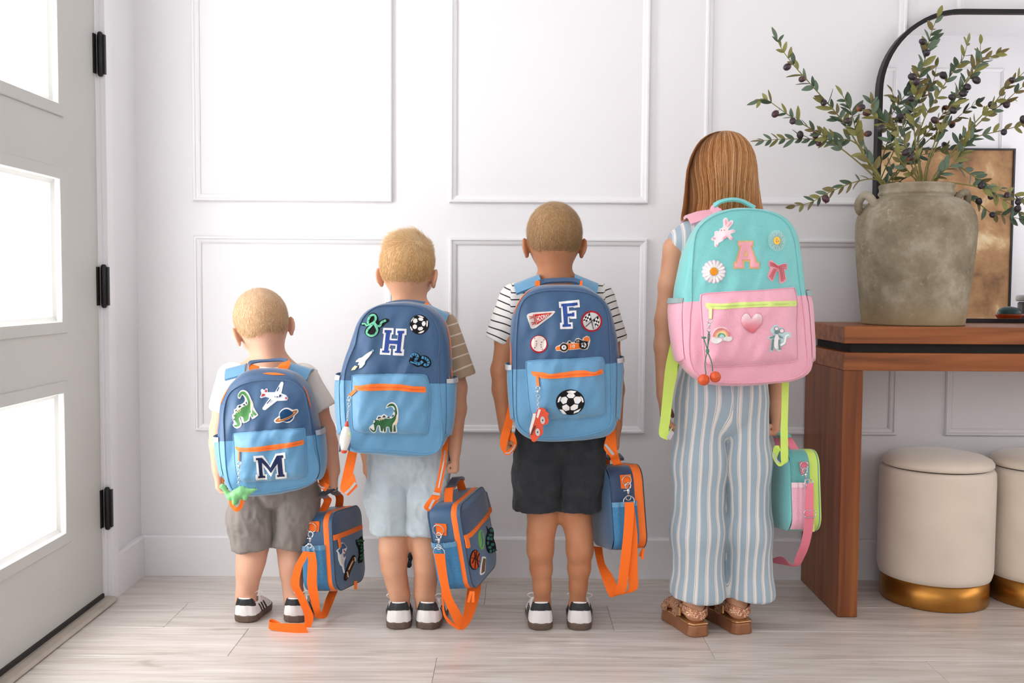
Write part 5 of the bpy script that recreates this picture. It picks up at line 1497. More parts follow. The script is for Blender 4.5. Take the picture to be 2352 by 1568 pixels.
        tube('piping', path, 0.0017, self.mat, self.root, 6, closed=True)
    def ring_pt(self, a, y, off=0.0):
        a = (a + math.pi) % (2 * math.pi) - math.pi
        R = [self.rad(a, r) for r, _ in self.rings]; r = float(np.interp(y, [q for _, q in self.rings], R)) + off
        return (self.c[0] + r * math.cos(a), y, self.c[1] + r * math.sin(a))
    def pocket(self, px, dp=0.020, zips=None, zipmat=None, ww=0.0012):
        f0 = Surf(self.m, 'y', -1, 0.0, self.height)
        P = smooth_poly([f0.hit(*p) for p in px], 4)
        c = ((min(p[0] for p in P) + max(p[0] for p in P)) / 2, (min(p[1] for p in P) + max(p[1] for p in P)) / 2)
        a = np.array([math.atan2(p[1] - c[1], p[0] - c[0]) for p in P]); r = np.array([math.hypot(p[0] - c[0], p[1] - c[1]) for p in P]); o = np.argsort(a); a, r = a[o], r[o]
        th = np.linspace(-math.pi, math.pi, 121); R = np.interp(th, np.concatenate([a - 2 * math.pi, a, a + 2 * math.pi]), np.concatenate([r, r, r]))
        self.pockets.append((c, th, R, dp, ww))
        ts = [1.0, 0.995, 0.985, 0.97, 0.95, 0.925, 0.9, 0.86, 0.81, 0.75, 0.68, 0.6, 0.52, 0.44, 0.36, 0.28, 0.2, 0.1]
        V, F = [], []; NA = 120
        for t in ts:
            for k in range(NA):
                u, v = c[0] + t * R[k] * math.cos(th[k]), c[1] + t * R[k] * math.sin(th[k])
                V.append((u, -self.height(u, v) - 0.0004 + (0.001 if t == 1.0 else 0), v))
        V.append((c[0], -self.height(*c) - 0.0004, c[1]))
        for i in range(len(ts) - 1):
            for k in range(NA): F.append((i * NA + k, i * NA + (k + 1) % NA, (i + 1) * NA + (k + 1) % NA, (i + 1) * NA + k))
        b = (len(ts) - 1) * NA
        for k in range(NA): F.append((b + k, b + (k + 1) % NA, len(V) - 1))
        pk = mesh_obj('front_pocket', V, F, self.low, self.root, smooth=True); self.pk = pk
        tube('piping', [(c[0] + 0.985 * R[k] * math.cos(th[k]), -self.height(c[0] + 0.965 * R[k] * math.cos(th[k]), c[1] + 0.965 * R[k] * math.sin(th[k])) + 0.001, c[1] + 0.985 * R[k] * math.sin(th[k])) for k in range(NA)], 0.0012, self.low, pk, 5, closed=True)
        return pk
    def side_pockets(self, tape=REFL):
        for sd, a0, a1 in ((-1, math.radians(197), math.radians(232)), (1, math.radians(-52), math.radians(-14))):
            # top edge follows the seam between the two cloths
            best = []
            for a in np.linspace(math.radians(150), math.radians(232), 120) if sd < 0 else np.linspace(math.radians(-52), math.radians(30), 120):
                aa = (a + math.pi) % (2 * math.pi) - math.pi
                p = self.ring_pt(aa, self.yo)
                if p[2] < self.sa * p[0] + self.sb + 0.012 and p[2] > self.c[1] - 0.80 * (self.c[1]): best.append(aa)
            best.sort(key=lambda q: -self.ring_pt(q, self.yo)[2])
            ys = [0.010, 0.02, 0.035, self.yo, self.yo + 0.5 * (self.D - self.yo), self.D * 0.93]
            V, F = [], []; n = len(best)
            for i, a in enumerate(best):
                for j, y in enumerate(ys):
                    e = 0.0105 if i < 2 else 0.0085; e *= (0.25 if j in (0, len(ys) - 1) else 1.0)
                    V.append(self.ring_pt(a, y, e if i < n - 3 else e * 0.3))
            m = len(ys)
            for i in range(n - 1):
                for j in range(m - 1): F.append((i * m + j, i * m + j + 1, (i + 1) * m + j + 1, (i + 1) * m + j))
            sp = mesh_obj('side_pocket', V, F, self.low, self.root, smooth=True)
            rows = []
            for j, y in enumerate(ys):
                e = 0.0118 * (0.3 if j in (0, len(ys) - 1) else 1.0)
                z0 = self.ring_pt(best[0], y, e); i1 = next((i for i, a in enumerate(best) if self.ring_pt(a, self.yo)[2] < self.ring_pt(best[0], self.yo)[2] - 0.0115), 3)
                rows.append((z0, self.ring_pt(best[i1], y, e)))
            ribbon('reflective_trim', rows, tape, sp, 0.001, 3)
    def main_zip(self, mat, arcs, y=0.020, wd=0.005):
        for a0, a1 in arcs:
            rows = []
            for i, a in enumerate(np.linspace(a0, a1, 13)):
                h = wd / 2 * max(0.12, math.sin(math.pi * i / 12)); rows.append((self.ring_pt(math.radians(a), y - h, 0.0012), self.ring_pt(math.radians(a), y + h, 0.0012)))
            ribbon('main_zipper', rows, mat, self.root, 0.001, 2)
    def rib(self, name, rows, mat, thick=0.002, parent=None, sub=6):
        return ribbon(name, [(self.inv @ Vector(a), self.inv @ Vector(b)) for a, b in rows], mat, parent or self.root, thick, sub)
    def strap(self, sd, top, crest, Yc, chest, mat, wd=0.042, webbing=None, low=None, edge=None):
        """padded strap: from the bag top over the shoulder crest and down the chest, then webbing back under the arm"""
        t = W(*top); c = W(*crest); h = wd / 2
        ft = Vector((c.x - sd * 0.012, Yc + 0.075, c.z - 0.045)); f2 = Vector((c.x - sd * 0.018, Yc + 0.098, c.z - 0.12)); f3 = Vector((c.x - sd * 0.004, Yc + 0.092, c.z - 0.20))
        X = Vector((h, 0, 0)); Xs = Vector((h, 0, -sd * h * 0.55))
        rows = [(t - X, t + X), ((t * 0.45 + c * 0.55) + Vector((0, 0, 0.004)) - Xs, (t * 0.45 + c * 0.55) + Vector((0, 0, 0.004)) + Xs), (c - Xs, c + Xs), (ft - Xs * 0.95, ft + Xs * 0.95), (f2 - X * 0.9, f2 + X * 0.9), (f3 - X * 0.8, f3 + X * 0.8)]
        if edge:      # the two edges of the strap where it rides over the shoulder
            cl, cr = W(edge[0][0], edge[0][1], Yc - 0.008), W(edge[1][0], edge[1][1], Yc - 0.008); up = Vector((0, 0, 0.003)); dn = Vector((0, 0, -0.02))
            hyv = t.y
            bl, br = Vector((cl.x + sd * -0.006, hyv, cl.z)) + dn, Vector((cr.x + sd * -0.006, hyv, cr.z)) + dn
            ml, mr_2 = Vector((cl.x, (hyv + Yc) / 2 - 0.012, cl.z)) + up, Vector((cr.x, (hyv + Yc) / 2 - 0.012, cr.z)) + up
            fl, fr = Vector((cl.x - sd * 0.002, Yc + 0.045, cl.z - 0.010)), Vector((cr.x - sd * 0.002, Yc + 0.045, cr.z - 0.010))
            rows = [(bl, br), (ml, mr_2), (cl, cr), (fl, fr), (ft + (fl - ft) * 0.1 - Xs * 0.9, ft + (fr - ft) * 0.1 + Xs * 0.9), (f2 - X * 0.9, f2 + X * 0.9), (f3 - X * 0.8, f3 + X * 0.8)]
        o = self.rib('shoulder_strap', rows, mat, 0.007)
        if low is not None:
            e = W(*low); q = Vector((c.x + sd * 0.014, Yc + 0.04, (f3.z + e.z) / 2 - 0.02)); Z = Vector((0, 0, 0.010)); x3 = Vector((0.010, 0, 0))
            self.rib('strap_webbing', [(f3 - x3, f3 + x3), (Vector((c.x + sd * 0.004, Yc + 0.085, f3.z - 0.06)) - Z, Vector((c.x + sd * 0.004, Yc + 0.085, f3.z - 0.06)) + Z), (q - Z, q + Z), (e - Z, e + Z)], webbing, 0.0018)
        return o

def steel_clip(parent, top, bottom, s=1.0, swing=0.0, inv=None, mat=STEEL):
    """lobster clasp: hook, body, swivel ring, between two points"""
    a, b = Vector(top), Vector(bottom)
    if inv is not None: a, b = inv @ a, inv @ b
    d = b - a; L = d.length; d.normalize(); x = Vector((1, 0, 0)); x = (x - d * x.dot(d)).normalized()
    def P(u, v): return a + d * (u * L) + x * (v * L)
    o = tube('clasp_hook', [P(*q) for q in [(0.34, -0.06), (0.26, -0.15), (0.12, -0.17), (0.0, -0.05), (0.0, 0.08), (0.12, 0.17), (0.27, 0.14), (0.36, 0.05)]], 0.045 * L, mat, parent, 6)
    tube('clasp_body', [P(0.32, 0.0), P(0.45, 0.0), P(0.58, 0.0), P(0.66, 0.0)], [0.085 * L, 0.10 * L, 0.07 * L, 0.05 * L], mat, parent, 8)
    tube('clasp_lever', [P(0.42, 0.05), P(0.44, -0.28)], 0.03 * L, mat, parent, 6)
    tube('swivel_ring', [P(0.72 + 0.14 - 0.14 * math.cos(t), 0.15 * math.sin(t)) for t in np.linspace(0, 2 * math.pi, 14, endpoint=False)], 0.035 * L, mat, parent, 6, closed=True)
    return o
def chain_links(parent, p, q, n, r, mat=STEEL):
    p, q = Vector(p), Vector(q); d = (q - p); L = d.length / n; d.normalize(); x = d.orthogonal().normalized(); y = d.cross(x)
    for k in range(n):
        c = p + d * L * (k + 0.5); ax = x if k % 2 else y
        tube('chain_link', [c + d * (L * 0.62 * math.cos(t)) + ax * (r * math.sin(t)) for t in np.linspace(0, 2 * math.pi, 10, endpoint=False)], r * 0.32, mat, parent, 5, closed=True)
# ================================================================== BACKPACKS
c1 = crop(500, 860, 9.8); c2 = crop(490, 990, 8.252); c3 = crop(780, 700, 9.222); c4 = crop(770, 860, 7.839); c5 = crop(1190, 670, 9.8); c6 = crop(1190, 830, 8.254)
c7 = crop(1590, 480, 8.254); c8 = crop(1590, 670, 7.127); cH_ = crop(760, 520, 2.903); cF_ = crop(1100, 450, 2.658); cG_ = crop(1480, 290, 2.571); cMt = crop(480, 820, 7.84); cFa = crop(1130, 880, 8.711)
TH = lambda n, c, r=0.85: M('thread_' + n, c, rough=r, spec=0.2, bumpy=0.5, bscale=900, bdist=0.0006)
t_white, t_navy, t_blue, t_black = TH('white', (238, 236, 234)), TH('navy', (34, 46, 82)), TH('royal', (52, 78, 148)), TH('black', (28, 28, 30))
t_green, t_dgreen, t_cream, t_red, t_grey = TH('green', (92, 152, 92)), TH('dark_green', (52, 98, 62)), TH('cream', (240, 222, 184)), TH('red', (190, 48, 36)), TH('grey', (205, 203, 202))
t_orange, t_brown, t_mint, t_lblue, t_yellow = TH('orange', (238, 120, 46)), TH('brown', (160, 92, 48)), TH('mint', (118, 200, 166)), TH('light_blue', (86, 158, 200)), TH('yellow', (240, 196, 92))
t_pink, t_lpink, t_rose, t_gold, t_silver, t_crimson = TH('pink', (240, 172, 184)), TH('pale_pink', (250, 224, 228)), TH('rose', (206, 88, 96)), TH('gold', (226, 186, 128)), TH('silver_mint', (196, 220, 220)), TH('crimson', (168, 36, 48))
GRP = 'school backpacks worn by the children'

# ---------------------------------------------------------------- letter M, smallest boy
seamM = c1([(150, 1330), (135, 1000), (150, 800), (200, 560), (290, 400), (430, 290), (600, 210), (800, 155), (1000, 130), (1200, 122), (1450, 130), (1600, 150), (1750, 205), (1880, 310), (1960, 430), (2010, 650), (2050, 850), (2090, 1100)]) + \
        c2([(1868, 120), (1885, 300), (1940, 480), (1985, 650), (1980, 800), (1900, 930), (1750, 1010), (1400, 1090), (1000, 1150), (700, 1175), (450, 1165), (350, 1100), (290, 950), (245, 700), (230, 500)])
outM = [(504.6, 962), (507, 936), (513, 911), (523.5, 893), (537, 874), (550, 861), (570, 850), (600, 846), (630, 846), (660, 850), (685, 860), (706, 885), (716, 911), (722.5, 936), (728, 962), (734, 990), (738, 1005), (741.5, 1038), (742, 1063), (738, 1085), (726, 1105), (696, 1120), (653, 1131), (611, 1136), (575, 1137), (543, 1131), (524, 1111), (514, 1093), (506, 1063), (501.5, 1030), (501, 1010)]
BM = Backpack('blue backpack with letter M patch on its pocket, worn by the smallest boy', GRP, Y_M - 0.178, seamM, outM, [(505, 1014), (740, 998)], (NAVY, SKY), D=0.100, yo=0.05, puff=0.020, seed=1)
BM.build(); BM.side_pockets(); BM.main_zip(ORANGEZ, [(36, 58), (132, 148), (78, 98)], 0.012, 0.008)
pk = BM.pocket([(541, 994), (600, 989.5), (694, 982), (702, 989), (704, 1030), (706, 1075), (700, 1096), (640, 1104), (565, 1108), (547, 1099), (539, 1060), (536, 1005)], 0.018)
S = BM.surf
zp = applique('pocket_zipper', S, c2([(420, 285), (560, 315), (900, 290), (1300, 235), (1705, 160), (1722, 200), (1715, 250), (1400, 315), (1100, 358), (800, 388), (500, 388), (430, 345)]), ORANGEZ, pk, thick=0.002)
strip('zipper_teeth', S, c2([(480, 345), (900, 335), (1300, 285), (1680, 215)]), 1.6, M('zip_teeth_orange', (236, 100, 34), rough=0.5), pk, lift=0.0036)
strip('zipper_pull', S, c2([(490, 385), (490, 480), (488, 575)]), 3.2, ORANGEZ, pk, lift=0.004)
box_ = stack(S, BM.root, 'letter_patch', c2, [('letter_patch', 'poly', [(762, 470), (942, 458), (1075, 655), (1182, 425), (1362, 403), (1370, 518), (1340, 522), (1362, 778), (1393, 778), (1396, 888), (1185, 908), (1180, 805), (1208, 800), (1192, 665), (1098, 862), (952, 672), (978, 818), (1022, 812), (1028, 918), (812, 930), (805, 828), (832, 822), (808, 575), (772, 578)], t_white),
     ('letter_fill', 'poly', [(812, 508), (920, 500), (1085, 690), (1205, 462), (1322, 450), (1328, 500), (1298, 505), (1328, 815), (1350, 820), (1355, 855), (1215, 865), (1212, 830), (1240, 825), (1222, 610), (1095, 790), (925, 590), (945, 840), (985, 845), (990, 880), (858, 888), (855, 850), (882, 845), (848, 545), (815, 545)], t_navy)], 'navy letter M with white border')
stack(S, BM.root, 'plane_patch', c1, [('plane_patch', 'poly', [(970, 350), (1000, 318), (1045, 345), (1065, 345), (1090, 310), (1125, 320), (1130, 395), (1290, 395), (1425, 165), (1460, 155), (1485, 190), (1435, 420), (1540, 460), (1590, 530), (1560, 580), (1340, 590), (1070, 800), (1020, 785), (1010, 750), (1170, 525), (1090, 500), (985, 530), (955, 510), (990, 430)], TH('plane', (222, 226, 236))),
     ('tail_fin', 'poly', [(982, 495), (1015, 428), (1072, 440), (1060, 470)], t_red), ('tail_fin', 'poly', [(1062, 375), (1092, 330), (1112, 345), (1105, 398)], t_red), ('nose_cone', 'poly', El(1545, 525, 24, n=12), t_rose),
     ('cockpit_window', 'poly', [(1385, 505), (1398, 450), (1442, 445), (1415, 502)], t_navy), ('cabin_window', 'poly', [(1335, 485), (1372, 490), (1365, 508), (1332, 505)], t_navy), ('cabin_window', 'poly', [(1285, 485), (1315, 490), (1312, 500), (1283, 497)], t_navy),
     ('wing_marking', 'strip', [(1345, 370), (1365, 330), (1390, 280)], t_navy, dict(w=1.9)), ('wing_marking', 'strip', [(1120, 650), (1160, 600), (1205, 550)], t_navy, dict(w=1.9))], 'white aeroplane patch with red tail')
stack(S, BM.root, 'planet_patch', c1, [('planet_patch', 'poly', smooth_poly([(1270, 1040), (1300, 990), (1380, 930), (1385, 870), (1430, 800), (1500, 755), (1580, 745), (1660, 775), (1700, 790), (1780, 775), (1815, 800), (1810, 850), (1740, 920), (1715, 990), (1650, 1060), (1570, 1085), (1480, 1060), (1400, 1085), (1310, 1085)]), t_white),
     ('planet_disc', 'poly', smooth_poly([(1415, 965), (1398, 890), (1430, 830), (1500, 780), (1580, 775), (1660, 820), (1705, 868), (1600, 945), (1430, 1005)]), TH('planet_blue', (30, 72, 112))), ('planet_disc', 'poly', [(1480, 1048), (1600, 1000), (1708, 930), (1690, 990), (1630, 1042), (1560, 1060)], TH('planet_blue', (30, 72, 112))),
     ('planet_ring', 'poly', smooth_poly([(1300, 1045), (1325, 1000), (1400, 955), (1425, 1005), (1600, 950), (1715, 872), (1690, 820), (1775, 798), (1798, 815), (1755, 885), (1620, 985), (1480, 1040), (1340, 1062)]), TH('peach', (244, 186, 128))), ('ring_line', 'strip', [(1385, 975), (1325, 1030), (1345, 1046), (1480, 1020), (1620, 960), (1745, 872), (1785, 812), (1700, 835)], t_brown, dict(w=2.0))], 'ringed planet patch')
dinoM = [('dinosaur_patch', 'poly', smooth_poly([(455, 460), (500, 380), (560, 345), (640, 365), (700, 430), (750, 540), (800, 640), (815, 730), (860, 820), (910, 895), (890, 935), (780, 1000), (735, 905), (715, 1030), (590, 1090), (550, 1060), (520, 955), (500, 975), (545, 1080), (520, 1170), (440, 1210), (380, 1190), (340, 1130), (365, 1080), (340, 1000), (330, 910), (370, 860), (370, 790), (420, 760), (450, 690), (520, 670), (590, 625), (620, 560), (590, 490), (550, 460), (510, 540), (465, 530)], 2), t_white),
     ('dinosaur_body', 'poly', smooth_poly([(468, 470), (510, 400), (570, 375), (630, 400), (690, 480), (720, 560), (738, 650), (742, 770), (762, 830), (700, 880), (690, 1000), (605, 1062), (580, 965), (520, 935), (468, 990), (500, 1090), (490, 1150), (420, 1172), (365, 1140), (420, 1132), (445, 1110), (400, 1040), (390, 950), (410, 870), (480, 800), (560, 730), (660, 690), (690, 640), (660, 540), (600, 450), (550, 430), (490, 510)], 2), t_green),
     ('neck_stripe', 'poly', [(735, 560), (790, 660), (803, 730), (775, 800), (792, 870), (762, 860), (745, 790), (748, 680)], t_cream), ('front_leg', 'poly', [(795, 790), (882, 890), (860, 922), (825, 905), (782, 850)], t_green), ('front_leg', 'poly', [(745, 880), (780, 870), (800, 945), (775, 960)], t_green)]
for q in ([(398, 805), (440, 780), (432, 835)], [(472, 725), (500, 688), (545, 708), (500, 742)], [(568, 685), (602, 652), (645, 690)], [(638, 645), (652, 598), (675, 655)], [(362, 920), (388, 888), (392, 942)], [(358, 1012), (386, 978), (392, 1025)]):
    dinoM.append(('back_plate', 'poly', q, TH('plate', (44, 62, 72))))
for q in ((440, 820), (470, 800), (500, 780), (530, 760), (455, 848), (490, 828), (520, 800)):
    dinoM.append(('back_spot', 'poly', El(q[0], q[1], 13, n=6), t_cream))
stack(S, BM.root, 'dinosaur_patch', c1, dinoM, 'green dinosaur patch with white border')
# handle, straps, tails
hy = Y_M - 0.085
BM.rib('carry_handle', prow((571, 838, hy - 0.012, 572, 849, hy - 0.016), (573, 830, hy - 0.005, 576, 837, hy - 0.012), (590, 827, hy + 0.004, 592, 832, hy - 0.004), (615, 825.5, hy + 0.006, 616, 830, hy), (645, 822.5, hy + 0.006, 645, 829, hy), (660, 826, hy, 656, 832, hy - 0.006), (666, 833, hy - 0.006, 660, 838, hy - 0.012)), BM.top, 0.004)
BM.rib('handle_tab', prow((570, 833, hy - 0.008, 596, 842, hy - 0.008), (571, 842, hy - 0.014, 596, 845, hy - 0.014), (573, 850, hy - 0.016, 597, 847, hy - 0.016)), ORANGE, 0.002)
BM.rib('handle_tab', prow((643, 836, hy - 0.006, 664, 827, hy - 0.006), (639, 842, hy - 0.012, 667, 836, hy - 0.012), (637, 845, hy - 0.016, 661, 848, hy - 0.016)), ORANGE, 0.002)
BM.strap(-1, (570, 852, hy), (537, 857, Y_M - 0.01), Y_M, None, BM.low, 0.044, ORANGE, (512, 1100, hy), edge=((530, 850), (575, 838)))
BM.strap(1, (668, 848, hy), (703, 851, Y_M - 0.01), Y_M, None, BM.low, 0.044, ORANGE, (735, 1085, hy), edge=((665, 834), (722, 851)))
yt = Y_M - 0.10
BM.rib('strap_tail', prow((741, 1062, yt + 0.05, 745, 1060, yt + 0.05), (733, 1085, yt + 0.03, 752, 1078, yt + 0.03), (734, 1112, yt, 757, 1098, yt), (748, 1127, yt - 0.01, 757, 1112, yt - 0.01), (738, 1122, yt - 0.012, 747, 1107, yt - 0.012), (731, 1112, yt + 0.004, 741, 1098, yt + 0.004)), ORANGE, 0.0018)
BM.rib('reflective_stripe', prow((731.5, 1111, yt - 0.014, 733, 1115, yt - 0.014), (738, 1116.5, yt - 0.016, 739, 1120.5, yt - 0.016), (745, 1118, yt - 0.015, 746, 1122, yt - 0.015)), REFL, 0.001)
yt2 = Y_M - 0.115
BM.rib('strap_tail', prow((540, 1130, yt2 + 0.02, 562, 1130, yt2 + 0.02), (526, 1150, yt2, 536, 1146, yt2), (532, 1166, yt2 - 0.005, 539, 1159, yt2 - 0.005), (543, 1175, yt2 - 0.008, 543, 1165, yt2 - 0.008), (556, 1166, yt2 - 0.004, 550, 1159, yt2 - 0.004), (562, 1148, yt2 + 0.006, 554, 1145, yt2 + 0.006)), ORANGE, 0.0018)

# ---------------------------------------------------------------- letter H, second boy
seamH = [(791, 870), (796.3, 841), (805, 817), (816, 792), (820, 770.5), (824.5, 751), (832, 733.6), (842, 720.6), (853.7, 710.8), (866.7, 704.3), (883, 701), (910, 701), (937, 701.6), (955.7, 704.3), (971, 709.8), (984, 719.5), (994.7, 732.5), (1002, 747.7), (1007.7, 767), (1009, 782), (1007, 830), (1007.5, 882), (1009.8, 917), (1011.7, 943), (1014, 981), (1015.6, 1007), (1012, 1025), (1000, 1038.6), (980, 1043), (948.6, 1040.5), (910, 1036.7), (860, 1034), (821, 1034), (805, 1028), (797, 1000), (793, 960), (791, 915)]
outH = [(777, 878), (782, 861), (791, 830), (805, 788.7), (815, 757.7), (825.5, 733.6), (842.7, 713), (863, 702.6), (887.5, 696), (932, 692), (980.5, 699), (1001, 713), (1018, 730), (1030, 757.7), (1035.6, 795.6), (1038, 847), (1041, 880), (1041, 899), (1039, 950.6), (1034, 985), (1025, 1012.6), (1008, 1033), (980.5, 1045), (932, 1047), (880.6, 1043.6), (829, 1038), (804.8, 1033), (786, 1009), (779, 968), (776.5, 916)]
BH = Backpack('blue backpack with letter H and snake patches, worn by the second boy', GRP, Y_H - 0.198, seamH, outH, [(788, 873), (1040, 882)], (NAVY, SKY), D=0.112, yo=0.055, puff=0.018, seed=2, wr=0.0060)
BH.build(); BH.side_pockets(); BH.main_zip(ORANGEZ, [(20, 52), (0, 12)], 0.044, 0.007)
pk = BH.pocket([(808, 866), (814, 860), (880, 858.5), (966, 858.5), (982, 866), (988, 899), (987, 950), (984, 990), (978, 999), (960, 999), (900, 998), (850, 997), (815, 990), (809, 977), (807, 920)], 0.020, ww=0.0040)
S = BH.surf
applique('pocket_zipper', S, c4([(345, 190), (440, 200), (620, 170), (900, 165), (1180, 175), (1400, 210), (1620, 215), (1637, 270), (1635, 322), (1400, 312), (1100, 282), (800, 287), (560, 292), (400, 282), (345, 255)]), ORANGEZ, pk, thick=0.002)
strip('zipper_teeth', S, c4([(400, 240), (620, 228), (900, 222), (1180, 230), (1400, 262), (1600, 268)]), 1.6, M('zip_teeth_orange', (236, 100, 34), rough=0.5), pk, lift=0.0036)
applique('zipper_pull', S, c4([(340, 262), (392, 290), (292, 388), (235, 368)]), ORANGEZ, pk, lift=0.003, thick=0.002)
strip('side_zipper_pull', Surf(BH.m, 'y', -1, 0.03), [(1030, 862), (1034, 876), (1037, 893)], 3.5, ORANGEZ, BH.root, lift=0.004)
stack(S, BH.root, 'letter_patch', c3, [('letter_patch', 'poly', [(925, 485), (1145, 490), (1140, 622), (1108, 625), (1095, 715), (1225, 720), (1232, 640), (1188, 635), (1195, 500), (1420, 505), (1415, 635), (1380, 640), (1345, 940), (1370, 945), (1358, 1075), (1130, 1065), (1135, 935), (1180, 932), (1187, 860), (1078, 852), (1062, 925), (1090, 930), (1082, 1060), (850, 1050), (862, 922), (905, 925), (940, 610), (912, 605)], t_white),
     ('letter_fill', 'poly', [(955, 530), (1105, 535), (1100, 585), (1075, 585), (1055, 745), (1230, 752), (1247, 600), (1222, 595), (1228, 545), (1372, 548), (1368, 600), (1332, 605), (1290, 980), (1320, 985), (1317, 1020), (1170, 1010), (1175, 975), (1210, 972), (1225, 830), (1050, 820), (1030, 965), (1060, 970), (1052, 1015), (900, 1005), (905, 965), (945, 965), (985, 590), (955, 585)], t_blue)], 'blue letter H with white border')
snk = [('snake_patch', 'poly', smooth_poly([(600, 300), (620, 210), (700, 162), (780, 190), (820, 270), (832, 345), (900, 310), (980, 283), (1042, 305), (1045, 350), (965, 402), (920, 455), (855, 482), (845, 560), (790, 645), (690, 692), (600, 672), (535, 600), (545, 510), (590, 452), (520, 445), (465, 432), (453, 390), (520, 368), (585, 380)], 2), t_black),
       ('snake_coil', 'strip', [(600, 400), (615, 300), (665, 225), (735, 215), (770, 280), (730, 370), (650, 460), (585, 540), (590, 615), (680, 655), (765, 615), (800, 530), (770, 455), (745, 405)], t_mint, dict(w=5.0)),
       ('snake_neck', 'strip', [(745, 385), (790, 440), (860, 440), (890, 370), (985, 325)], t_mint, dict(w=5.0)), ('snake_tail', 'strip', [(475, 402), (540, 395), (570, 430), (620, 420), (700, 380), (760, 350)], t_mint, dict(w=3.6))]
for q in ((620, 330), (650, 245), (735, 235), (748, 320), (690, 410), (610, 510), (600, 590), (650, 635), (735, 620), (780, 550), (800, 440), (870, 410), (930, 345)):
    snk.append(('snake_mark', 'poly', El(q[0], q[1], 13, 8, 6, 0.6), t_dgreen, dict(lift=0.0016)))
stack(S, BH.root, 'snake_patch', c3, snk, 'mint green coiled snake patch')
def ball_patch(S, root, C, cx, cy, rx, ry, whites):
    stack(S, root, 'football_patch', C, [('football_patch', 'poly', El(cx, cy, rx, ry, 36), t_black)] + [('white_panel', 'poly', w, t_white) for w in whites], 'black and white football patch')
def hexish(cx, cy, rx, ry, rot=0.0): return El(cx, cy, rx, ry, 6, rot)
ball_patch(S, BH.root, c3, 1690, 415, 205, 208, [hexish(1603, 335, 52, 56, 0.3), hexish(1722, 300, 58, 40, 0.2), hexish(1785, 395, 44, 58, 0.1), hexish(1715, 500, 62, 42, -0.2), hexish(1597, 460, 50, 54, 0.5),
     [(1518, 330), (1560, 270), (1585, 262), (1545, 320), (1515, 370)], [(1650, 222), (1720, 225), (1795, 262), (1770, 272), (1690, 245)], [(1850, 330), (1872, 340), (1870, 430), (1855, 470), (1840, 440)], [(1660, 595), (1720, 560), (1800, 535), (1780, 575), (1720, 602)], [(1500, 440), (1520, 470), (1555, 535), (1530, 540), (1500, 480)]])
stack(S, BH.root, 'rocket_patch', c3, [('rocket_patch', 'poly', [(748, 965), (725, 938), (690, 945), (640, 975), (560, 1025), (470, 1095), (400, 1115), (338, 1168), (322, 1218), (380, 1232), (402, 1215), (378, 1272), (330, 1268), (270, 1318), (228, 1380), (240, 1405), (330, 1390), (400, 1312), (415, 1300), (425, 1358), (482, 1335), (545, 1262), (566, 1192), (645, 1105), (695, 1035), (728, 992)], TH('slate', (74, 100, 120))),
     ('rocket_body', 'poly', [(700, 962), (650, 985), (565, 1040), (475, 1110), (410, 1130), (352, 1180), (342, 1212), (395, 1202), (412, 1210), (388, 1272), (425, 1268), (418, 1345), (478, 1318), (532, 1252), (552, 1182), (625, 1100), (690, 1015)], t_white), ('nose_tip', 'poly', El(708, 965, 24, n=10), TH('sky', (140, 190, 214))), ('flame', 'poly', [(330, 1280), (385, 1300), (330, 1368), (245, 1388), (275, 1330)], t_cream)], 'white rocket patch with flame')
stack(S, BH.root, 'caterpillar_patch', c3, [('caterpillar_patch', 'poly', smooth_poly([(1495, 1060), (1560, 1012), (1650, 1018), (1712, 1075), (1800, 1068), (1885, 1108), (1932, 1180), (1935, 1270), (1880, 1322), (1800, 1325), (1740, 1292), (1660, 1315), (1590, 1285), (1540, 1245), (1478, 1215), (1470, 1170), (1500, 1120)], 2), t_black),
     ('curled_body', 'strip', [(1515, 1105), (1550, 1055), (1610, 1050), (1655, 1095), (1620, 1150), (1610, 1200), (1660, 1250), (1730, 1215), (1760, 1190)], t_lblue, dict(w=6.5)), ('curled_body', 'strip', [(1740, 1110), (1810, 1125), (1870, 1175), (1885, 1235), (1840, 1275), (1790, 1250)], t_lblue, dict(w=6.0)), ('curled_tail', 'strip', [(1500, 1200), (1560, 1220), (1600, 1235)], t_lblue, dict(w=3.0))]
     + [('dark_band', 'strip', q, t_navy, dict(w=1.5)) for q in ([(1535, 1050), (1550, 1105)], [(1590, 1030), (1580, 1085)], [(1640, 1050), (1610, 1100)], [(1680, 1110), (1615, 1120)], [(1580, 1165), (1650, 1170)], [(1585, 1215), (1640, 1195)], [(1650, 1275), (1655, 1225)], [(1720, 1250), (1695, 1190)], [(1800, 1090), (1795, 1150)], [(1855, 1125), (1830, 1170)], [(1905, 1180), (1850, 1200)], [(1910, 1240), (1855, 1240)], [(1850, 1300), (1835, 1245)])], 'curled blue striped patch with black border')
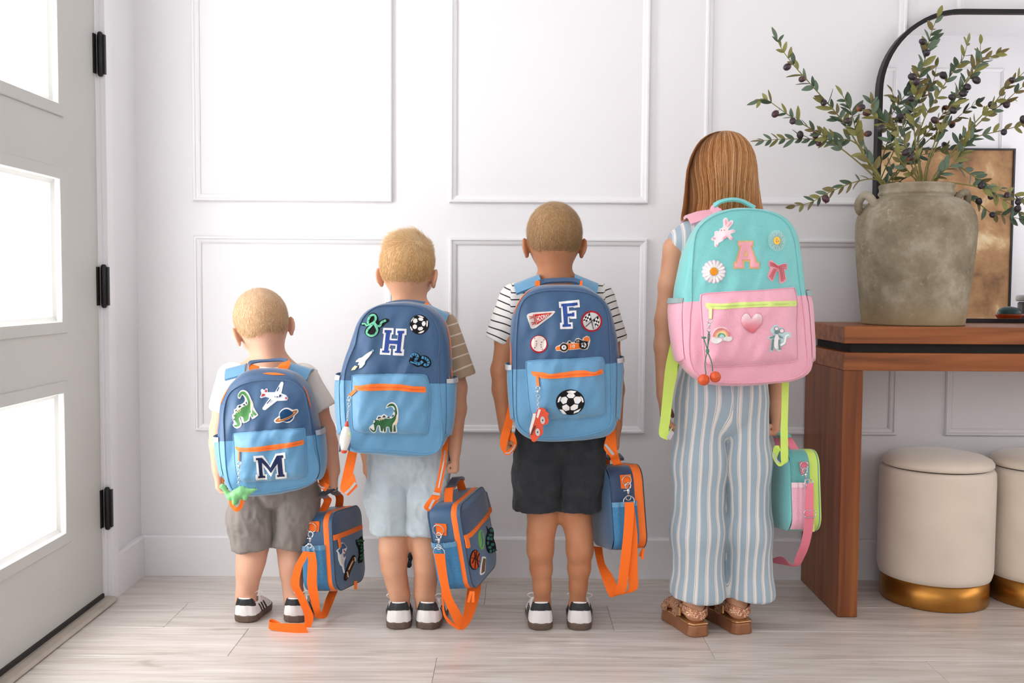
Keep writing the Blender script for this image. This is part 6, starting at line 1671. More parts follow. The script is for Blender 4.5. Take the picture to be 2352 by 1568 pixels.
dinoH = [('dinosaur_patch', 'poly', smooth_poly([(912, 595), (940, 530), (1020, 493), (1090, 528), (1132, 620), (1138, 730), (1128, 850), (1102, 920), (1116, 1038), (980, 1038), (972, 960), (932, 950), (922, 1038), (805, 1030), (792, 930), (762, 940), (742, 1022), (690, 1048), (640, 1012), (608, 960), (640, 920), (688, 880), (688, 830), (738, 800), (768, 738), (830, 738), (880, 708), (940, 742), (1000, 758), (1038, 700), (1058, 640), (1038, 592), (990, 578), (920, 608)], 2), t_white),
     ('dinosaur_body', 'poly', smooth_poly([(930, 580), (980, 530), (1040, 523), (1090, 570), (1112, 660), (1112, 740), (1062, 850), (1028, 900), (1026, 1025), (990, 1022), (975, 945), (915, 940), (910, 1022), (882, 1022), (866, 940), (857, 1012), (825, 1012), (810, 920), (770, 908), (745, 950), (730, 1012), (690, 1032), (640, 992), (632, 958), (680, 1002), (712, 990), (700, 920), (720, 840), (770, 812), (900, 788), (1000, 790), (1070, 740), (1082, 640), (1050, 572), (1000, 562)], 2), t_dgreen),
     ('neck_stripe', 'poly', [(1112, 700), (1122, 820), (1092, 890), (1036, 918), (1042, 880), (1087, 820)], t_cream), ('front_leg', 'poly', [(1058, 920), (1082, 898), (1092, 1022), (1052, 1022)], t_dgreen)]
for q in ([(760, 790), (785, 752), (830, 760), (810, 790)], [(850, 770), (880, 725), (915, 765)], [(930, 770), (965, 745), (990, 780)], [(1012, 760), (1045, 712), (1062, 740)], [(1058, 650), (1075, 620), (1080, 690)], [(710, 835), (722, 805), (760, 815)], [(688, 885), (712, 858), (715, 900)]):
    dinoH.append(('back_plate', 'poly', q, TH('plate', (44, 62, 72))))
for q in ((780, 800), (810, 790), (840, 785), (870, 778), (800, 820), (830, 808), (860, 798), (882, 792)):
    dinoH.append(('back_spot', 'poly', El(q[0], q[1], 10, n=6), t_cream))
stack(S, BH.root, 'dinosaur_patch', c4, dinoH, 'dark green dinosaur patch with white border')
hy = Y_H - 0.09
BH.rib('carry_handle', prow((886, 696, hy, 888, 702, hy - 0.01), (915, 690, hy + 0.004, 916, 698, hy - 0.008), (950, 690, hy + 0.004, 950, 699, hy - 0.008), (978, 694, hy, 977, 704, hy - 0.01)), BH.top, 0.004)
BH.rib('handle_tab', prow((976, 695, hy - 0.008, 984, 697, hy - 0.008), (973, 706, hy - 0.014, 980, 708, hy - 0.014)), ORANGE, 0.002)
BH.strap(-1, (893, 702, hy), (872, 716, Y_H - 0.01), Y_H, None, BH.low, 0.044, ORANGE, (790, 1015, hy), edge=((856, 728), (893, 704)))
BH.strap(1, (985, 704, hy), (1012, 716, Y_H - 0.02), Y_H, None, BH.low, 0.048, ORANGE, (1020, 1020, hy), edge=((985, 704), (1032, 726)))
yt = Y_H - 0.12
ch_ = crop(760, 1000, 3.335)
def trow(C, rows, Ys):
    out = []
    for (a, b), Yv in zip(rows, Ys):
        pa, pb = C([a])[0], C([b])[0]; out.append((pa[0], pa[1], Yv, pb[0], pb[1], Yv))
    return prow(*out)
BH.rib('strap_tail', trow(ch_, [((135, 110), (205, 110)), ((105, 240), (180, 240)), ((85, 330), (165, 300)), ((72, 410), (172, 290)), ((105, 445), (190, 345)), ((135, 460), (203, 390))], [yt + 0.03, yt, yt - 0.004, yt - 0.006, yt - 0.012, yt - 0.012]), ORANGE, 0.0018)
BH.rib('reflective_stripe', trow(ch_, [((104, 438), (118, 452)), ((150, 395), (162, 408)), ((184, 352), (196, 368))], [yt - 0.0145] * 3), REFL, 0.001)
yr = Y_H - 0.13
BH.rib('strap_tail', trow(ch_, [((858, 40), (902, 20)), ((840, 200), (885, 200)), ((800, 400), (845, 410)), ((770, 460), (838, 470)), ((712, 545), (800, 500)), ((750, 580), (832, 490))], [yr + 0.03, yr, yr - 0.02, yr - 0.03, yr - 0.035, yr - 0.030]), ORANGE, 0.0018)
BH.rib('reflective_stripe', trow(ch_, [((876, 60), (888, 60)), ((858, 200), (870, 200)), ((818, 400), (830, 402))], [yr + 0.026, yr - 0.0025, yr - 0.0225]), REFL, 0.001)
BH.rib('reflective_stripe', trow(ch_, [((779, 430), (779, 452)), ((835, 440), (835, 460))], [yr - 0.0335, yr - 0.0335]), REFL, 0.001)
BH.rib('reflective_stripe', trow(ch_, [((745, 556), (760, 566)), ((772, 505), (788, 512)), ((780, 490), (800, 495))], [yr - 0.038] * 3), REFL, 0.001)

# ---------------------------------------------------------------- letter F, third boy
seamF = cF_([(228, 1060), (230, 900), (236, 780), (252, 680), (300, 612), (390, 583), (480, 577), (600, 582), (690, 602), (752, 645), (785, 720), (797, 850), (803, 1000), (806, 1100), (808, 1250), (812, 1360), (795, 1408), (700, 1445), (560, 1470), (420, 1478), (330, 1465), (262, 1425), (232, 1370), (226, 1250)])
outF = cF_([(190, 1050), (188, 900), (195, 790), (212, 700), (255, 620), (310, 565), (380, 545), (480, 540), (600, 542), (660, 557), (730, 600), (785, 660), (815, 740), (840, 850), (852, 950), (862, 1020), (862, 1080), (858, 1200), (850, 1320), (832, 1415), (780, 1462), (700, 1480), (560, 1492), (430, 1495), (330, 1485), (260, 1450), (215, 1390), (200, 1280), (192, 1150)])
BF = Backpack('blue backpack with letter F and racing patches, worn by the third boy', GRP, Y_F - 0.202, seamF, outF, [(1171, 849), (1427, 833)], (NAVY, SKY), D=0.115, yo=0.055, puff=0.024, seed=3)
BF.build(); BF.side_pockets(); BF.main_zip(ORANGEZ, [(114, 136), (158, 190)], 0.022, 0.008)
pk = BF.pocket(cF_([(285, 1022), (300, 1004), (400, 998), (600, 990), (740, 980), (764, 995), (771, 1050), (776, 1150), (776, 1290), (765, 1342), (700, 1352), (550, 1362), (400, 1365), (330, 1352), (308, 1300), (294, 1180), (287, 1080)]), 0.020, ww=0.0028)
S = BF.surf
applique('pocket_zipper', S, c6([(250, 185), (350, 195), (470, 205), (610, 240), (850, 205), (1100, 170), (1260, 165), (1430, 205), (1520, 175), (1580, 138), (1610, 180), (1608, 228), (1500, 262), (1250, 287), (1000, 297), (750, 322), (450, 317), (370, 287), (300, 277), (260, 235)]), ORANGEZ, pk, thick=0.002)
strip('zipper_teeth', S, c6([(330, 245), (470, 262), (640, 280), (850, 262), (1100, 235), (1300, 228), (1450, 238), (1570, 205)]), 1.6, M('zip_teeth_orange', (236, 100, 34), rough=0.5), pk, lift=0.0036)
applique('zipper_pull', S, c6([(330, 262), (385, 268), (402, 470), (352, 472)]), ORANGEZ, pk, lift=0.003, thick=0.002)
stack(S, BF.root, 'letter_patch', c5, [('letter_patch', 'poly', [(915, 225), (1375, 178), (1392, 345), (1252, 360), (1248, 345), (1138, 350), (1148, 440), (1168, 425), (1310, 418), (1312, 602), (1172, 606), (1165, 580), (1145, 585), (1150, 690), (1226, 684), (1232, 830), (948, 838), (943, 698), (982, 693), (965, 362), (925, 362)], t_white),
     ('letter_fill', 'poly', [(970, 270), (1335, 238), (1342, 300), (1278, 308), (1275, 315), (1098, 325), (1108, 490), (1212, 485), (1212, 465), (1262, 462), (1265, 550), (1214, 554), (1212, 545), (1112, 555), (1118, 725), (1185, 725), (1188, 780), (1000, 788), (998, 735), (1030, 730), (1002, 325), (972, 322)], t_blue)], 'blue letter F with white border')
stack(S, BF.root, 'pennant_patch', c5, [('pennant_patch', 'poly', [(200, 520), (225, 495), (310, 468), (810, 430), (838, 448), (760, 540), (400, 808), (320, 834), (285, 812), (193, 555)], TH('pale_grey', (214, 208, 202))),
     ('pennant', 'poly', [(362, 505), (768, 468), (432, 732)], t_red), ('pennant_edge', 'strip', [(338, 508), (400, 738)], t_red, dict(w=1.6)),
     ('fringe', 'strip', [(248, 560), (332, 555)], t_red, dict(w=1.5)), ('fringe', 'strip', [(258, 608), (325, 570)], t_red, dict(w=1.5)), ('fringe', 'strip', [(295, 690), (380, 690)], t_red, dict(w=1.5)), ('fringe', 'strip', [(310, 745), (375, 702)], t_red, dict(w=1.5)),
     ('lettering', 'text', [(398, 548), (692, 486), (694, 534), (440, 690)], t_white, dict(t='HOORAY', bold=0.01))], 'red HOORAY pennant patch')
flg = [('checkered_flag_patch', 'poly', El(1655, 662, 238, 238, 36), t_crimson), ('flag_disc', 'poly', El(1655, 662, 198, 198, 32), t_grey), ('flag_pole', 'strip', [(1600, 468), (1650, 655), (1695, 838)], t_black, dict(w=1.3)), ('flag_pole', 'strip', [(1806, 540), (1660, 655), (1520, 780)], t_black, dict(w=1.3))]
def checks(A, B, Cc, Dd, nu, nv):
    A, B, Cc, Dd = [np.array(q, float) for q in (A, B, Cc, Dd)]; out = []
    P = lambda s, t: (A * (1 - s) + B * s) * (1 - t) + (Dd * (1 - s) + Cc * s) * t
    for i in range(nu):
        for j in range(nv):
            q = [tuple(P(i / nu, j / nv)), tuple(P((i + 1) / nu, j / nv)), tuple(P((i + 1) / nu, (j + 1) / nv)), tuple(P(i / nu, (j + 1) / nv))]
            out.append(('flag_check', 'poly', q, t_black if (i + j) % 2 == 0 else t_white))
    return out
flg += checks((1606, 480), (1642, 632), (1478, 684), (1462, 600), 3, 4) + checks((1690, 640), (1802, 550), (1832, 742), (1762, 802), 3, 4)
stack(S, BF.root, 'checkered_flag_patch', c5, flg, 'round crossed checkered flags patch')
bb = [('baseball_patch', 'poly', El(465, 1178, 198, 202, 36), t_crimson), ('ball_face', 'poly', El(467, 1165, 170, 175, 32), TH('ivory', (238, 222, 214)))]
for arc in ([(365, 1035), (410, 1110), (415, 1180), (400, 1230), (345, 1275)], [(585, 1070), (530, 1130), (510, 1200), (525, 1260), (555, 1310)]):
    q = catmull([np.array(a, float) for a in arc], 6)
    for k in range(0, len(q) - 3, 5): bb.append(('stitch', 'strip', [tuple(q[k]), tuple(q[min(k + 2, len(q) - 1)])], t_black, dict(w=1.4)))
stack(S, BF.root, 'baseball_patch', c5, bb, 'round baseball patch with red rim')
car = [('race_car_patch', 'poly', [(835, 1270), (850, 1230), (960, 1180), (1010, 1135), (1090, 1150), (1130, 1095), (1170, 1090), (1195, 1130), (1265, 1130), (1300, 1050), (1370, 1040), (1440, 1080), (1465, 1030), (1545, 988), (1602, 1010), (1627, 1090), (1602, 1200), (1560, 1292), (1480, 1308), (1400, 1287), (1120, 1312), (1080, 1352), (1010, 1362), (950, 1327), (860, 1327)], TH('bone', (222, 214, 204))),
     ('car_body', 'poly', [(850, 1265), (880, 1235), (960, 1215), (1100, 1180), (1400, 1150), (1422, 1270), (1110, 1300), (960, 1310), (860, 1310)], t_orange), ('spoiler', 'poly', [(1470, 1045), (1545, 1003), (1592, 1025), (1607, 1090), (1580, 1112), (1490, 1090)], t_orange), ('engine', 'poly', [(1265, 1142), (1305, 1070), (1370, 1063), (1422, 1090), (1580, 1120), (1570, 1150), (1430, 1145)], t_black), ('wing_mirror', 'poly', [(1130, 1158), (1140, 1113), (1170, 1113), (1186, 1152)], t_black)]
for cx, cy, r in ((1030, 1247, 90), (1470, 1195, 98)):
    for nm, f, mt in (('tyre', 1.0, t_black), ('wheel', 0.62, t_white), ('wheel', 0.38, t_grey), ('hub', 0.16, t_black)): car.append((nm, 'poly', El(cx, cy, r * f, n=20), mt))
car += [('lettering', 'text', [(1178, 1188), (1276, 1182), (1278, 1255), (1180, 1262)], t_white, dict(t='10')), ('lettering', 'text', [(1312, 1088), (1372, 1082), (1374, 1125), (1316, 1130)], t_white, dict(t='10'))]
stack(S, BF.root, 'race_car_patch', c5, car, 'orange race car patch numbered 10')
ball_patch(S, BF.root, c6, 990, 770, 272, 242, [[(920, 650), (955, 598), (1045, 592), (1080, 645), (1040, 690), (960, 690)], [(1050, 702), (1090, 660), (1180, 665), (1196, 740), (1142, 800), (1075, 790)], [(800, 740), (825, 680), (900, 662), (940, 700), (915, 780), (850, 806)], [(835, 840), (915, 805), (975, 857), (970, 915), (900, 936), (840, 892)], [(990, 857), (1060, 805), (1136, 815), (1130, 882), (1060, 920), (995, 915)],
     [(915, 567), (1000, 545), (1100, 560), (1075, 590), (945, 590)], [(745, 772), (760, 700), (790, 658), (816, 665), (780, 762)], [(1180, 645), (1225, 690), (1242, 765), (1213, 772)], [(780, 903), (850, 910), (917, 992), (850, 987)], [(1048, 982), (1060, 945), (1190, 884), (1140, 952)]])
hy = Y_F - 0.09
BF.rib('carry_handle', prow((1236, 644, hy - 0.004, 1238, 655, hy - 0.012), (1255, 641, hy + 0.004, 1256, 650, hy - 0.008), (1285, 639, hy + 0.006, 1285, 648, hy - 0.006), (1315, 639, hy + 0.004, 1315, 648, hy - 0.008), (1333, 643, hy - 0.004, 1332, 653, hy - 0.012)), BF.top, 0.005)
for x0, x1 in ((1229, 1240), (1331, 1338)):
    BF.rib('handle_tab', prow((x0, 646, hy - 0.008, x1, 644, hy - 0.008), (x0, 657, hy - 0.016, x1, 656, hy - 0.016)), ORANGE, 0.002)
BF.strap(-1, (1238, 654, hy), (1203, 655, Y_F - 0.015), Y_F, None, BF.low, 0.052, ORANGE, (1180, 960, hy), edge=((1181, 658), (1238, 636)))
BF.strap(1, (1330, 652, hy), (1352, 652, Y_F - 0.015), Y_F, None, BF.low, 0.046, ORANGE, (1418, 965, hy), edge=((1318, 636), (1370, 657)))
yt = Y_F - 0.10
BF.rib('strap_tail', trow(cFa, [((355, 300), (372, 300)), ((270, 700), (425, 700)), ((200, 960), (370, 960)), ((165, 1120), (320, 1140)), ((175, 1290), (280, 1330)), ((290, 1435), (290, 1355)), ((420, 1370), (390, 1290)), ((495, 1230), (430, 1190)), ((475, 1080), (380, 1150)), ((420, 985), (340, 1130)), ((330, 1000), (300, 1110))],
    [yt + 0.05, yt + 0.03, yt + 0.01, yt + 0.004, yt, yt - 0.004, yt - 0.004, yt, yt + 0.006, yt + 0.014, yt + 0.018]), ORANGE, 0.0018, sub=4)
BF.rib('reflective_stripe', trow(cFa, [((262, 1385), (275, 1405)), ((345, 1375), (355, 1398)), ((420, 1290), (436, 1312)), ((455, 1215), (470, 1230))], [yt - 0.0062, yt - 0.0082, yt - 0.0072, yt - 0.004]), REFL, 0.001)
cFb = crop(1340, 1020, 4.355)
yt = Y_F - 0.075
BF.rib('strap_tail', trow(cFb, [((255, -140), (320, -150)), ((225, -60), (325, -60)), ((205, 40), (330, 20)), ((262, 118), (345, 95)), ((275, 160), (360, 140)), ((300, 205), (375, 190))], [yt + 0.01, yt, yt - 0.004, yt, yt + 0.02, yt + 0.03]), ORANGE, 0.0018)
BF.rib('reflective_stripe', trow(cFb, [((208, 8), (226, -8)), ((250, 60), (268, 42)), ((290, 112), (312, 95))], [yt - 0.0065, yt - 0.0062, yt - 0.006]), REFL, 0.001)

# ---------------------------------------------------------------- letter A, the girl
seamG = cG_([(280, 1030), (281, 880), (288, 770), (300, 650), (330, 590), (400, 535), (500, 500), (600, 492), (700, 500), (790, 530), (850, 580), (885, 660), (900, 750), (915, 870), (925, 980), (935, 1050), (945, 1150), (957, 1300), (966, 1400), (945, 1452), (880, 1488), (760, 1503), (600, 1512), (450, 1508), (340, 1480), (285, 1430), (265, 1330), (268, 1200), (272, 1100)])
outG = cG_([(165, 1060), (170, 1180), (190, 1330), (215, 1410), (280, 1480), (340, 1515), (450, 1530), (600, 1530), (750, 1517), (870, 1500), (960, 1460), (985, 1400), (988, 1300), (980, 1180), (970, 1050), (955, 998), (942, 960), (935, 900), (922, 800), (908, 690), (880, 610), (830, 550), (760, 510), (680, 490), (600, 483), (480, 492), (400, 515), (330, 565), (290, 620), (240, 720), (210, 830), (190, 930), (178, 1020)])
BG = Backpack('mint and pink backpack with letter A and bunny patches, worn by the girl', GRP, Y_G - 0.215, seamG, outG, [(1544, 695), (1855, 678)], (MINT, PINK), D=0.125, yo=0.06, puff=0.026, seed=4)
BG.build(); BG.side_pockets(M('sage_trim', (146, 168, 166), rough=0.6)); 
pk = BG.pocket(cG_([(328, 1002), (348, 985), (500, 975), (700, 965), (870, 950), (892, 962), (905, 1050), (902, 1200), (906, 1362), (898, 1386), (700, 1405), (500, 1418), (380, 1416), (352, 1382), (338, 1200), (328, 1080)]), 0.024, ww=0.0024)
S = BG.surf
applique('pocket_zipper', S, c8([(225, 180), (450, 195), (800, 170), (1200, 155), (1705, 142), (1708, 190), (1700, 235), (1300, 242), (900, 255), (500, 285), (250, 280), (218, 230)]), LIMEZ, pk, thick=0.002)
strip('zipper_teeth', S, c8([(290, 235), (600, 228), (1000, 208), (1680, 190)]), 1.6, M('zip_teeth_lime', (196, 218, 120), rough=0.5), pk, lift=0.0036)
applique('zipper_pull', S, c8([(270, 262), (322, 262), (312, 442), (270, 442)]), M('cream_pull', (242, 228, 166), rough=0.5), pk, lift=0.003, thick=0.002)
stack(S, BG.root, 'letter_patch', c7, [('letter_patch', 'poly', [(865, 602), (1158, 598), (1156, 712), (1128, 716), (1228, 1000), (1278, 1014), (1275, 1132), (1080, 1132), (1076, 1000), (985, 996), (980, 1132), (780, 1132), (782, 1010), (822, 990), (895, 716), (865, 706)], t_gold),
     ('letter_fill', 'poly', [(888, 628), (1134, 624), (1130, 690), (1098, 700), (1202, 1022), (1254, 1036), (1250, 1108), (1102, 1108), (1098, 958), (938, 958), (955, 1108), (802, 1108), (804, 1032), (846, 1012), (925, 700), (888, 690)], t_pink, dict(dome=0.002)), ('letter_counter', 'poly', [(1010, 775), (1038, 895), (972, 895)], t_gold, dict(lift=0.003))], 'pink chenille letter A with gold edge')
bun = [('bunny_patch', 'poly', smooth_poly([(640, 163), (670, 190), (682, 250), (730, 210), (772, 225), (765, 282), (692, 370), (685, 405), (760, 385), (808, 405), (806, 442), (722, 472), (767, 550), (745, 587), (700, 577), (660, 532), (560, 612), (500, 642), (482, 700), (450, 718), (420, 690), (416, 602), (370, 592), (363, 555), (420, 505), (420, 440), (460, 413), (512, 420), (520, 375), (588, 340), (583, 220), (610, 170)], 2), t_lpink),
     ('inner_ear', 'poly', [(625, 312), (613, 220), (640, 192), (658, 262)], t_pink), ('inner_ear', 'poly', [(660, 342), (700, 262), (742, 238), (732, 284)], t_pink), ('belly', 'poly', smooth_poly([(560, 572), (620, 508), (658, 520), (622, 562)]), t_pink), ('paw', 'poly', El(402, 552, 24, 18, 10, -0.6), t_pink), ('paw', 'poly', El(455, 690, 14, 22, 10), t_pink), ('paw', 'poly', El(742, 562, 16, 22, 10, -0.5), t_pink), ('paw', 'poly', El(780, 420, 20, 12, 10), t_pink),
     ('eye', 'poly', El(543, 402, 10, n=8), t_brown), ('eye', 'poly', El(603, 400, 9, n=8), t_brown)]
stack(S, BG.root, 'bunny_patch', c7, bun, 'pale pink leaping bunny patch')
sun = [('sun_patch', 'poly', El(1600, 600, 168, 203, 36, -0.1), TH('mint_ground', (160, 212, 208)))]
for k in range(22):
    a = 2 * math.pi * k / 22; sun.append(('sun_ray', 'strip', [(1597 + 78 * math.cos(a), 600 + 90 * math.sin(a)), (1598 + (128 + 14 * (k % 2)) * math.cos(a), 600 + (158 + 14 * (k % 3)) * math.sin(a))], t_silver, dict(w=1.1)))
sun += [('sun_face', 'poly', El(1597, 600, 66, 76, 20), t_yellow), ('eye', 'poly', El(1594, 572, 10, n=7), t_brown), ('eye', 'poly', El(1625, 610, 10, n=7), t_brown), ('smile', 'strip', [(1580, 595), (1585, 618), (1602, 628)], t_brown, dict(w=1.0))]
stack(S, BG.root, 'sun_patch', c7, sun, 'oval smiling sun patch')
pet = []
for k in range(96):
    a = 2 * math.pi * k / 96; r = 205 + 26 * abs(math.cos(8 * a)) ; pet.append((405 + r * 0.99 * math.cos(a), 1187 + r * 0.97 * math.sin(a)))
dsy = [('daisy_patch', 'poly', pet, TH('petal_pink', (244, 216, 226)))]
for k in range(16):
    a = 2 * math.pi * k / 16; dsy.append(('petal', 'poly', El(405 + 145 * math.cos(a), 1187 + 142 * math.sin(a), 72, 25, 12, a), t_white))
dsy.append(('daisy_centre', 'poly', El(402, 1183, 72, 74, 20), TH('amber', (240, 158, 44)), dict(lift=0.0006)))
stack(S, BG.root, 'daisy_patch', c7, dsy, 'white daisy patch with orange centre')
bow = [('bow_patch', 'poly', smooth_poly([(1448, 1000), (1500, 966), (1620, 1060), (1770, 1023), (1802, 1080), (1792, 1150), (1742, 1160), (1782, 1310), (1762, 1372), (1690, 1408), (1650, 1392), (1635, 1200), (1600, 1190), (1530, 1352), (1500, 1368), (1422, 1270), (1480, 1120), (1448, 1080)], 2), t_pink)]
for q in ([(1465, 1005), (1540, 1030), (1610, 1085)], [(1465, 1035), (1540, 1055), (1605, 1095)], [(1465, 1070), (1540, 1080), (1605, 1108)], [(1645, 1085), (1710, 1055), (1785, 1055)], [(1645, 1100), (1710, 1085), (1785, 1085)], [(1645, 1115), (1710, 1120), (1780, 1120)], [(1540, 1125), (1490, 1220), (1455, 1290)], [(1565, 1130), (1510, 1240), (1475, 1320)], [(1590, 1135), (1535, 1250), (1500, 1345)], [(1650, 1135), (1672, 1260), (1685, 1375)], [(1680, 1135), (1702, 1260), (1715, 1370)], [(1712, 1135), (1735, 1250), (1748, 1340)], [(1620, 1075), (1612, 1130)], [(1640, 1075), (1635, 1130)]):
    bow.append(('stripe', 'strip', q, t_rose, dict(w=1.3)))
stack(S, BG.root, 'bow_patch', c7, bow, 'pink and red striped bow patch')
hm, nt, b = node_mat('sequin_heart')
tc = N(nt, 'ShaderNodeTexCoord'); sx = N(nt, 'ShaderNodeSeparateXYZ'); nt.links.new(tc.outputs['Object'], sx.inputs[0])
zt_, zb_ = S.hit(*c8([(980, 400)])[0])[1], S.hit(*c8([(980, 670)])[0])[1]
mr2 = N(nt, 'ShaderNodeMapRange'); mr2.inputs[1].default_value = zb_; mr2.inputs[2].default_value = zt_; nt.links.new(sx.outputs[2], mr2.inputs[0])
r = ramp(nt, mr2.outputs[0], [(0.0, rgb(232, 104, 122)), (0.5, rgb(240, 152, 168)), (1.0, rgb(250, 218, 224))]); nt.links.new(r.outputs[0], b.inputs['Base Color'])
vo = N(nt, 'ShaderNodeTexVoronoi', i_Scale=900.0); nt.links.new(tc.outputs['Object'], vo.inputs['Vector']); bump(nt, b, vo.outputs['Distance'], 0.6, 0.001); b.inputs['Roughness'].default_value = 0.35
hp_ = smooth_poly([(965, 425), (905, 348), (835, 358), (793, 430), (800, 510), (855, 600), (980, 688), (1082, 600), (1142, 520), (1152, 420), (1112, 355), (1040, 348)], 3)
hpi = [(972 + (x - 972) * 0.93, 500 + (y - 500) * 0.93) for x, y in hp_]
stack(S, BG.root, 'heart_patch', c8, [('heart_patch', 'poly', hp_, TH('heart_edge', (214, 168, 168))), ('heart_sequins', 'poly', hpi, hm, dict(dome=0.0035))], 'puffy sequin heart patch, pale pink to coral')
def arch(cx, cy, r0, r1, sq=1.0):
    return El(cx, cy, r1, r1 * sq, 24, 0, 180, 360) + El(cx, cy, r0, r0 * sq, 24, 0, 180, 360)[::-1]
rb = [('rainbow_patch', 'poly', smooth_poly([(325, 740), (330, 690), (370, 610), (440, 575), (520, 578), (590, 630), (618, 700), (650, 735), (645, 775), (580, 810), (500, 800), (440, 845), (370, 850), (312, 815), (312, 780)], 2), TH('rb_white', (246, 234, 236)))]
for r0, r1, mt in ((122, 148, TH('rb_pink', (238, 140, 142))), (92, 116, TH('rb_peach', (246, 176, 146))), (66, 92, TH('rb_yellow', (244, 222, 150))), (44, 62, TH('rb_green', (110, 172, 148))), (2, 42, TH('rb_blue', (176, 216, 214)))):
    rb.append(('rainbow_band', 'poly', arch(475, 738, r0, r1), mt))
rb += [('cloud', 'poly', El(385, 800, 72, 42, 18), t_white), ('cloud', 'poly', El(440, 785, 40, 32, 16), t_white), ('cloud', 'poly', El(575, 768, 72, 40, 18), t_white)]
stack(S, BG.root, 'rainbow_patch', c8, rb, 'rainbow and clouds patch')
ms = [('mouse_patch', 'poly', smooth_poly([(1270, 620), (1300, 590), (1340, 545), (1392, 540), (1420, 588), (1470, 580), (1512, 620), (1502, 662), (1560, 655), (1612, 680), (1612, 742), (1550, 762), (1520, 870), (1440, 905), (1452, 960), (1410, 972), (1360, 932), (1322, 960), (1290, 987), (1263, 960), (1290, 800), (1238, 760), (1250, 730), (1330, 712), (1290, 662)], 2), t_silver),
     ('ear', 'poly', El(1372, 602, 36, n=14), TH('mouse_grey', (120, 140, 140))), ('ear', 'poly', El(1460, 637, 42, n=14), TH('mouse_grey', (120, 140, 140))), ('inner_ear', 'poly', El(1372, 602, 27, n=12), t_lpink), ('inner_ear', 'poly', El(1460, 637, 32, n=12), t_lpink), ('head', 'poly', El(1378, 660, 34, 30, 14), TH('mouse_grey', (120, 140, 140))), ('belly', 'poly', smooth_poly([(1372, 688), (1418, 762), (1402, 925), (1335, 905), (1332, 780)], 2), TH('belly_white', (240, 232, 234))), ('leg', 'strip', [(1318, 780), (1305, 870), (1298, 955)], TH('mouse_grey', (120, 140, 140)), dict(w=4)), ('leg', 'strip', [(1415, 780), (1412, 870), (1428, 945)], TH('mouse_grey', (120, 140, 140)), dict(w=4)), ('arm', 'strip', [(1335, 720), (1305, 745), (1262, 752)], TH('mouse_grey', (120, 140, 140)), dict(w=2.6)), ('arm', 'strip', [(1412, 715), (1440, 742), (1470, 752)], TH('mouse_grey', (120, 140, 140)), dict(w=2.6)), ('tail', 'strip', [(1430, 870), (1500, 830), (1520, 730), (1570, 700)], t_white, dict(w=4))]
stack(S, BG.root, 'mouse_patch', c8, ms, 'silver mouse patch with big round ears')
hy = Y_G - 0.09
BG.rib('carry_handle', prow((1639, 468, hy - 0.024, 1641, 477, hy - 0.03), (1655, 460, hy - 0.03, 1657, 466, hy - 0.036), (1680, 455.5, hy - 0.032, 1681, 461, hy - 0.038), (1705, 459, hy - 0.03, 1704, 465, hy - 0.036), (1735, 474, hy - 0.024, 1731, 481, hy - 0.03)), BG.top, 0.006)
BG.rib('handle_tab', prow((1633, 475, hy - 0.022, 1641, 468, hy - 0.022), (1631, 484, hy - 0.028, 1648, 474, hy - 0.028), (1638, 491, hy - 0.034, 1657, 483, hy - 0.034)), BG.low, 0.003)
BG.rib('handle_tab', prow((1730, 476, hy - 0.024, 1736, 480, hy - 0.024), (1728, 484, hy - 0.032, 1738, 488, hy - 0.032)), BG.low, 0.003)
BG.strap(-1, (1636, 490, hy), (1598, 494, Y_G - 0.02), Y_G, None, BG.low, 0.056, LIME, (1555, 850, hy), edge=((1570, 503), (1642, 479)))
BG.strap(1, (1725, 488, hy), (1722, 500, Y_G - 0.01), Y_G, None, BG.low, 0.050, LIME, (1835, 850, hy), edge=((1700, 482), (1755, 502)))
cg8 = crop(1480, 860, 2.529)
yt = Y_G - 0.09
BG.rib('strap_tail', trow(cg8, [((165, -240), (185, -230)), ((125, -60), (198, -60)), ((108, 100), (168, 110)), ((95, 240), (150, 260)), ((86, 350), (140, 330)), ((135, 380), (165, 300))], [yt + 0.03, yt + 0.01, yt, yt - 0.002, yt - 0.005, yt - 0.01]), LIME, 0.0018)
BG.rib('reflective_stripe', trow(cg8, [((128, 368), (150, 380)), ((155, 320), (172, 340))], [yt - 0.013] * 2), REFL, 0.001)
cg6 = crop(1750, 960, 4.355)
yt = Y_G - 0.16
BG.rib('strap_tail', trow(cg6, [((200, -360), (270, -360)), ((195, -100), (262, -100)), ((187, 100), (258, 100)), ((187, 300), (262, 300)), ((190, 420), (262, 390)), ((200, 470), (250, 440)), ((160, 475), (195, 445)), ((110, 390), (150, 410)), ((122, 285), (175, 330)), ((170, 275), (190, 330))],
    [yt + 0.03, yt + 0.01, yt, yt, yt, yt + 0.002, yt + 0.012, yt + 0.018, yt + 0.022, yt + 0.016]), LIME, 0.0018, sub=4)
BG.rib('reflective_stripe', trow(cg6, [((112, 350), (122, 345)), ((135, 415), (150, 405)), ((165, 455), (180, 445))], [yt + 0.0155, yt + 0.0125, yt + 0.009]), REFL, 0.001)
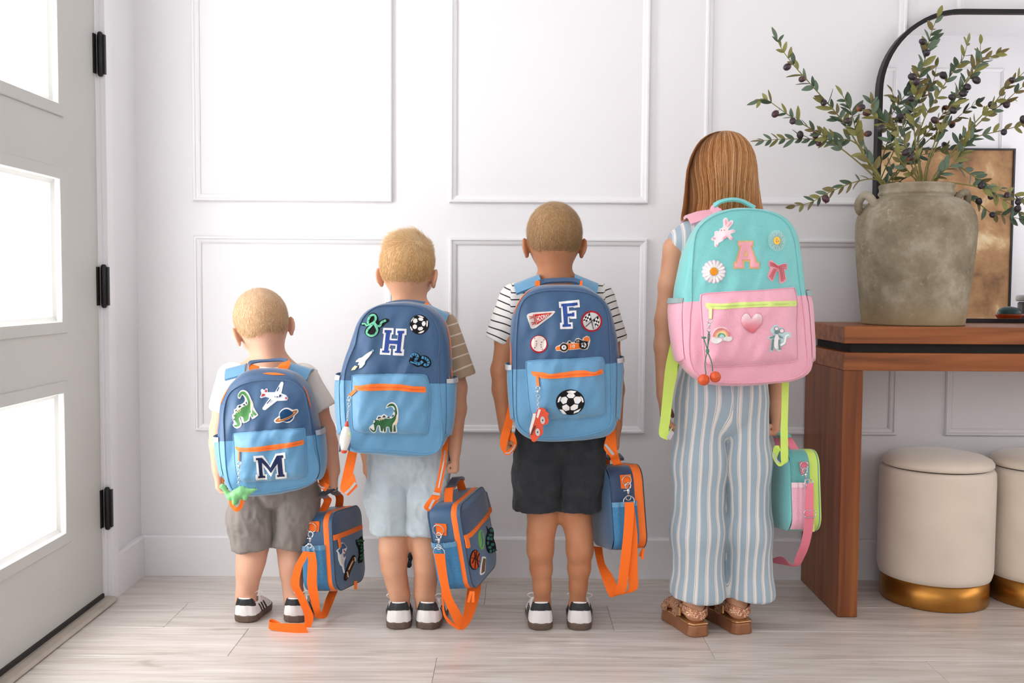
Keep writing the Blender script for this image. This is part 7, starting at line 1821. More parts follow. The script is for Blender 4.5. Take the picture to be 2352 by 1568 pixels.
# ================================================================== LUNCH BAGS
def mesh_cloth(name, col, dark):
    m, nt, b = node_mat(name)
    tc = N(nt, 'ShaderNodeTexCoord'); vo = N(nt, 'ShaderNodeTexVoronoi', i_Scale=620.0); nt.links.new(tc.outputs['Object'], vo.inputs['Vector'])
    r = ramp(nt, vo.outputs['Distance'], [(0.15, rgb(*dark)), (0.6, rgb(*col))]); nt.links.new(r.outputs[0], b.inputs['Base Color'])
    b.inputs['Roughness'].default_value = 0.8; bump(nt, b, vo.outputs['Distance'], 0.6, 0.001); return m
MESHB = mesh_cloth('blue_mesh', (72, 140, 186), (46, 100, 146)); MESHP = mesh_cloth('pink_mesh', (244, 190, 206), (228, 156, 174))
LNAVY = cloth_mat('lunch_navy', (40, 66, 102)); LTEAL = cloth_mat('lunch_blue', (54, 92, 128)); LEDGE = cloth_mat('lunch_edge', (30, 40, 58))
class Lunch:
    def __init__(self, label, pose, cols, r=0.036, band=(-0.028, -0.012), puff=0.008, front_ext=0.0, back_puff=0.006, pocket_h=0.62, pocket_mat=None, trim_mat=None, zipm=None):
        x, y, z, yaw, pi, ro, w_, h, d = pose
        self.m = Matrix.Translation((x, y, z)) @ Matrix.Rotation(yaw, 4, 'Z') @ Matrix.Rotation(ro, 4, 'Y') @ Matrix.Rotation(pi, 4, 'X'); self.inv = self.m.inverted()
        self.w, self.h, self.d = w_, h, d
        root = self.root = empty('lunch_bag', mat4=self.m); tag(root, label, 'lunch bag', 'insulated lunch bags held by the children')
        gus, frt, low, back, edge = cols
        def ring(x, sh, n=9):
            pts = []
            for (cy, cz, a0) in ((w_ - r, r, -90), (w_ - r, h - r, 0), (r, h - r, 90), (r, r, 180)):
                for k in range(n + 1):
                    a = math.radians(a0 + 90 * k / n); pts.append((x, cy + (r - sh) * math.cos(a), cz + (r - sh) * math.sin(a)))
            return pts
        def loft(name, rs, mat, cap0=None, cap1=None, par=None, wr=0.0):
            V, F = [], []; n = len(rs[0])
            for q in rs: V += q
            for i in range(len(rs) - 1):
                for k in range(n): F.append((i * n + k, i * n + (k + 1) % n, (i + 1) * n + (k + 1) % n, (i + 1) * n + k))
            if cap0 is not None: V.append((cap0, w_ / 2, h / 2)); F += [(len(V) - 1, (k + 1) % n, k) for k in range(n)]
            if cap1 is not None: V.append((cap1, w_ / 2, h / 2)); b = (len(rs) - 1) * n; F += [(len(V) - 1, b + k, b + (k + 1) % n) for k in range(n)]
            bm = bmesh.new(); bv = [bm.verts.new(v) for v in V]
            for f in F: bm.faces.new([bv[k] for k in f])
            return bm_obj(name, bm, mat, par or root, True)
        xf = front_ext
        loft('gusset', [ring(-d + 0.004, 0.004), ring(-d + 0.010, 0.0005), ring(-d * 0.75, -0.001), ring(-d * 0.5, -0.0015), ring(band[0] - 0.004, -0.001), ring(band[0], 0.0)], gus)
        loft('zipper_band', [ring(band[0], 0.0), ring(band[0] + 0.002, -0.0012), ring(band[1] - 0.002 + xf, -0.0012), ring(band[1] + xf, 0.0)], zipm)
        loft('front_edge', [ring(band[1] + xf, 0.0), ring(-0.002 + xf, 0.0)], frt)
        tube('piping', ring(-0.001 + xf, -0.0004), 0.0018, edge, root, 6, closed=True)
        tube('piping', ring(-d + 0.004, 0.003), 0.0018, gus, root, 6, closed=True)
        self.pf = lambda u, v: puff * max(0.0, 1 - (2 * abs(u - w_ / 2) / w_) ** 4) ** 0.6 * max(0.0, 1 - (2 * abs(v - h / 2) / h) ** 4) ** 0.6
        ts = [1, 0.97, 0.9, 0.8, 0.65, 0.5, 0.3, 0.12]
        def panel(name, x0, sg, ht, mat):
            base = ring(0, 0.001); rs = []
            for t in ts:
                q = []
                for (_, yy, zz) in base:
                    yv, zv = w_ / 2 + (yy - w_ / 2) * t, h / 2 + (zz - h / 2) * t; q.append((x0 + sg * ht(yv, zv), yv, zv))
                rs.append(q)
            return loft(name, rs, mat, cap1=x0 + sg * ht(w_ / 2, h / 2))
        panel('front_panel', -0.001 + xf, 1, self.pf, frt)
        bp = lambda u, v: back_puff / max(puff, 1e-6) * self.pf(u, v)
        panel('back_panel', -d + 0.003, -1, bp, back)
        self.front = Surf(self.m, 'x', 1, -0.001 + xf, self.pf); self.side = Surf(self.m, 'y', -1, 0.0)
        # mesh pocket on the end that faces the camera
        ph = pocket_h * h
        xs_ = np.linspace(-d + 0.002, band[0] + 0.004, 15); zs = np.linspace(0.006, ph, 12); V, F = [], []
        for i, zz in enumerate(zs):
            for j, xx in enumerate(xs_):
                e = math.sin(math.pi * j / 14) ** 0.5; f = 0.35 + 0.65 * (zz / ph) ** 0.6
                b_ = -(0.002 + 0.013 * e * f) + 0.0025 * math.sin(j * 1.9) * e * (0.4 + 0.6 * zz / ph)
                rr = r; edge_y = 0.0
                if zz < r: edge_y = r - math.sqrt(max(0, r * r - (r - zz) ** 2))
                V.append((xx, b_ + edge_y, zz))
        m = len(xs_)
        for i in range(len(zs) - 1):
            for j in range(m - 1): F.append((i * m + j, i * m + j + 1, (i + 1) * m + j + 1, (i + 1) * m + j))
        pk = mesh_obj('mesh_pocket', V, F, pocket_mat, root, smooth=True)
        t0 = (len(zs) - 1) * m
        ribbon('pocket_trim', [((V[t0 + j][0], V[t0 + j][1] - 0.0008, V[t0 + j][2] + 0.001), (V[t0 + j][0], V[t0 + j][1] - 0.0008, V[t0 + j][2] - 0.012)) for j in range(m)], trim_mat, pk, 0.0012, 2)
    def handle(self, hand, mat, tab):
        c = self.inv @ Vector(hand); d, w_, h = self.d, self.w, self.h; x = -d / 2; hw_ = 0.012
        pts = [(x, 0.22 * w_, h - 0.002), (x * 0.7 + c.x * 0.3, 0.30 * w_, h + 0.030), (c.x * 0.6 + x * 0.4, c.y - 0.035, c.z - 0.012), (c.x, c.y, c.z), (c.x * 0.6 + x * 0.4, c.y + 0.035, c.z - 0.012), (x * 0.7 + c.x * 0.3, 0.70 * w_, h + 0.030), (x, 0.78 * w_, h - 0.002)]
        q = catmull(pts, 6)
        R = [(Vector(p) - Vector((hw_, 0, 0)), Vector(p) + Vector((hw_, 0, 0))) for p in q]
        ribbon('handle_end', R[:12], tab, self.root, 0.002, 1); ribbon('handle_end', R[-12:], tab, self.root, 0.002, 1)
        Rw = [(Vector(p) - Vector((hw_ * 0.95, 0, 0)), Vector(p) + Vector((hw_ * 0.95, 0, 0))) for p in q[9:-9]]
        ribbon('carry_handle', Rw, mat, self.root, 0.007, 1)
    def ring_tab(self, px, tab_px, tabmat, steel=STEEL, rr=0.0105):
        """strap tab with D-ring on the end face at photo pixel px"""
        applique('strap_tab', self.side, tab_px, tabmat, self.root, lift=0.001, thick=0.003)
        u, v = self.side.hit(*px); c = Vector((u, -0.007, v))
        tube('d_ring', [c + Vector((rr * math.cos(t), -0.002 * math.sin(t), rr * math.sin(t))) for t in np.linspace(0, 2 * math.pi, 20, endpoint=False)], 0.0014, steel, self.root, 7, closed=True)
        return self.m @ c
    def rib(self, name, rows, mat, thick=0.0016, sub=6):
        return ribbon(name, [(self.inv @ Vector(a), self.inv @ Vector(b)) for a, b in rows], mat, self.root, thick, sub)
    def loop(self, name, c, r, mat=STEEL, flat=1.0, th=0.0015):
        c = self.inv @ Vector(c); x = Vector((1, 0, 0)); z = Vector((0, 0, 1))
        tube(name, [c + x * (r * math.cos(t)) + z * (r * flat * math.sin(t)) for t in np.linspace(0, 2 * math.pi, 18, endpoint=False)], th, mat, self.root, 7, closed=True)

cl1 = crop(460, 1060, 3.734); cl1b = crop(600, 1080, 7.127); cl1c = crop(760, 1220, 10.456)
cl2 = crop(760, 1000, 3.335); cl2b = crop(960, 1100, 5.6); cl2c = crop(1050, 1170, 9.22)
# ---- smallest boy's
LM = Lunch('blue lunch bag with shark patch held by the smallest boy, strap trailing on the floor', (-0.4707, 2.6564, 0.0897, -0.266, -0.0829, -0.1057, 0.1882, 0.2142, 0.098), (LTEAL, LTEAL, LTEAL, LNAVY, LEDGE), pocket_h=0.60, pocket_mat=MESHB, trim_mat=cloth_mat('sky_trim', SKY), zipm=ORANGEZ)
LM.handle(W(766, 1122, Y_M - 0.005), LEDGE, ORANGE)
applique('upper_panel', LM.front, cl1b([(1165, 800), (1185, 730), (1260, 680), (1480, 620), (1585, 595), (1615, 640), (1640, 900), (1180, 1055)]), LNAVY, LM.root, thick=0.0006)
applique('front_zipper', LM.front, cl1b([(1182, 1062), (1300, 1020), (1630, 888), (1645, 905), (1642, 960), (1300, 1105), (1190, 1148)]), ORANGEZ, LM.root, thick=0.002)
applique('zipper_pull', LM.front, cl1b([(1240, 1120), (1275, 1112), (1292, 1255), (1265, 1270)]), ORANGEZ, LM.root, lift=0.002, thick=0.002)
stack(LM.front, LM.root, 'shark_patch', cl1c, [('shark_patch', 'poly', [(200, 400), (230, 290), (255, 265), (290, 270), (375, 380), (360, 440), (320, 535), (280, 530), (285, 600), (300, 650), (345, 600), (330, 660), (300, 800), (325, 1000), (300, 990), (270, 850), (220, 800), (180, 680), (165, 510), (130, 470), (150, 440)], t_white), ('shark_back', 'poly', [(205, 420), (240, 300), (285, 285), (355, 385), (320, 410), (250, 430), (250, 520), (205, 560), (180, 500), (150, 465)], TH('shark_blue', (72, 100, 140))), ('shark_belly', 'poly', [(215, 570), (258, 530), (260, 640), (285, 700), (280, 800), (230, 770), (205, 660)], t_grey), ('mouth', 'poly', [(285, 440), (330, 500), (310, 505), (280, 460)], t_red), ('tail_fin', 'poly', [(305, 720), (335, 660), (345, 700), (320, 940), (300, 900)], TH('shark_blue', (72, 100, 140)))], 'blue and white shark patch')
stack(LM.front, LM.root, 'rugby_ball_patch', cl1c, [('rugby_ball_patch', 'poly', smooth_poly([(310, 1150), (330, 1000), (420, 760), (520, 580), (580, 600), (560, 740), (480, 920), (400, 1120), (350, 1180)], 3), t_black), ('ball_leather', 'poly', smooth_poly([(340, 1140), (360, 1000), (440, 780), (525, 620), (555, 640), (530, 750), (450, 920), (380, 1120)], 3), TH('leather_brown', (112, 58, 30))), ('ball_stripe', 'strip', [(360, 970), (378, 1020), (385, 1100)], t_cream, dict(w=1.4)), ('ball_stripe', 'strip', [(540, 620), (556, 660), (555, 720)], t_cream, dict(w=1.4)), ('ball_lacing', 'strip', [(395, 920), (450, 800), (500, 710)], t_cream, dict(w=1.3))], 'brown leather ball patch')
stack(LM.front, LM.root, 'crocodile_patch', cl1c, [('crocodile_patch', 'poly', [(590, 200), (660, 190), (730, 110), (745, 160), (765, 300), (768, 450), (755, 560), (765, 660), (740, 740), (660, 765), (640, 700), (665, 560), (655, 420), (600, 300)], t_black)] + [('green_scale', 'poly', El(x, y, 26, 30, 8), TH('scale_green', (60, 118, 84))) for x, y in ((640, 230), (690, 220), (660, 300), (720, 320), (735, 230), (700, 390), (735, 450), (700, 470), (690, 580), (725, 560), (690, 660), (720, 640))], 'dark green scaly patch')
rp = LM.ring_tab(cl1b([(842, 930)])[0], cl1b([(775, 835), (955, 830), (958, 905), (948, 1000), (800, 990)]), ORANGE, rr=0.0135)
q1 = W(*cl1b([(810, 1030)])[0], 2.640); q2 = W(*cl1b([(788, 1275)])[0], 2.636)
steel_clip(LM.root, W(*cl1b([(815, 1000)])[0], 2.638), W(*cl1b([(788, 1270)])[0], 2.636), inv=LM.inv)
LM.loop('strap_ring', W(*cl1b([(786, 1300)])[0], 2.635), 0.0145)
LM.rib('shoulder_strap', trow(cl1, [((882, 768), (940, 772)), ((840, 840), (905, 845)), ((808, 905), (872, 910)), ((776, 1045), (850, 1050)), ((820, 1140), (890, 1140)), ((860, 1230), (930, 1230)), ((890, 1310), (972, 1335)), ((897, 1388), (926, 1472))], [2.632, 2.626, 2.622, 2.618, 2.622, 2.628, 2.634, 2.638]), ORANGE)
zf = G(*cl1([(926, 1472)])[0]).y
LM.rib('strap_end', [(W(*cl1([a])[0], Yv), W(*cl1([b])[0], Yv)) for (a, b), Yv in zip([((897, 1386), (926, 1472)), ((800, 1387), (800, 1466)), ((650, 1383), (650, 1450)), ((594, 1372), (590, 1432)), ((604, 1350), (600, 1404)), ((640, 1356), (640, 1402)), ((686, 1381), (682, 1396))], [zf + 0.004, zf + 0.004, zf + 0.014, zf + 0.022, zf + 0.034, zf + 0.036, zf + 0.030])], ORANGE, sub=4)
LM.rib('shoulder_strap', trow(cl1, [((920, 775), (985, 775)), ((925, 860), (1000, 870)), ((918, 960), (1000, 960)), ((918, 1060), (1000, 1050)), ((945, 1180), (1018, 1170)), ((975, 1290), (1030, 1270)), ((990, 1335), (1040, 1285)), ((1075, 1338), (1045, 1280)), ((1120, 1250), (1075, 1180)), ((1178, 1110), (1105, 1110))], [2.630, 2.624, 2.622, 2.624, 2.630, 2.640, 2.660, 2.690, 2.740, 2.790]), ORANGE)
strip('zipper_pull', Surf(LM.m, 'y', -1, 0.10), cl1c([(600, 1190), (600, 1390)]), 6.5, ORANGEZ, LM.root)

# ---- second boy's
LH = Lunch('blue lunch bag with basketball patch swinging from the second boy\'s hand', (-0.0967, 2.5676, 0.1234, -0.3238, 0.1065, -0.1364, 0.197, 0.2305, 0.0971), (LTEAL, LTEAL, LTEAL, LNAVY, LEDGE), pocket_h=0.60, pocket_mat=MESHB, trim_mat=cloth_mat('sky_trim', SKY), zipm=ORANGEZ, r=0.032)
LH.handle(W(1048, 1098, Y_H - 0.025), LEDGE, ORANGE)
applique('upper_panel', LH.front, cl2b([(548, 480), (570, 400), (640, 360), (760, 240), (850, 145), (885, 165), (935, 350), (820, 480), (600, 715)]), LNAVY, LH.root, thick=0.0006)
applique('front_zipper', LH.front, cl2b([(592, 725), (660, 690), (780, 570), (930, 355), (942, 375), (940, 425), (820, 580), (690, 735), (610, 785)]), ORANGEZ, LH.root, thick=0.002)
applique('zipper_pull', LH.front, cl2b([(610, 770), (642, 765), (660, 870), (642, 892), (622, 885)]), ORANGEZ, LH.root, lift=0.002, thick=0.002)
stack(LH.front, LH.root, 'basketball_patch', cl2c, [('basketball_patch', 'poly', El(368, 1062, 100, 215, 30, 0.06), t_black), ('ball_face', 'poly', El(368, 1062, 88, 198, 28, 0.06), TH('ball_orange', (206, 82, 34)))] + [('seam', 'strip', q, t_black, dict(w=1.0)) for q in ([(280, 1020), (350, 1035), (455, 1105)], [(390, 870), (365, 1060), (350, 1255)], [(340, 890), (345, 1000), (290, 1140)], [(445, 930), (400, 1010), (395, 1100), (425, 1220)])], 'orange basketball patch')
stack(LH.front, LH.root, 'leaf_patch', cl2c, [('leaf_patch', 'poly', El(508, 635, 62, 212, 26, -0.06), TH('leaf_green', (128, 186, 96))), ('leaf_slot', 'poly', smooth_poly([(490, 470), (515, 460), (520, 560), (545, 650), (520, 780), (505, 800), (515, 680), (495, 560)], 2), LTEAL)], 'long green oval patch')
sc = [('monster_patch', 'poly', smooth_poly([(610, 350), (650, 420), (700, 380), (750, 400), (770, 520), (760, 600), (800, 720), (815, 860), (760, 900), (690, 925), (630, 870), (600, 720), (610, 560), (640, 470)], 2), t_black)]
for x, y, rx, ry in ((712, 440, 34, 42), (690, 540, 40, 30), (640, 610, 30, 40), (700, 620, 28, 36), (625, 710, 18, 40), (720, 740, 38, 34), (660, 800, 34, 30), (680, 880, 22, 34), (745, 860, 14, 24), (795, 860, 14, 18)):
    sc.append(('green_spot', 'poly', El(x, y, rx, ry, 10), TH('teal_spot', (62, 128, 122))))
stack(LH.front, LH.root, 'monster_patch', cl2c, sc, 'black patch with teal spots')
stack(LH.front, LH.root, 'log_patch', cl2c, [('log_patch', 'poly', smooth_poly([(525, 1000), (560, 995), (598, 1010), (595, 1080), (580, 1320), (510, 1382), (478, 1360), (490, 1200), (515, 1070)], 2), t_white), ('log_bark', 'poly', [(540, 1030), (585, 1040), (580, 1110), (562, 1310), (500, 1350), (510, 1200), (528, 1100)], TH('bark', (120, 90, 62)))], 'brown and white patch')
LH.ring_tab(cl2b([(275, 645)])[0], cl2b([(225, 565), (365, 572), (375, 620), (370, 720), (245, 715), (240, 620)]), ORANGE, rr=0.0150)
steel_clip(LH.root, W(*cl2b([(270, 690)])[0], 2.552), W(*cl2b([(268, 905)])[0], 2.552), inv=LH.inv)
LH.loop('strap_ring', W(*cl2b([(272, 945)])[0], 2.550), 0.0155)
LH.rib('shoulder_strap', trow(cl2, [((790, 905), (872, 905)), ((815, 1030), (885, 1020)), ((845, 1170), (905, 1150)), ((868, 1260), (935, 1250)), ((905, 1345), (980, 1330)), ((955, 1450), (1010, 1385)), ((1005, 1488), (1012, 1375)), ((1065, 1430), (1020, 1345)), ((1112, 1320), (1035, 1250)), ((1142, 1210), (1045, 1180)), ((1152, 1120), (1060, 1110))], [2.544, 2.540, 2.538, 2.540, 2.545, 2.560, 2.580, 2.610, 2.650, 2.690, 2.72]), ORANGE)
LH.rib('strap_end', trow(cl2, [((845, 1180), (860, 1180)), ((852, 1290), (866, 1300)), ((862, 1375), (880, 1370)), ((905, 1440), (915, 1415)), ((985, 1492), (985, 1470))], [2.550, 2.552, 2.556, 2.560, 2.566]), ORANGE)
for dx_ in (0, 30):
    strip('zipper_pull', Surf(LH.m, 'y', -1, 0.004), [(cl2([(1075 - dx_ * 0.4 + dx_, 1190)])[0]), (cl2([(1055 + dx_ * 1.2, 1275)])[0])], 6.0, ORANGEZ, LH.root)

# ---- third boy's
LF = Lunch('navy lunch bag seen end-on hanging from the third boy\'s hand', (0.3541, 2.6153, 0.225, 0.2292, -0.1458, -0.0392, 0.1895, 0.2222, 0.0822), (LNAVY, LNAVY, LNAVY, LTEAL, LEDGE), pocket_h=0.58, pocket_mat=MESHB, trim_mat=cloth_mat('sky_trim', SKY), zipm=ORANGEZ, r=0.04, band=(-0.014, 0.0), front_ext=0.012, back_puff=0.012)
LF.handle(W(1413, 1044, Y_F + 0.0), LEDGE, ORANGE)
LF.ring_tab(cFb([(425, 360)])[0], cFb([(362, 308), (470, 300), (472, 350), (440, 445), (375, 442)]), ORANGE, rr=0.0125)
steel_clip(LF.root, W(*cFb([(445, 385)])[0], 2.600), W(*cFb([(450, 560)])[0], 2.598), inv=LF.inv)
LF.loop('strap_ring', W(*cFb([(455, 572)])[0], 2.596), 0.0150)
LF.rib('shoulder_strap', trow(cFb, [((413, 580), (507, 580)), ((412, 700), (506, 700)), ((400, 900), (492, 900)), ((380, 1080), (475, 1080)), ((355, 1300), (450, 1300)), ((335, 1420), (435, 1430)), ((300, 1518), (400, 1495)), ((255, 1510), (335, 1405)), ((190, 1350), (285, 1300)), ((140, 1200), (215, 1190)), ((103, 1020), (187, 1030))], [2.590, 2.586, 2.584, 2.584, 2.588, 2.594, 2.606, 2.640, 2.680, 2.720, 2.760]), ORANGE)
LF.rib('strap_end', trow(cFb, [((495, 640), (512, 640)), ((490, 900), (540, 900)), ((470, 1100), (540, 1100)), ((450, 1300), (545, 1300)), ((455, 1430), (545, 1430)), ((418, 1490), (495, 1472)), ((400, 1490), (440, 1480))], [2.596, 2.594, 2.594, 2.597, 2.602, 2.606, 2.612]), ORANGE)
strip('zipper_pull', Surf(LF.m, 'y', -1, 0.01), cFb([(600, 1040), (575, 1090), (560, 1120)]), 6.0, ORANGEZ, LF.root)
strip('zipper_pull', Surf(LF.m, 'y', -1, 0.006), cFb([(598, 1050), (590, 1110), (588, 1150)]), 6.0, ORANGEZ, LF.root)

# ---- the girl's
LTM = cloth_mat('lunch_mint', MINT); LTM2 = cloth_mat('lunch_teal', (96, 170, 166)); LPK = cloth_mat('lunch_pink', (238, 160, 176)); PWEB = M('pink_webbing', (230, 128, 146), rough=0.75, spec=0.2, bumpy=0.25, bscale=700, bdist=0.0005)
LG = Lunch('mint and pink lunch bag with lime zipper held by the girl beside the console', (0.7984, 2.5802, 0.2829, 0.0926, -0.1489, 0.0041, 0.1878, 0.2142, 0.0634), (LTM2, LPK, LPK, LTM, LTM2), pocket_h=0.60, pocket_mat=MESHP, trim_mat=cloth_mat('pale_pink_trim', (246, 206, 216)), zipm=LIME, r=0.042, band=(-0.010, 0.004), front_ext=0.014, back_puff=0.010)
LG.handle(W(1780, 990, Y_G + 0.02), LTM2, PWEB)
LG.ring_tab(cg6([(412, 475)])[0], cg6([(368, 440), (450, 428), (452, 470), (410, 560), (388, 558)]), PWEB, rr=0.0105)
steel_clip(LG.root, W(*cg6([(425, 500)])[0], 2.565), W(*cg6([(455, 650)])[0], 2.563), inv=LG.inv)
LG.loop('strap_ring', W(*cg6([(470, 655)])[0], 2.562), 0.0115)
LG.rib('shoulder_strap', trow(cg6, [((450, 655), (515, 650)), ((440, 760), (518, 760)), ((430, 900), (516, 900)), ((428, 1000), (520, 1000)), ((415, 1130), (505, 1130)), ((385, 1270), (470, 1280)), ((335, 1390), (425, 1385)), ((300, 1475), (360, 1478)), ((200, 1385), (215, 1465)), ((90, 1408), (88, 1442))], [2.558, 2.552, 2.548, 2.548, 2.556, 2.572, 2.60, 2.64, 2.72, 2.80]), PWEB)
c_ = W(*cg6([(482, 957)])[0], 2.546); cl_ = LG.inv @ c_
tube('strap_buckle', [cl_ + Vector((sx2 * 0.0155, 0, sz * 0.0095)) for sx2, sz in ((-1, -0.6), (-0.7, -1), (0.7, -1), (1, -0.6), (1, 0.6), (0.7, 1), (-0.7, 1), (-1, 0.6))], 0.0013, STEEL, LG.root, 7, closed=True)
strip('zipper_pull', Surf(LG.m, 'y', -1, 0.004), cg6([(512, 1060), (514, 1135)]), 4.0, LIMEZ, LG.root)

# ================================================================== KEYCHAINS
def key_root(px, py, Y, label):
    o = W(px, py, Y); r = empty('keychain', tuple(o)); tag(r, label, 'keychain', 'charms clipped to the backpack zippers'); return r, o
# dinosaur
yk = BM.m.translation.y - 0.052
kr, ko = key_root(544, 1140, yk, 'green dinosaur charm hanging from the letter M backpack')
steel_clip(kr, Vector(W(*c2([(495, 570)])[0], yk)) - ko, Vector(W(*c2([(485, 770)])[0], yk)) - ko)
chain_links(kr, Vector(W(*c2([(480, 770)])[0], yk)) - ko, Vector(W(*c2([(476, 1020)])[0], yk)) - ko, 6, 0.0022)
dk = lambda x, y, dy=0.0: np.array(Vector(W(*c2([(x, y)])[0], yk + dy)) - ko)
kk = yk / FPX / 8.252
F = Field((-0.06, -0.03, -0.04), (0.06, 0.03, 0.045), 0.0014)
F.chain([(dk(175, 1040), 48 * kk), (dk(205, 1075), 44 * kk), (dk(260, 1170), 48 * kk), (dk(330, 1240), 75 * kk), (dk(440, 1200), 105 * kk), (dk(540, 1150), 110 * kk), (dk(640, 1150), 70 * kk), (dk(740, 1125), 38 * kk), (dk(830, 1095), 12 * kk)], 0.003)
F.ell(dk(165, 1050), (55 * kk, 42 * kk, 45 * kk), None, 0.003)
for lx, ly, dy in ((400, 1360, -0.006), (440, 1350, 0.006), (600, 1270, -0.006), (570, 1265, 0.006)):
    F.cone(dk(lx + 10, 1230, dy), 52 * kk, dk(lx, ly, dy), 44 * kk, 0.003)
dg = soft_obj('dinosaur', F, M('green_rubber', (128, 196, 130), rough=0.5, spec=0.4), kr, it=2)
for x, y in ((205, 1030), (240, 1040), (265, 1080), (295, 1140), (335, 1178), (392, 1135), (455, 1070), (525, 1042), (600, 1065), (665, 1090), (720, 1095), (765, 1090), (800, 1080)):
    p = Vector(dk(x, y)); bm = bmesh.new(); bmesh.ops.create_cone(bm, segments=6, radius1=0.0024, radius2=0.0004, depth=0.005, cap_ends=True); bmesh.ops.translate(bm, verts=bm.verts[:], vec=p); bm_obj('spike', bm, M('dark_green_rubber', (44, 104, 74), rough=0.5), dg, True)
# rocket
yk = BH.m.translation.y - 0.040
kr, ko = key_root(790, 1000, yk, 'white rocket charm with red nose on the letter H backpack')
R3 = lambda x, y, dy=0.0: Vector(W(*c4([(x, y)])[0], yk + dy)) - ko
steel_clip(kr, R3(262, 385), R3(250, 560)); chain_links(kr, R3(246, 560), R3(216, 835), 7, 0.0021)
ax0, ax1 = R3(215, 835), R3(155, 1412); axd = (ax1 - ax0); AL = axd.length; axd.normalize(); kk = yk / FPX / 7.839
rot = axd.to_track_quat('Z', 'Y').to_matrix().to_4x4(); rot.translation = ax0
def rlathe(name, prof, mat, seg=28):
    o = lathe(name, [(r * kk, t * AL) for r, t in prof], mat, kr, seg); o.matrix_local = rot; return o
rw = M('white_rubber', (232, 228, 222), rough=0.5); rr_ = M('red_rubber', (214, 72, 50), rough=0.5); rb_ = M('navy_rubber', (58, 92, 120), rough=0.5)
rlathe('nose_cone', [(2, 0.0), (22, 0.01), (24, 0.05), (30, 0.10), (42, 0.165)], rr_)
bd = rlathe('rocket_body', [(42, 0.165), (62, 0.23), (86, 0.33), (100, 0.46), (102, 0.55), (92, 0.68), (74, 0.80), (58, 0.90)], rw)
rlathe('engine', [(58, 0.90), (55, 0.92), (50, 0.97), (40, 1.0)], rr_)
for pts in ([(140, 1170), (85, 1225), (62, 1390), (90, 1392), (130, 1280), (150, 1250)], [(255, 1200), (268, 1250), (262, 1380), (225, 1360), (215, 1290)]):
    bm = bmesh.new(); f = bm.faces.new([bm.verts.new(R3(x, y, -0.0025)) for x, y in pts]); e = bmesh.ops.extrude_face_region(bm, geom=[f]); bmesh.ops.translate(bm, verts=[v for v in e['geom'] if isinstance(v, bmesh.types.BMVert)], vec=(0, 0.005, 0)); bm_obj('fin', bm, rb_, kr)
pw_ = R3(255, 1075, -0.0098); bm = bmesh.new(); bmesh.ops.create_uvsphere(bm, u_segments=14, v_segments=8, radius=0.0052); bmesh.ops.scale(bm, vec=(0.8, 0.35, 1.15), verts=bm.verts[:]); bmesh.ops.translate(bm, verts=bm.verts[:], vec=pw_); bm_obj('porthole', bm, M('pale_green_rubber', (196, 212, 172), rough=0.4), kr, True)
# toy car
yk = BF.m.translation.y - 0.052
kr, ko = key_root(1238, 975, yk, 'red toy car charm with grey wheels on the letter F backpack')
R3 = lambda x, y, dy=0.0: Vector(W(*c6([(x, y)])[0], yk + dy)) - ko
steel_clip(kr, R3(378, 470), R3(378, 690)); chain_links(kr, R3(376, 690), R3(384, 900), 5, 0.0022)
flat = Surf(Matrix.Translation(ko), 'y', -1, 0.0)
red_ = M('red_toy', (226, 78, 44), rough=0.45)
cb = applique('car_body', flat, c6([(385, 885), (440, 880), (505, 892), (535, 950), (582, 980), (560, 1050), (582, 1110), (560, 1172), (510, 1192), (470, 1202), (465, 1270), (476, 1340), (450, 1392), (400, 1412), (345, 1500), (300, 1520), (262, 1505), (222, 1400), (215, 1290), (262, 1100), (285, 985), (340, 980), (368, 905)]), red_, kr, lift=-0.008, thick=0.013)
flat2 = Surf(Matrix.Translation(ko), 'y', -1, -0.005)
applique('roof', flat2, c6([(285, 985), (340, 985), (320, 1090), (232, 1380), (215, 1290), (262, 1100)]), rw, kr, thick=0.002)
applique('windscreen', flat2, c6([(388, 902), (432, 912), (378, 1075), (345, 1052)]), rw, kr, thick=0.001)
strip('lettering', flat2, c6([(325, 1215), (245, 1385)]), 2.6, M('dark_print', (70, 30, 28), rough=0.6), kr, lift=0.0022)
for cx, cy in ((465, 1110), (370, 1335)):
    wl = applique('wheel', flat2, c6(El(cx, cy, 44, 72, 20, -0.1)), M('wheel_grey', (196, 192, 192), rough=0.5), kr, thick=0.0025)
    applique('hub', flat2, c6(El(cx, cy, 13, 20, 12)), M('hub_dark', (60, 40, 60), rough=0.5), wl, lift=0.0024, thick=0.0008)
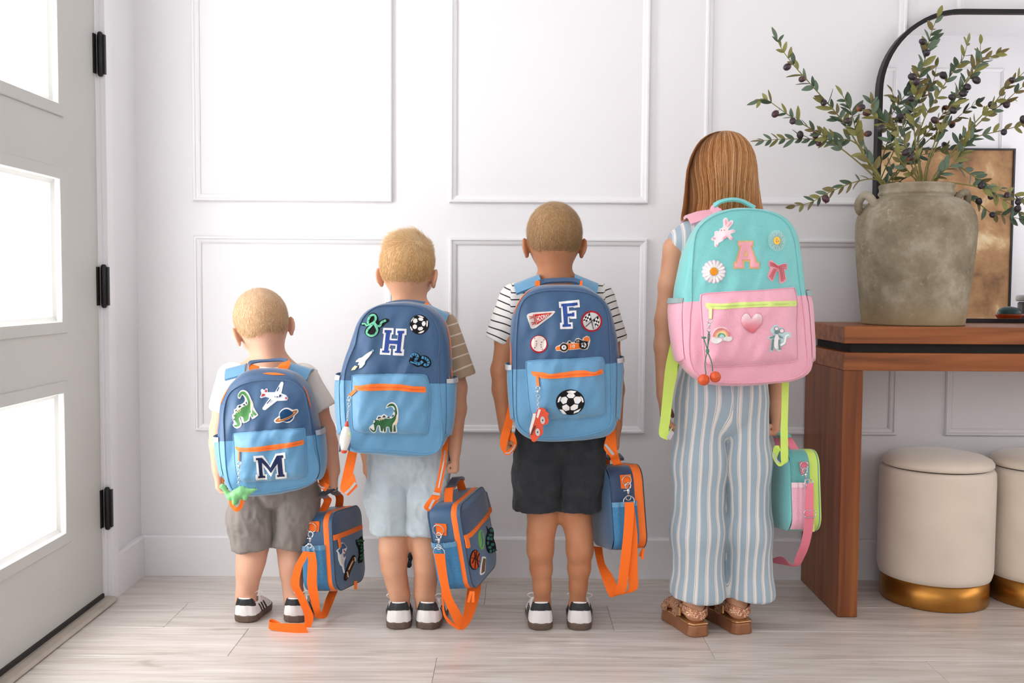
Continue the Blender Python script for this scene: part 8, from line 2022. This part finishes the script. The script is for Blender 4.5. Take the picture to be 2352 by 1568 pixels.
# knotted balls
yk = BG.m.translation.y - 0.060
kr, ko = key_root(1630, 850, yk, 'two orange knotted rope balls on green cord on the letter A backpack')
R3 = lambda x, y, dy=0.0: Vector(W(*c8([(x, y)])[0], yk + dy)) - ko
steel_clip(kr, R3(290, 445), R3(270, 650))
cord = M('green_cord', (74, 128, 104), rough=0.5)
tube('cord', catmull([R3(285, 660), R3(262, 700), R3(258, 800), R3(250, 960), R3(225, 1060), R3(208, 1180), R3(225, 1350)], 5), 0.0014, cord, kr, 6)
tube('cord', catmull([R3(262, 655), R3(285, 720), R3(262, 850), R3(245, 960), R3(280, 1050), R3(318, 1160), R3(333, 1300)], 5), 0.0014, cord, kr, 6)
tube('cord', catmull([R3(250, 950), R3(215, 840), R3(185, 750)], 5), 0.0014, cord, kr, 6)
for (x, y, s) in ((190, 725, 46), (248, 965, 34)):
    F = Field((-0.08, -0.02, -0.08), (0.08, 0.02, 0.08), 0.0013); c0 = np.array(R3(x, y)); k9 = yk / FPX / 7.127
    for q in range(3): F.fn(c0 - 0.012, c0 + 0.012, lambda X, Y, Z, q=q: np.sqrt((np.sqrt((X - c0[0]) ** 2 + (Y - c0[1]) ** 2) - s * k9 * 0.55) ** 2 + (Z - c0[2] - (q - 1) * s * k9 * 0.55) ** 2) - s * k9 * 0.36, 0.0006)
    soft_obj('knot', F, cord, kr, it=1)
orng = M('orange_rope', (214, 84, 34), rough=0.45, spec=0.5)
for (x, y, s, rot_) in ((188, 1440, 96, 0.5), (378, 1392, 92, -0.4)):
    c0 = np.array(R3(x, y)); r0 = s * yk / FPX / 7.127
    F = Field(c0 - r0 * 1.25, c0 + r0 * 1.25, r0 / 26)
    Rm = np.array(Matrix.Rotation(rot_, 3, 'Y') @ Matrix.Rotation(0.6, 3, 'X') @ Matrix.Rotation(rot_, 3, 'Z'))
    def ballf(X, Y, Z):
        P = np.stack(np.broadcast_arrays(X - c0[0], Y - c0[1], Z - c0[2]), -1) @ Rm; A = np.abs(P); d = np.linalg.norm(P, axis=-1); ax_ = A.argmax(-1)
        nx = np.take_along_axis(P, ((ax_ + 1) % 3)[..., None], -1)[..., 0]
        return d - r0 * (0.95 + 0.055 * np.abs(np.cos(nx / r0 * 6.2)))
    F.fn(c0 - r0 * 1.25, c0 + r0 * 1.25, ballf); soft_obj('rope_ball', F, orng, kr, it=1)
# ================================================================== OLIVE BRANCHES
def leaf_mesh(mat, L=0.034, Wd=0.0058, curl=0.10):
    V, F = [], []; n = 7
    for i in range(n):
        t = i / (n - 1); w_ = Wd * (math.sin(math.pi * min(1, t * 0.92 + 0.06)) ** 0.75) * (1 - 0.15 * t); z = -curl * L * t * t
        V += [(-w_, t * L, z + 0.25 * w_), (0, t * L, z), (w_, t * L, z + 0.25 * w_)]
    for i in range(n - 1):
        for k in (0, 1): F.append((i * 3 + k, i * 3 + k + 1, i * 3 + 4 + k, i * 3 + 3 + k))
    nv = len(V); V += [(x, y, z - 0.0005) for x, y, z in V]; F += [tuple(q + nv for q in f[::-1]) for f in F]
    me = bpy.data.meshes.new('leaf'); me.from_pydata(V, [], F); me.update(); me.materials.append(mat)
    me.polygons.foreach_set('use_smooth', np.ones(len(me.polygons), dtype=bool)); return me
lmats = [M('leaf_dark', (70, 90, 68), rough=0.5, vary=0.15, vscale=60), M('leaf_olive', (132, 130, 68), rough=0.5, vary=0.15, vscale=60), M('leaf_grey_green', (94, 114, 92), rough=0.5, vary=0.15, vscale=60), M('leaf_brown_green', (116, 104, 58), rough=0.5, vary=0.2, vscale=60)]
LEAVES = [leaf_mesh(lmats[i % 4], rnd.uniform(0.032, 0.044), rnd.uniform(0.0064, 0.0088), rnd.uniform(-0.05, 0.25)) for i in range(12)]
stemm = M('olive_stem', (132, 126, 66), rough=0.6, vary=0.15, vscale=40)
def olive_mat(n, a, b_):
    m, nt, b = node_mat(n); tc = N(nt, 'ShaderNodeTexCoord'); s = N(nt, 'ShaderNodeSeparateXYZ'); nt.links.new(tc.outputs['Object'], s.inputs[0])
    mr2 = N(nt, 'ShaderNodeMapRange'); mr2.inputs[1].default_value = 0.0; mr2.inputs[2].default_value = 0.012; nt.links.new(s.outputs[1], mr2.inputs[0])
    r = ramp(nt, mr2.outputs[0], [(0.0, rgb(*a)), (0.7, rgb(*b_))]); nt.links.new(r.outputs[0], b.inputs['Base Color']); b.inputs['Roughness'].default_value = 0.35; return m
def olive_mesh(mat):
    bm = bmesh.new(); bmesh.ops.create_uvsphere(bm, u_segments=16, v_segments=10, radius=0.0086); bmesh.ops.scale(bm, vec=(1, 1.3, 1), verts=bm.verts[:]); bmesh.ops.translate(bm, verts=bm.verts[:], vec=(0, 0.011, 0))
    me = bpy.data.meshes.new('olive'); bm.to_mesh(me); bm.free(); me.materials.append(mat); me.polygons.foreach_set('use_smooth', np.ones(len(me.polygons), dtype=bool)); return me
OLIVES = [olive_mesh(olive_mat('olive_black', (70, 48, 44), (48, 40, 46))), olive_mesh(olive_mat('olive_blush', (168, 100, 52), (62, 44, 50))), olive_mesh(olive_mat('olive_plum', (96, 48, 50), (74, 42, 50)))]
cO = crop(1720, 0, 2.8)
def branch(pts, Yt, label, olives=(), dens_=0.0105, start=0.35, lscale=1.0, seed=0):
    rg_ = random.Random(seed); n = len(pts); P = []
    base = cO([pts[-1]])[0]
    for i, p in enumerate(pts):
        t = 1 - i / (n - 1); q = cO([p])[0]; P.append(Vector(W(q[0], q[1], VY + 0.0 + (Yt - VY) * t)))
    P = P[::-1]                                     # from the vase outwards
    root_pt = Vector((VX + (P[0].x - VX) * 0.25, VY + (P[0].y - VY) * 0.3, VTOP - 0.12))
    path = [Vector(tuple(q)) for q in catmull([tuple(root_pt)] + [tuple(p) for p in P], 8)]
    r = empty('olive_branch', tuple(path[0])); tag(r, label, 'olive branch', 'olive branches in the clay vase'); o = r.location.copy()
    m = len(path); tube('stem', [p - o for p in path], [0.0026 - 0.0017 * i / (m - 1) for i in range(m)], stemm, r, 6)
    # arc length
    acc = [0.0]
    for a, b in zip(path[:-1], path[1:]): acc.append(acc[-1] + (b - a).length)
    tot = acc[-1]
    def at(s):
        i = max(0, min(m - 2, next((k for k in range(m - 1) if acc[k + 1] >= s), m - 2))); f = (s - acc[i]) / max(1e-9, acc[i + 1] - acc[i])
        return path[i].lerp(path[i + 1], f), (path[i + 1] - path[i]).normalized()
    s0 = acc[8] + (tot - acc[8]) * start; s = s0; k = 0
    def put(mesh, name, p, d, roll, sc):
        yv = d.normalized(); zv = Vector((rg_.uniform(-0.5, 0.5), -1.0, rg_.uniform(-0.2, 0.7))); zv = (zv - yv * zv.dot(yv))
        zv = zv.normalized() if zv.length > 1e-3 else yv.orthogonal().normalized(); xv = yv.cross(zv)
        q = Matrix((xv, yv, zv)).transposed() @ Matrix.Rotation(roll, 3, 'Y'); ob = bpy.data.objects.new(name, mesh); COL.objects.link(ob); ob.parent = r
        mm = q.to_4x4(); mm.translation = p - o; ob.matrix_local = mm @ Matrix.Scale(sc, 4); return ob
    while s < tot - 0.002:
        p, t = at(s)
        side = t.cross(Vector((0, -1, 0))); side = side.normalized() if side.length > 1e-3 else Vector((1, 0, 0)); nrm = side.cross(t)
        for sg in (1, -1):
            if rg_.random() < 0.18: continue
            az = rg_.uniform(-0.9, 0.9); an = rg_.uniform(0.45, 1.05)
            d = t * math.cos(an) + (side * sg * math.cos(az) + nrm * math.sin(az)) * math.sin(an)
            sc = rg_.uniform(0.72, 1.1) * lscale * (0.8 if s > tot * 0.93 else 1.0)
            if (p + d * 0.036 * sc).y > MIR_Y - 0.02: d = Vector((d.x, -abs(d.y), d.z))
            put(LEAVES[rg_.randrange(12)], 'leaf', p, d, rg_.gauss(0, 0.55), sc)
        s += dens_ * 1.45 * rg_.uniform(0.85, 1.5); k += 1
    p, t = at(tot - 0.001); put(LEAVES[rg_.randrange(12)], 'leaf', p, t, rg_.uniform(-0.5, 0.5), 0.85 * lscale)
    for (ox, oy) in olives:
        q = cO([(ox, oy)])[0]; best = min(range(m), key=lambda i: (path[i] - Vector(W(q[0], q[1], path[i].y))).length)
        tgt = Vector(W(q[0], q[1], path[best].y - 0.006)); d = (tgt - path[best]); L = d.length; d = d.normalized() if L > 1e-4 else Vector((0, -1, 0))
        st = max(0.0, L - 0.011); a = path[best] + d * st
        if st > 0.003: tube('olive_stalk', [path[best] - o, a - o], 0.0007, stemm, r, 5)
        put(OLIVES[rg_.choice((0, 0, 0, 1, 2))], 'olive', a, d, 0, rg_.uniform(1.0, 1.2))
    return r
branch([(180, 245), (215, 320), (290, 420), (370, 510), (450, 600), (530, 690), (620, 800), (700, 930), (800, 1100), (862, 1190)], VY - 0.05, 'olive branch rising highest on the far left of the vase', [(250, 428), (343, 508), (482, 660)], seed=1, start=0.33)
branch([(60, 650), (110, 640), (200, 700), (300, 770), (420, 840), (500, 890), (600, 960), (700, 1040), (790, 1120), (860, 1195)], VY - 0.02, 'olive branch with its tip farthest to the left', [(172, 730), (283, 775)], seed=2, start=0.36)
branch([(80, 905), (200, 895), (330, 893), (450, 895), (560, 900), (660, 905), (760, 990), (830, 1110), (875, 1195)], VY + 0.03, 'olive branch reaching level to the left above the girl\'s bag', [(330, 872), (428, 868), (448, 918)], seed=3, start=0.40, dens_=0.014)
branch([(295, 1325), (400, 1300), (490, 1250), (600, 1200), (700, 1165), (790, 1150), (850, 1170), (885, 1200)], VY - 0.06, 'olive branch drooping low on the left beside the vase handle', [(492, 1275)], seed=4, start=0.22, dens_=0.017)
branch([(600, 610), (640, 680), (670, 760), (690, 850), (720, 950), (780, 1050), (850, 1150), (890, 1200)], VY - 0.08, 'bushy olive branch just left of the mirror edge', [(715, 695), (757, 725), (635, 775), (765, 860)], seed=5, start=0.22, lscale=1.15, dens_=0.012)
branch([(790, 660), (800, 740), (900, 800), (960, 870), (1020, 960), (1070, 1060), (1095, 1190)], VY - 0.09, 'short olive branch crossing the mirror\'s left edge', [(850, 822)], seed=6, start=0.20, lscale=1.05)
branch([(1215, 105), (1170, 220), (1140, 350), (1100, 490), (1070, 620), (1060, 760), (1070, 900), (1090, 1040), (1105, 1190)], VY - 0.03, 'tallest olive branch in front of the mirror', [(1118, 268), (1142, 345), (1055, 495), (1082, 532), (1045, 635)], seed=7, start=0.25, lscale=1.1)
branch([(1405, 275), (1380, 370), (1330, 440), (1260, 540), (1200, 640), (1130, 760), (1090, 900), (1100, 1050), (1115, 1190)], VY + 0.02, 'olive branch leaning right of the tallest one', [(1252, 487), (975, 750)], seed=8, start=0.32)
branch([(1600, 345), (1490, 400), (1440, 480), (1370, 570), (1300, 680), (1240, 800), (1190, 930), (1140, 1080), (1125, 1195)], VY - 0.05, 'olive branch with two tips high on the right', [(1460, 512), (1400, 555), (1375, 602), (1305, 625), (1312, 708), (1200, 775)], seed=9, start=0.30, lscale=1.05)
branch([(1490, 280), (1480, 380), (1420, 480), (1340, 600), (1290, 740), (1230, 880), (1160, 1050), (1135, 1195)], VY + 0.04, 'slim olive branch behind the right hand cluster', [], seed=19, start=0.5, dens_=0.016)
branch([(1800, 440), (1740, 490), (1660, 560), (1580, 660), (1500, 740), (1420, 830), (1320, 960), (1220, 1090), (1160, 1200)], VY - 0.02, 'upper olive branch leaving the picture on the right', [(1692, 522)], seed=10, start=0.34, dens_=0.014)
branch([(1800, 530), (1720, 590), (1640, 660), (1560, 720), (1470, 800), (1390, 890), (1280, 1020), (1180, 1200)], VY + 0.03, 'olive branch with two plump olives at the right', [(1565, 680), (1655, 665)], seed=11, start=0.36, dens_=0.014)
branch([(1800, 790), (1700, 820), (1600, 845), (1480, 875), (1400, 920), (1300, 1010), (1210, 1110), (1165, 1200)], VY - 0.06, 'nearly level olive branch on the right', [(1765, 770), (1640, 845)], seed=12, start=0.38, dens_=0.016)
branch([(1790, 1290), (1700, 1250), (1600, 1215), (1500, 1165), (1420, 1115), (1340, 1065), (1260, 1090), (1190, 1200)], VY - 0.07, 'upper olive branch drooping over the right of the vase', [(1498, 1190), (1560, 1258), (1662, 1255), (1735, 1295)], seed=13, start=0.30, dens_=0.013)
branch([(1780, 1400), (1700, 1330), (1620, 1270), (1540, 1225), (1440, 1195), (1330, 1178), (1240, 1172), (1190, 1200)], VY - 0.09, 'lower olive branch drooping across the painting reflection', [(1725, 1345)], seed=14, start=0.40, dens_=0.014)
branch([(1760, 1410), (1640, 1385), (1560, 1370), (1480, 1310), (1400, 1270), (1330, 1235), (1270, 1195), (1210, 1205)], VY - 0.04, 'lowest olive branch hanging beside the right handle', [(1295, 1265), (1568, 1378), (1480, 1300)], seed=15, start=0.38, dens_=0.014)
branch([(920, 590), (960, 680), (990, 780), (1000, 900), (1030, 1020), (1070, 1120), (1090, 1195)], VY + 0.05, 'pale olive branch near the mirror behind the tall one', [], seed=16, start=0.25)
branch([(910, 900), (930, 960), (980, 1040), (1040, 1120), (1085, 1195)], VY - 0.09, 'short olive sprig low above the vase rim', [(1008, 980), (1035, 1015)], seed=17, start=0.25, lscale=1.1)
branch([(1400, 900), (1370, 980), (1300, 1060), (1220, 1130), (1160, 1200)], VY - 0.09, 'short olive sprig on the right above the rim', [], seed=18, start=0.2, lscale=1.1)
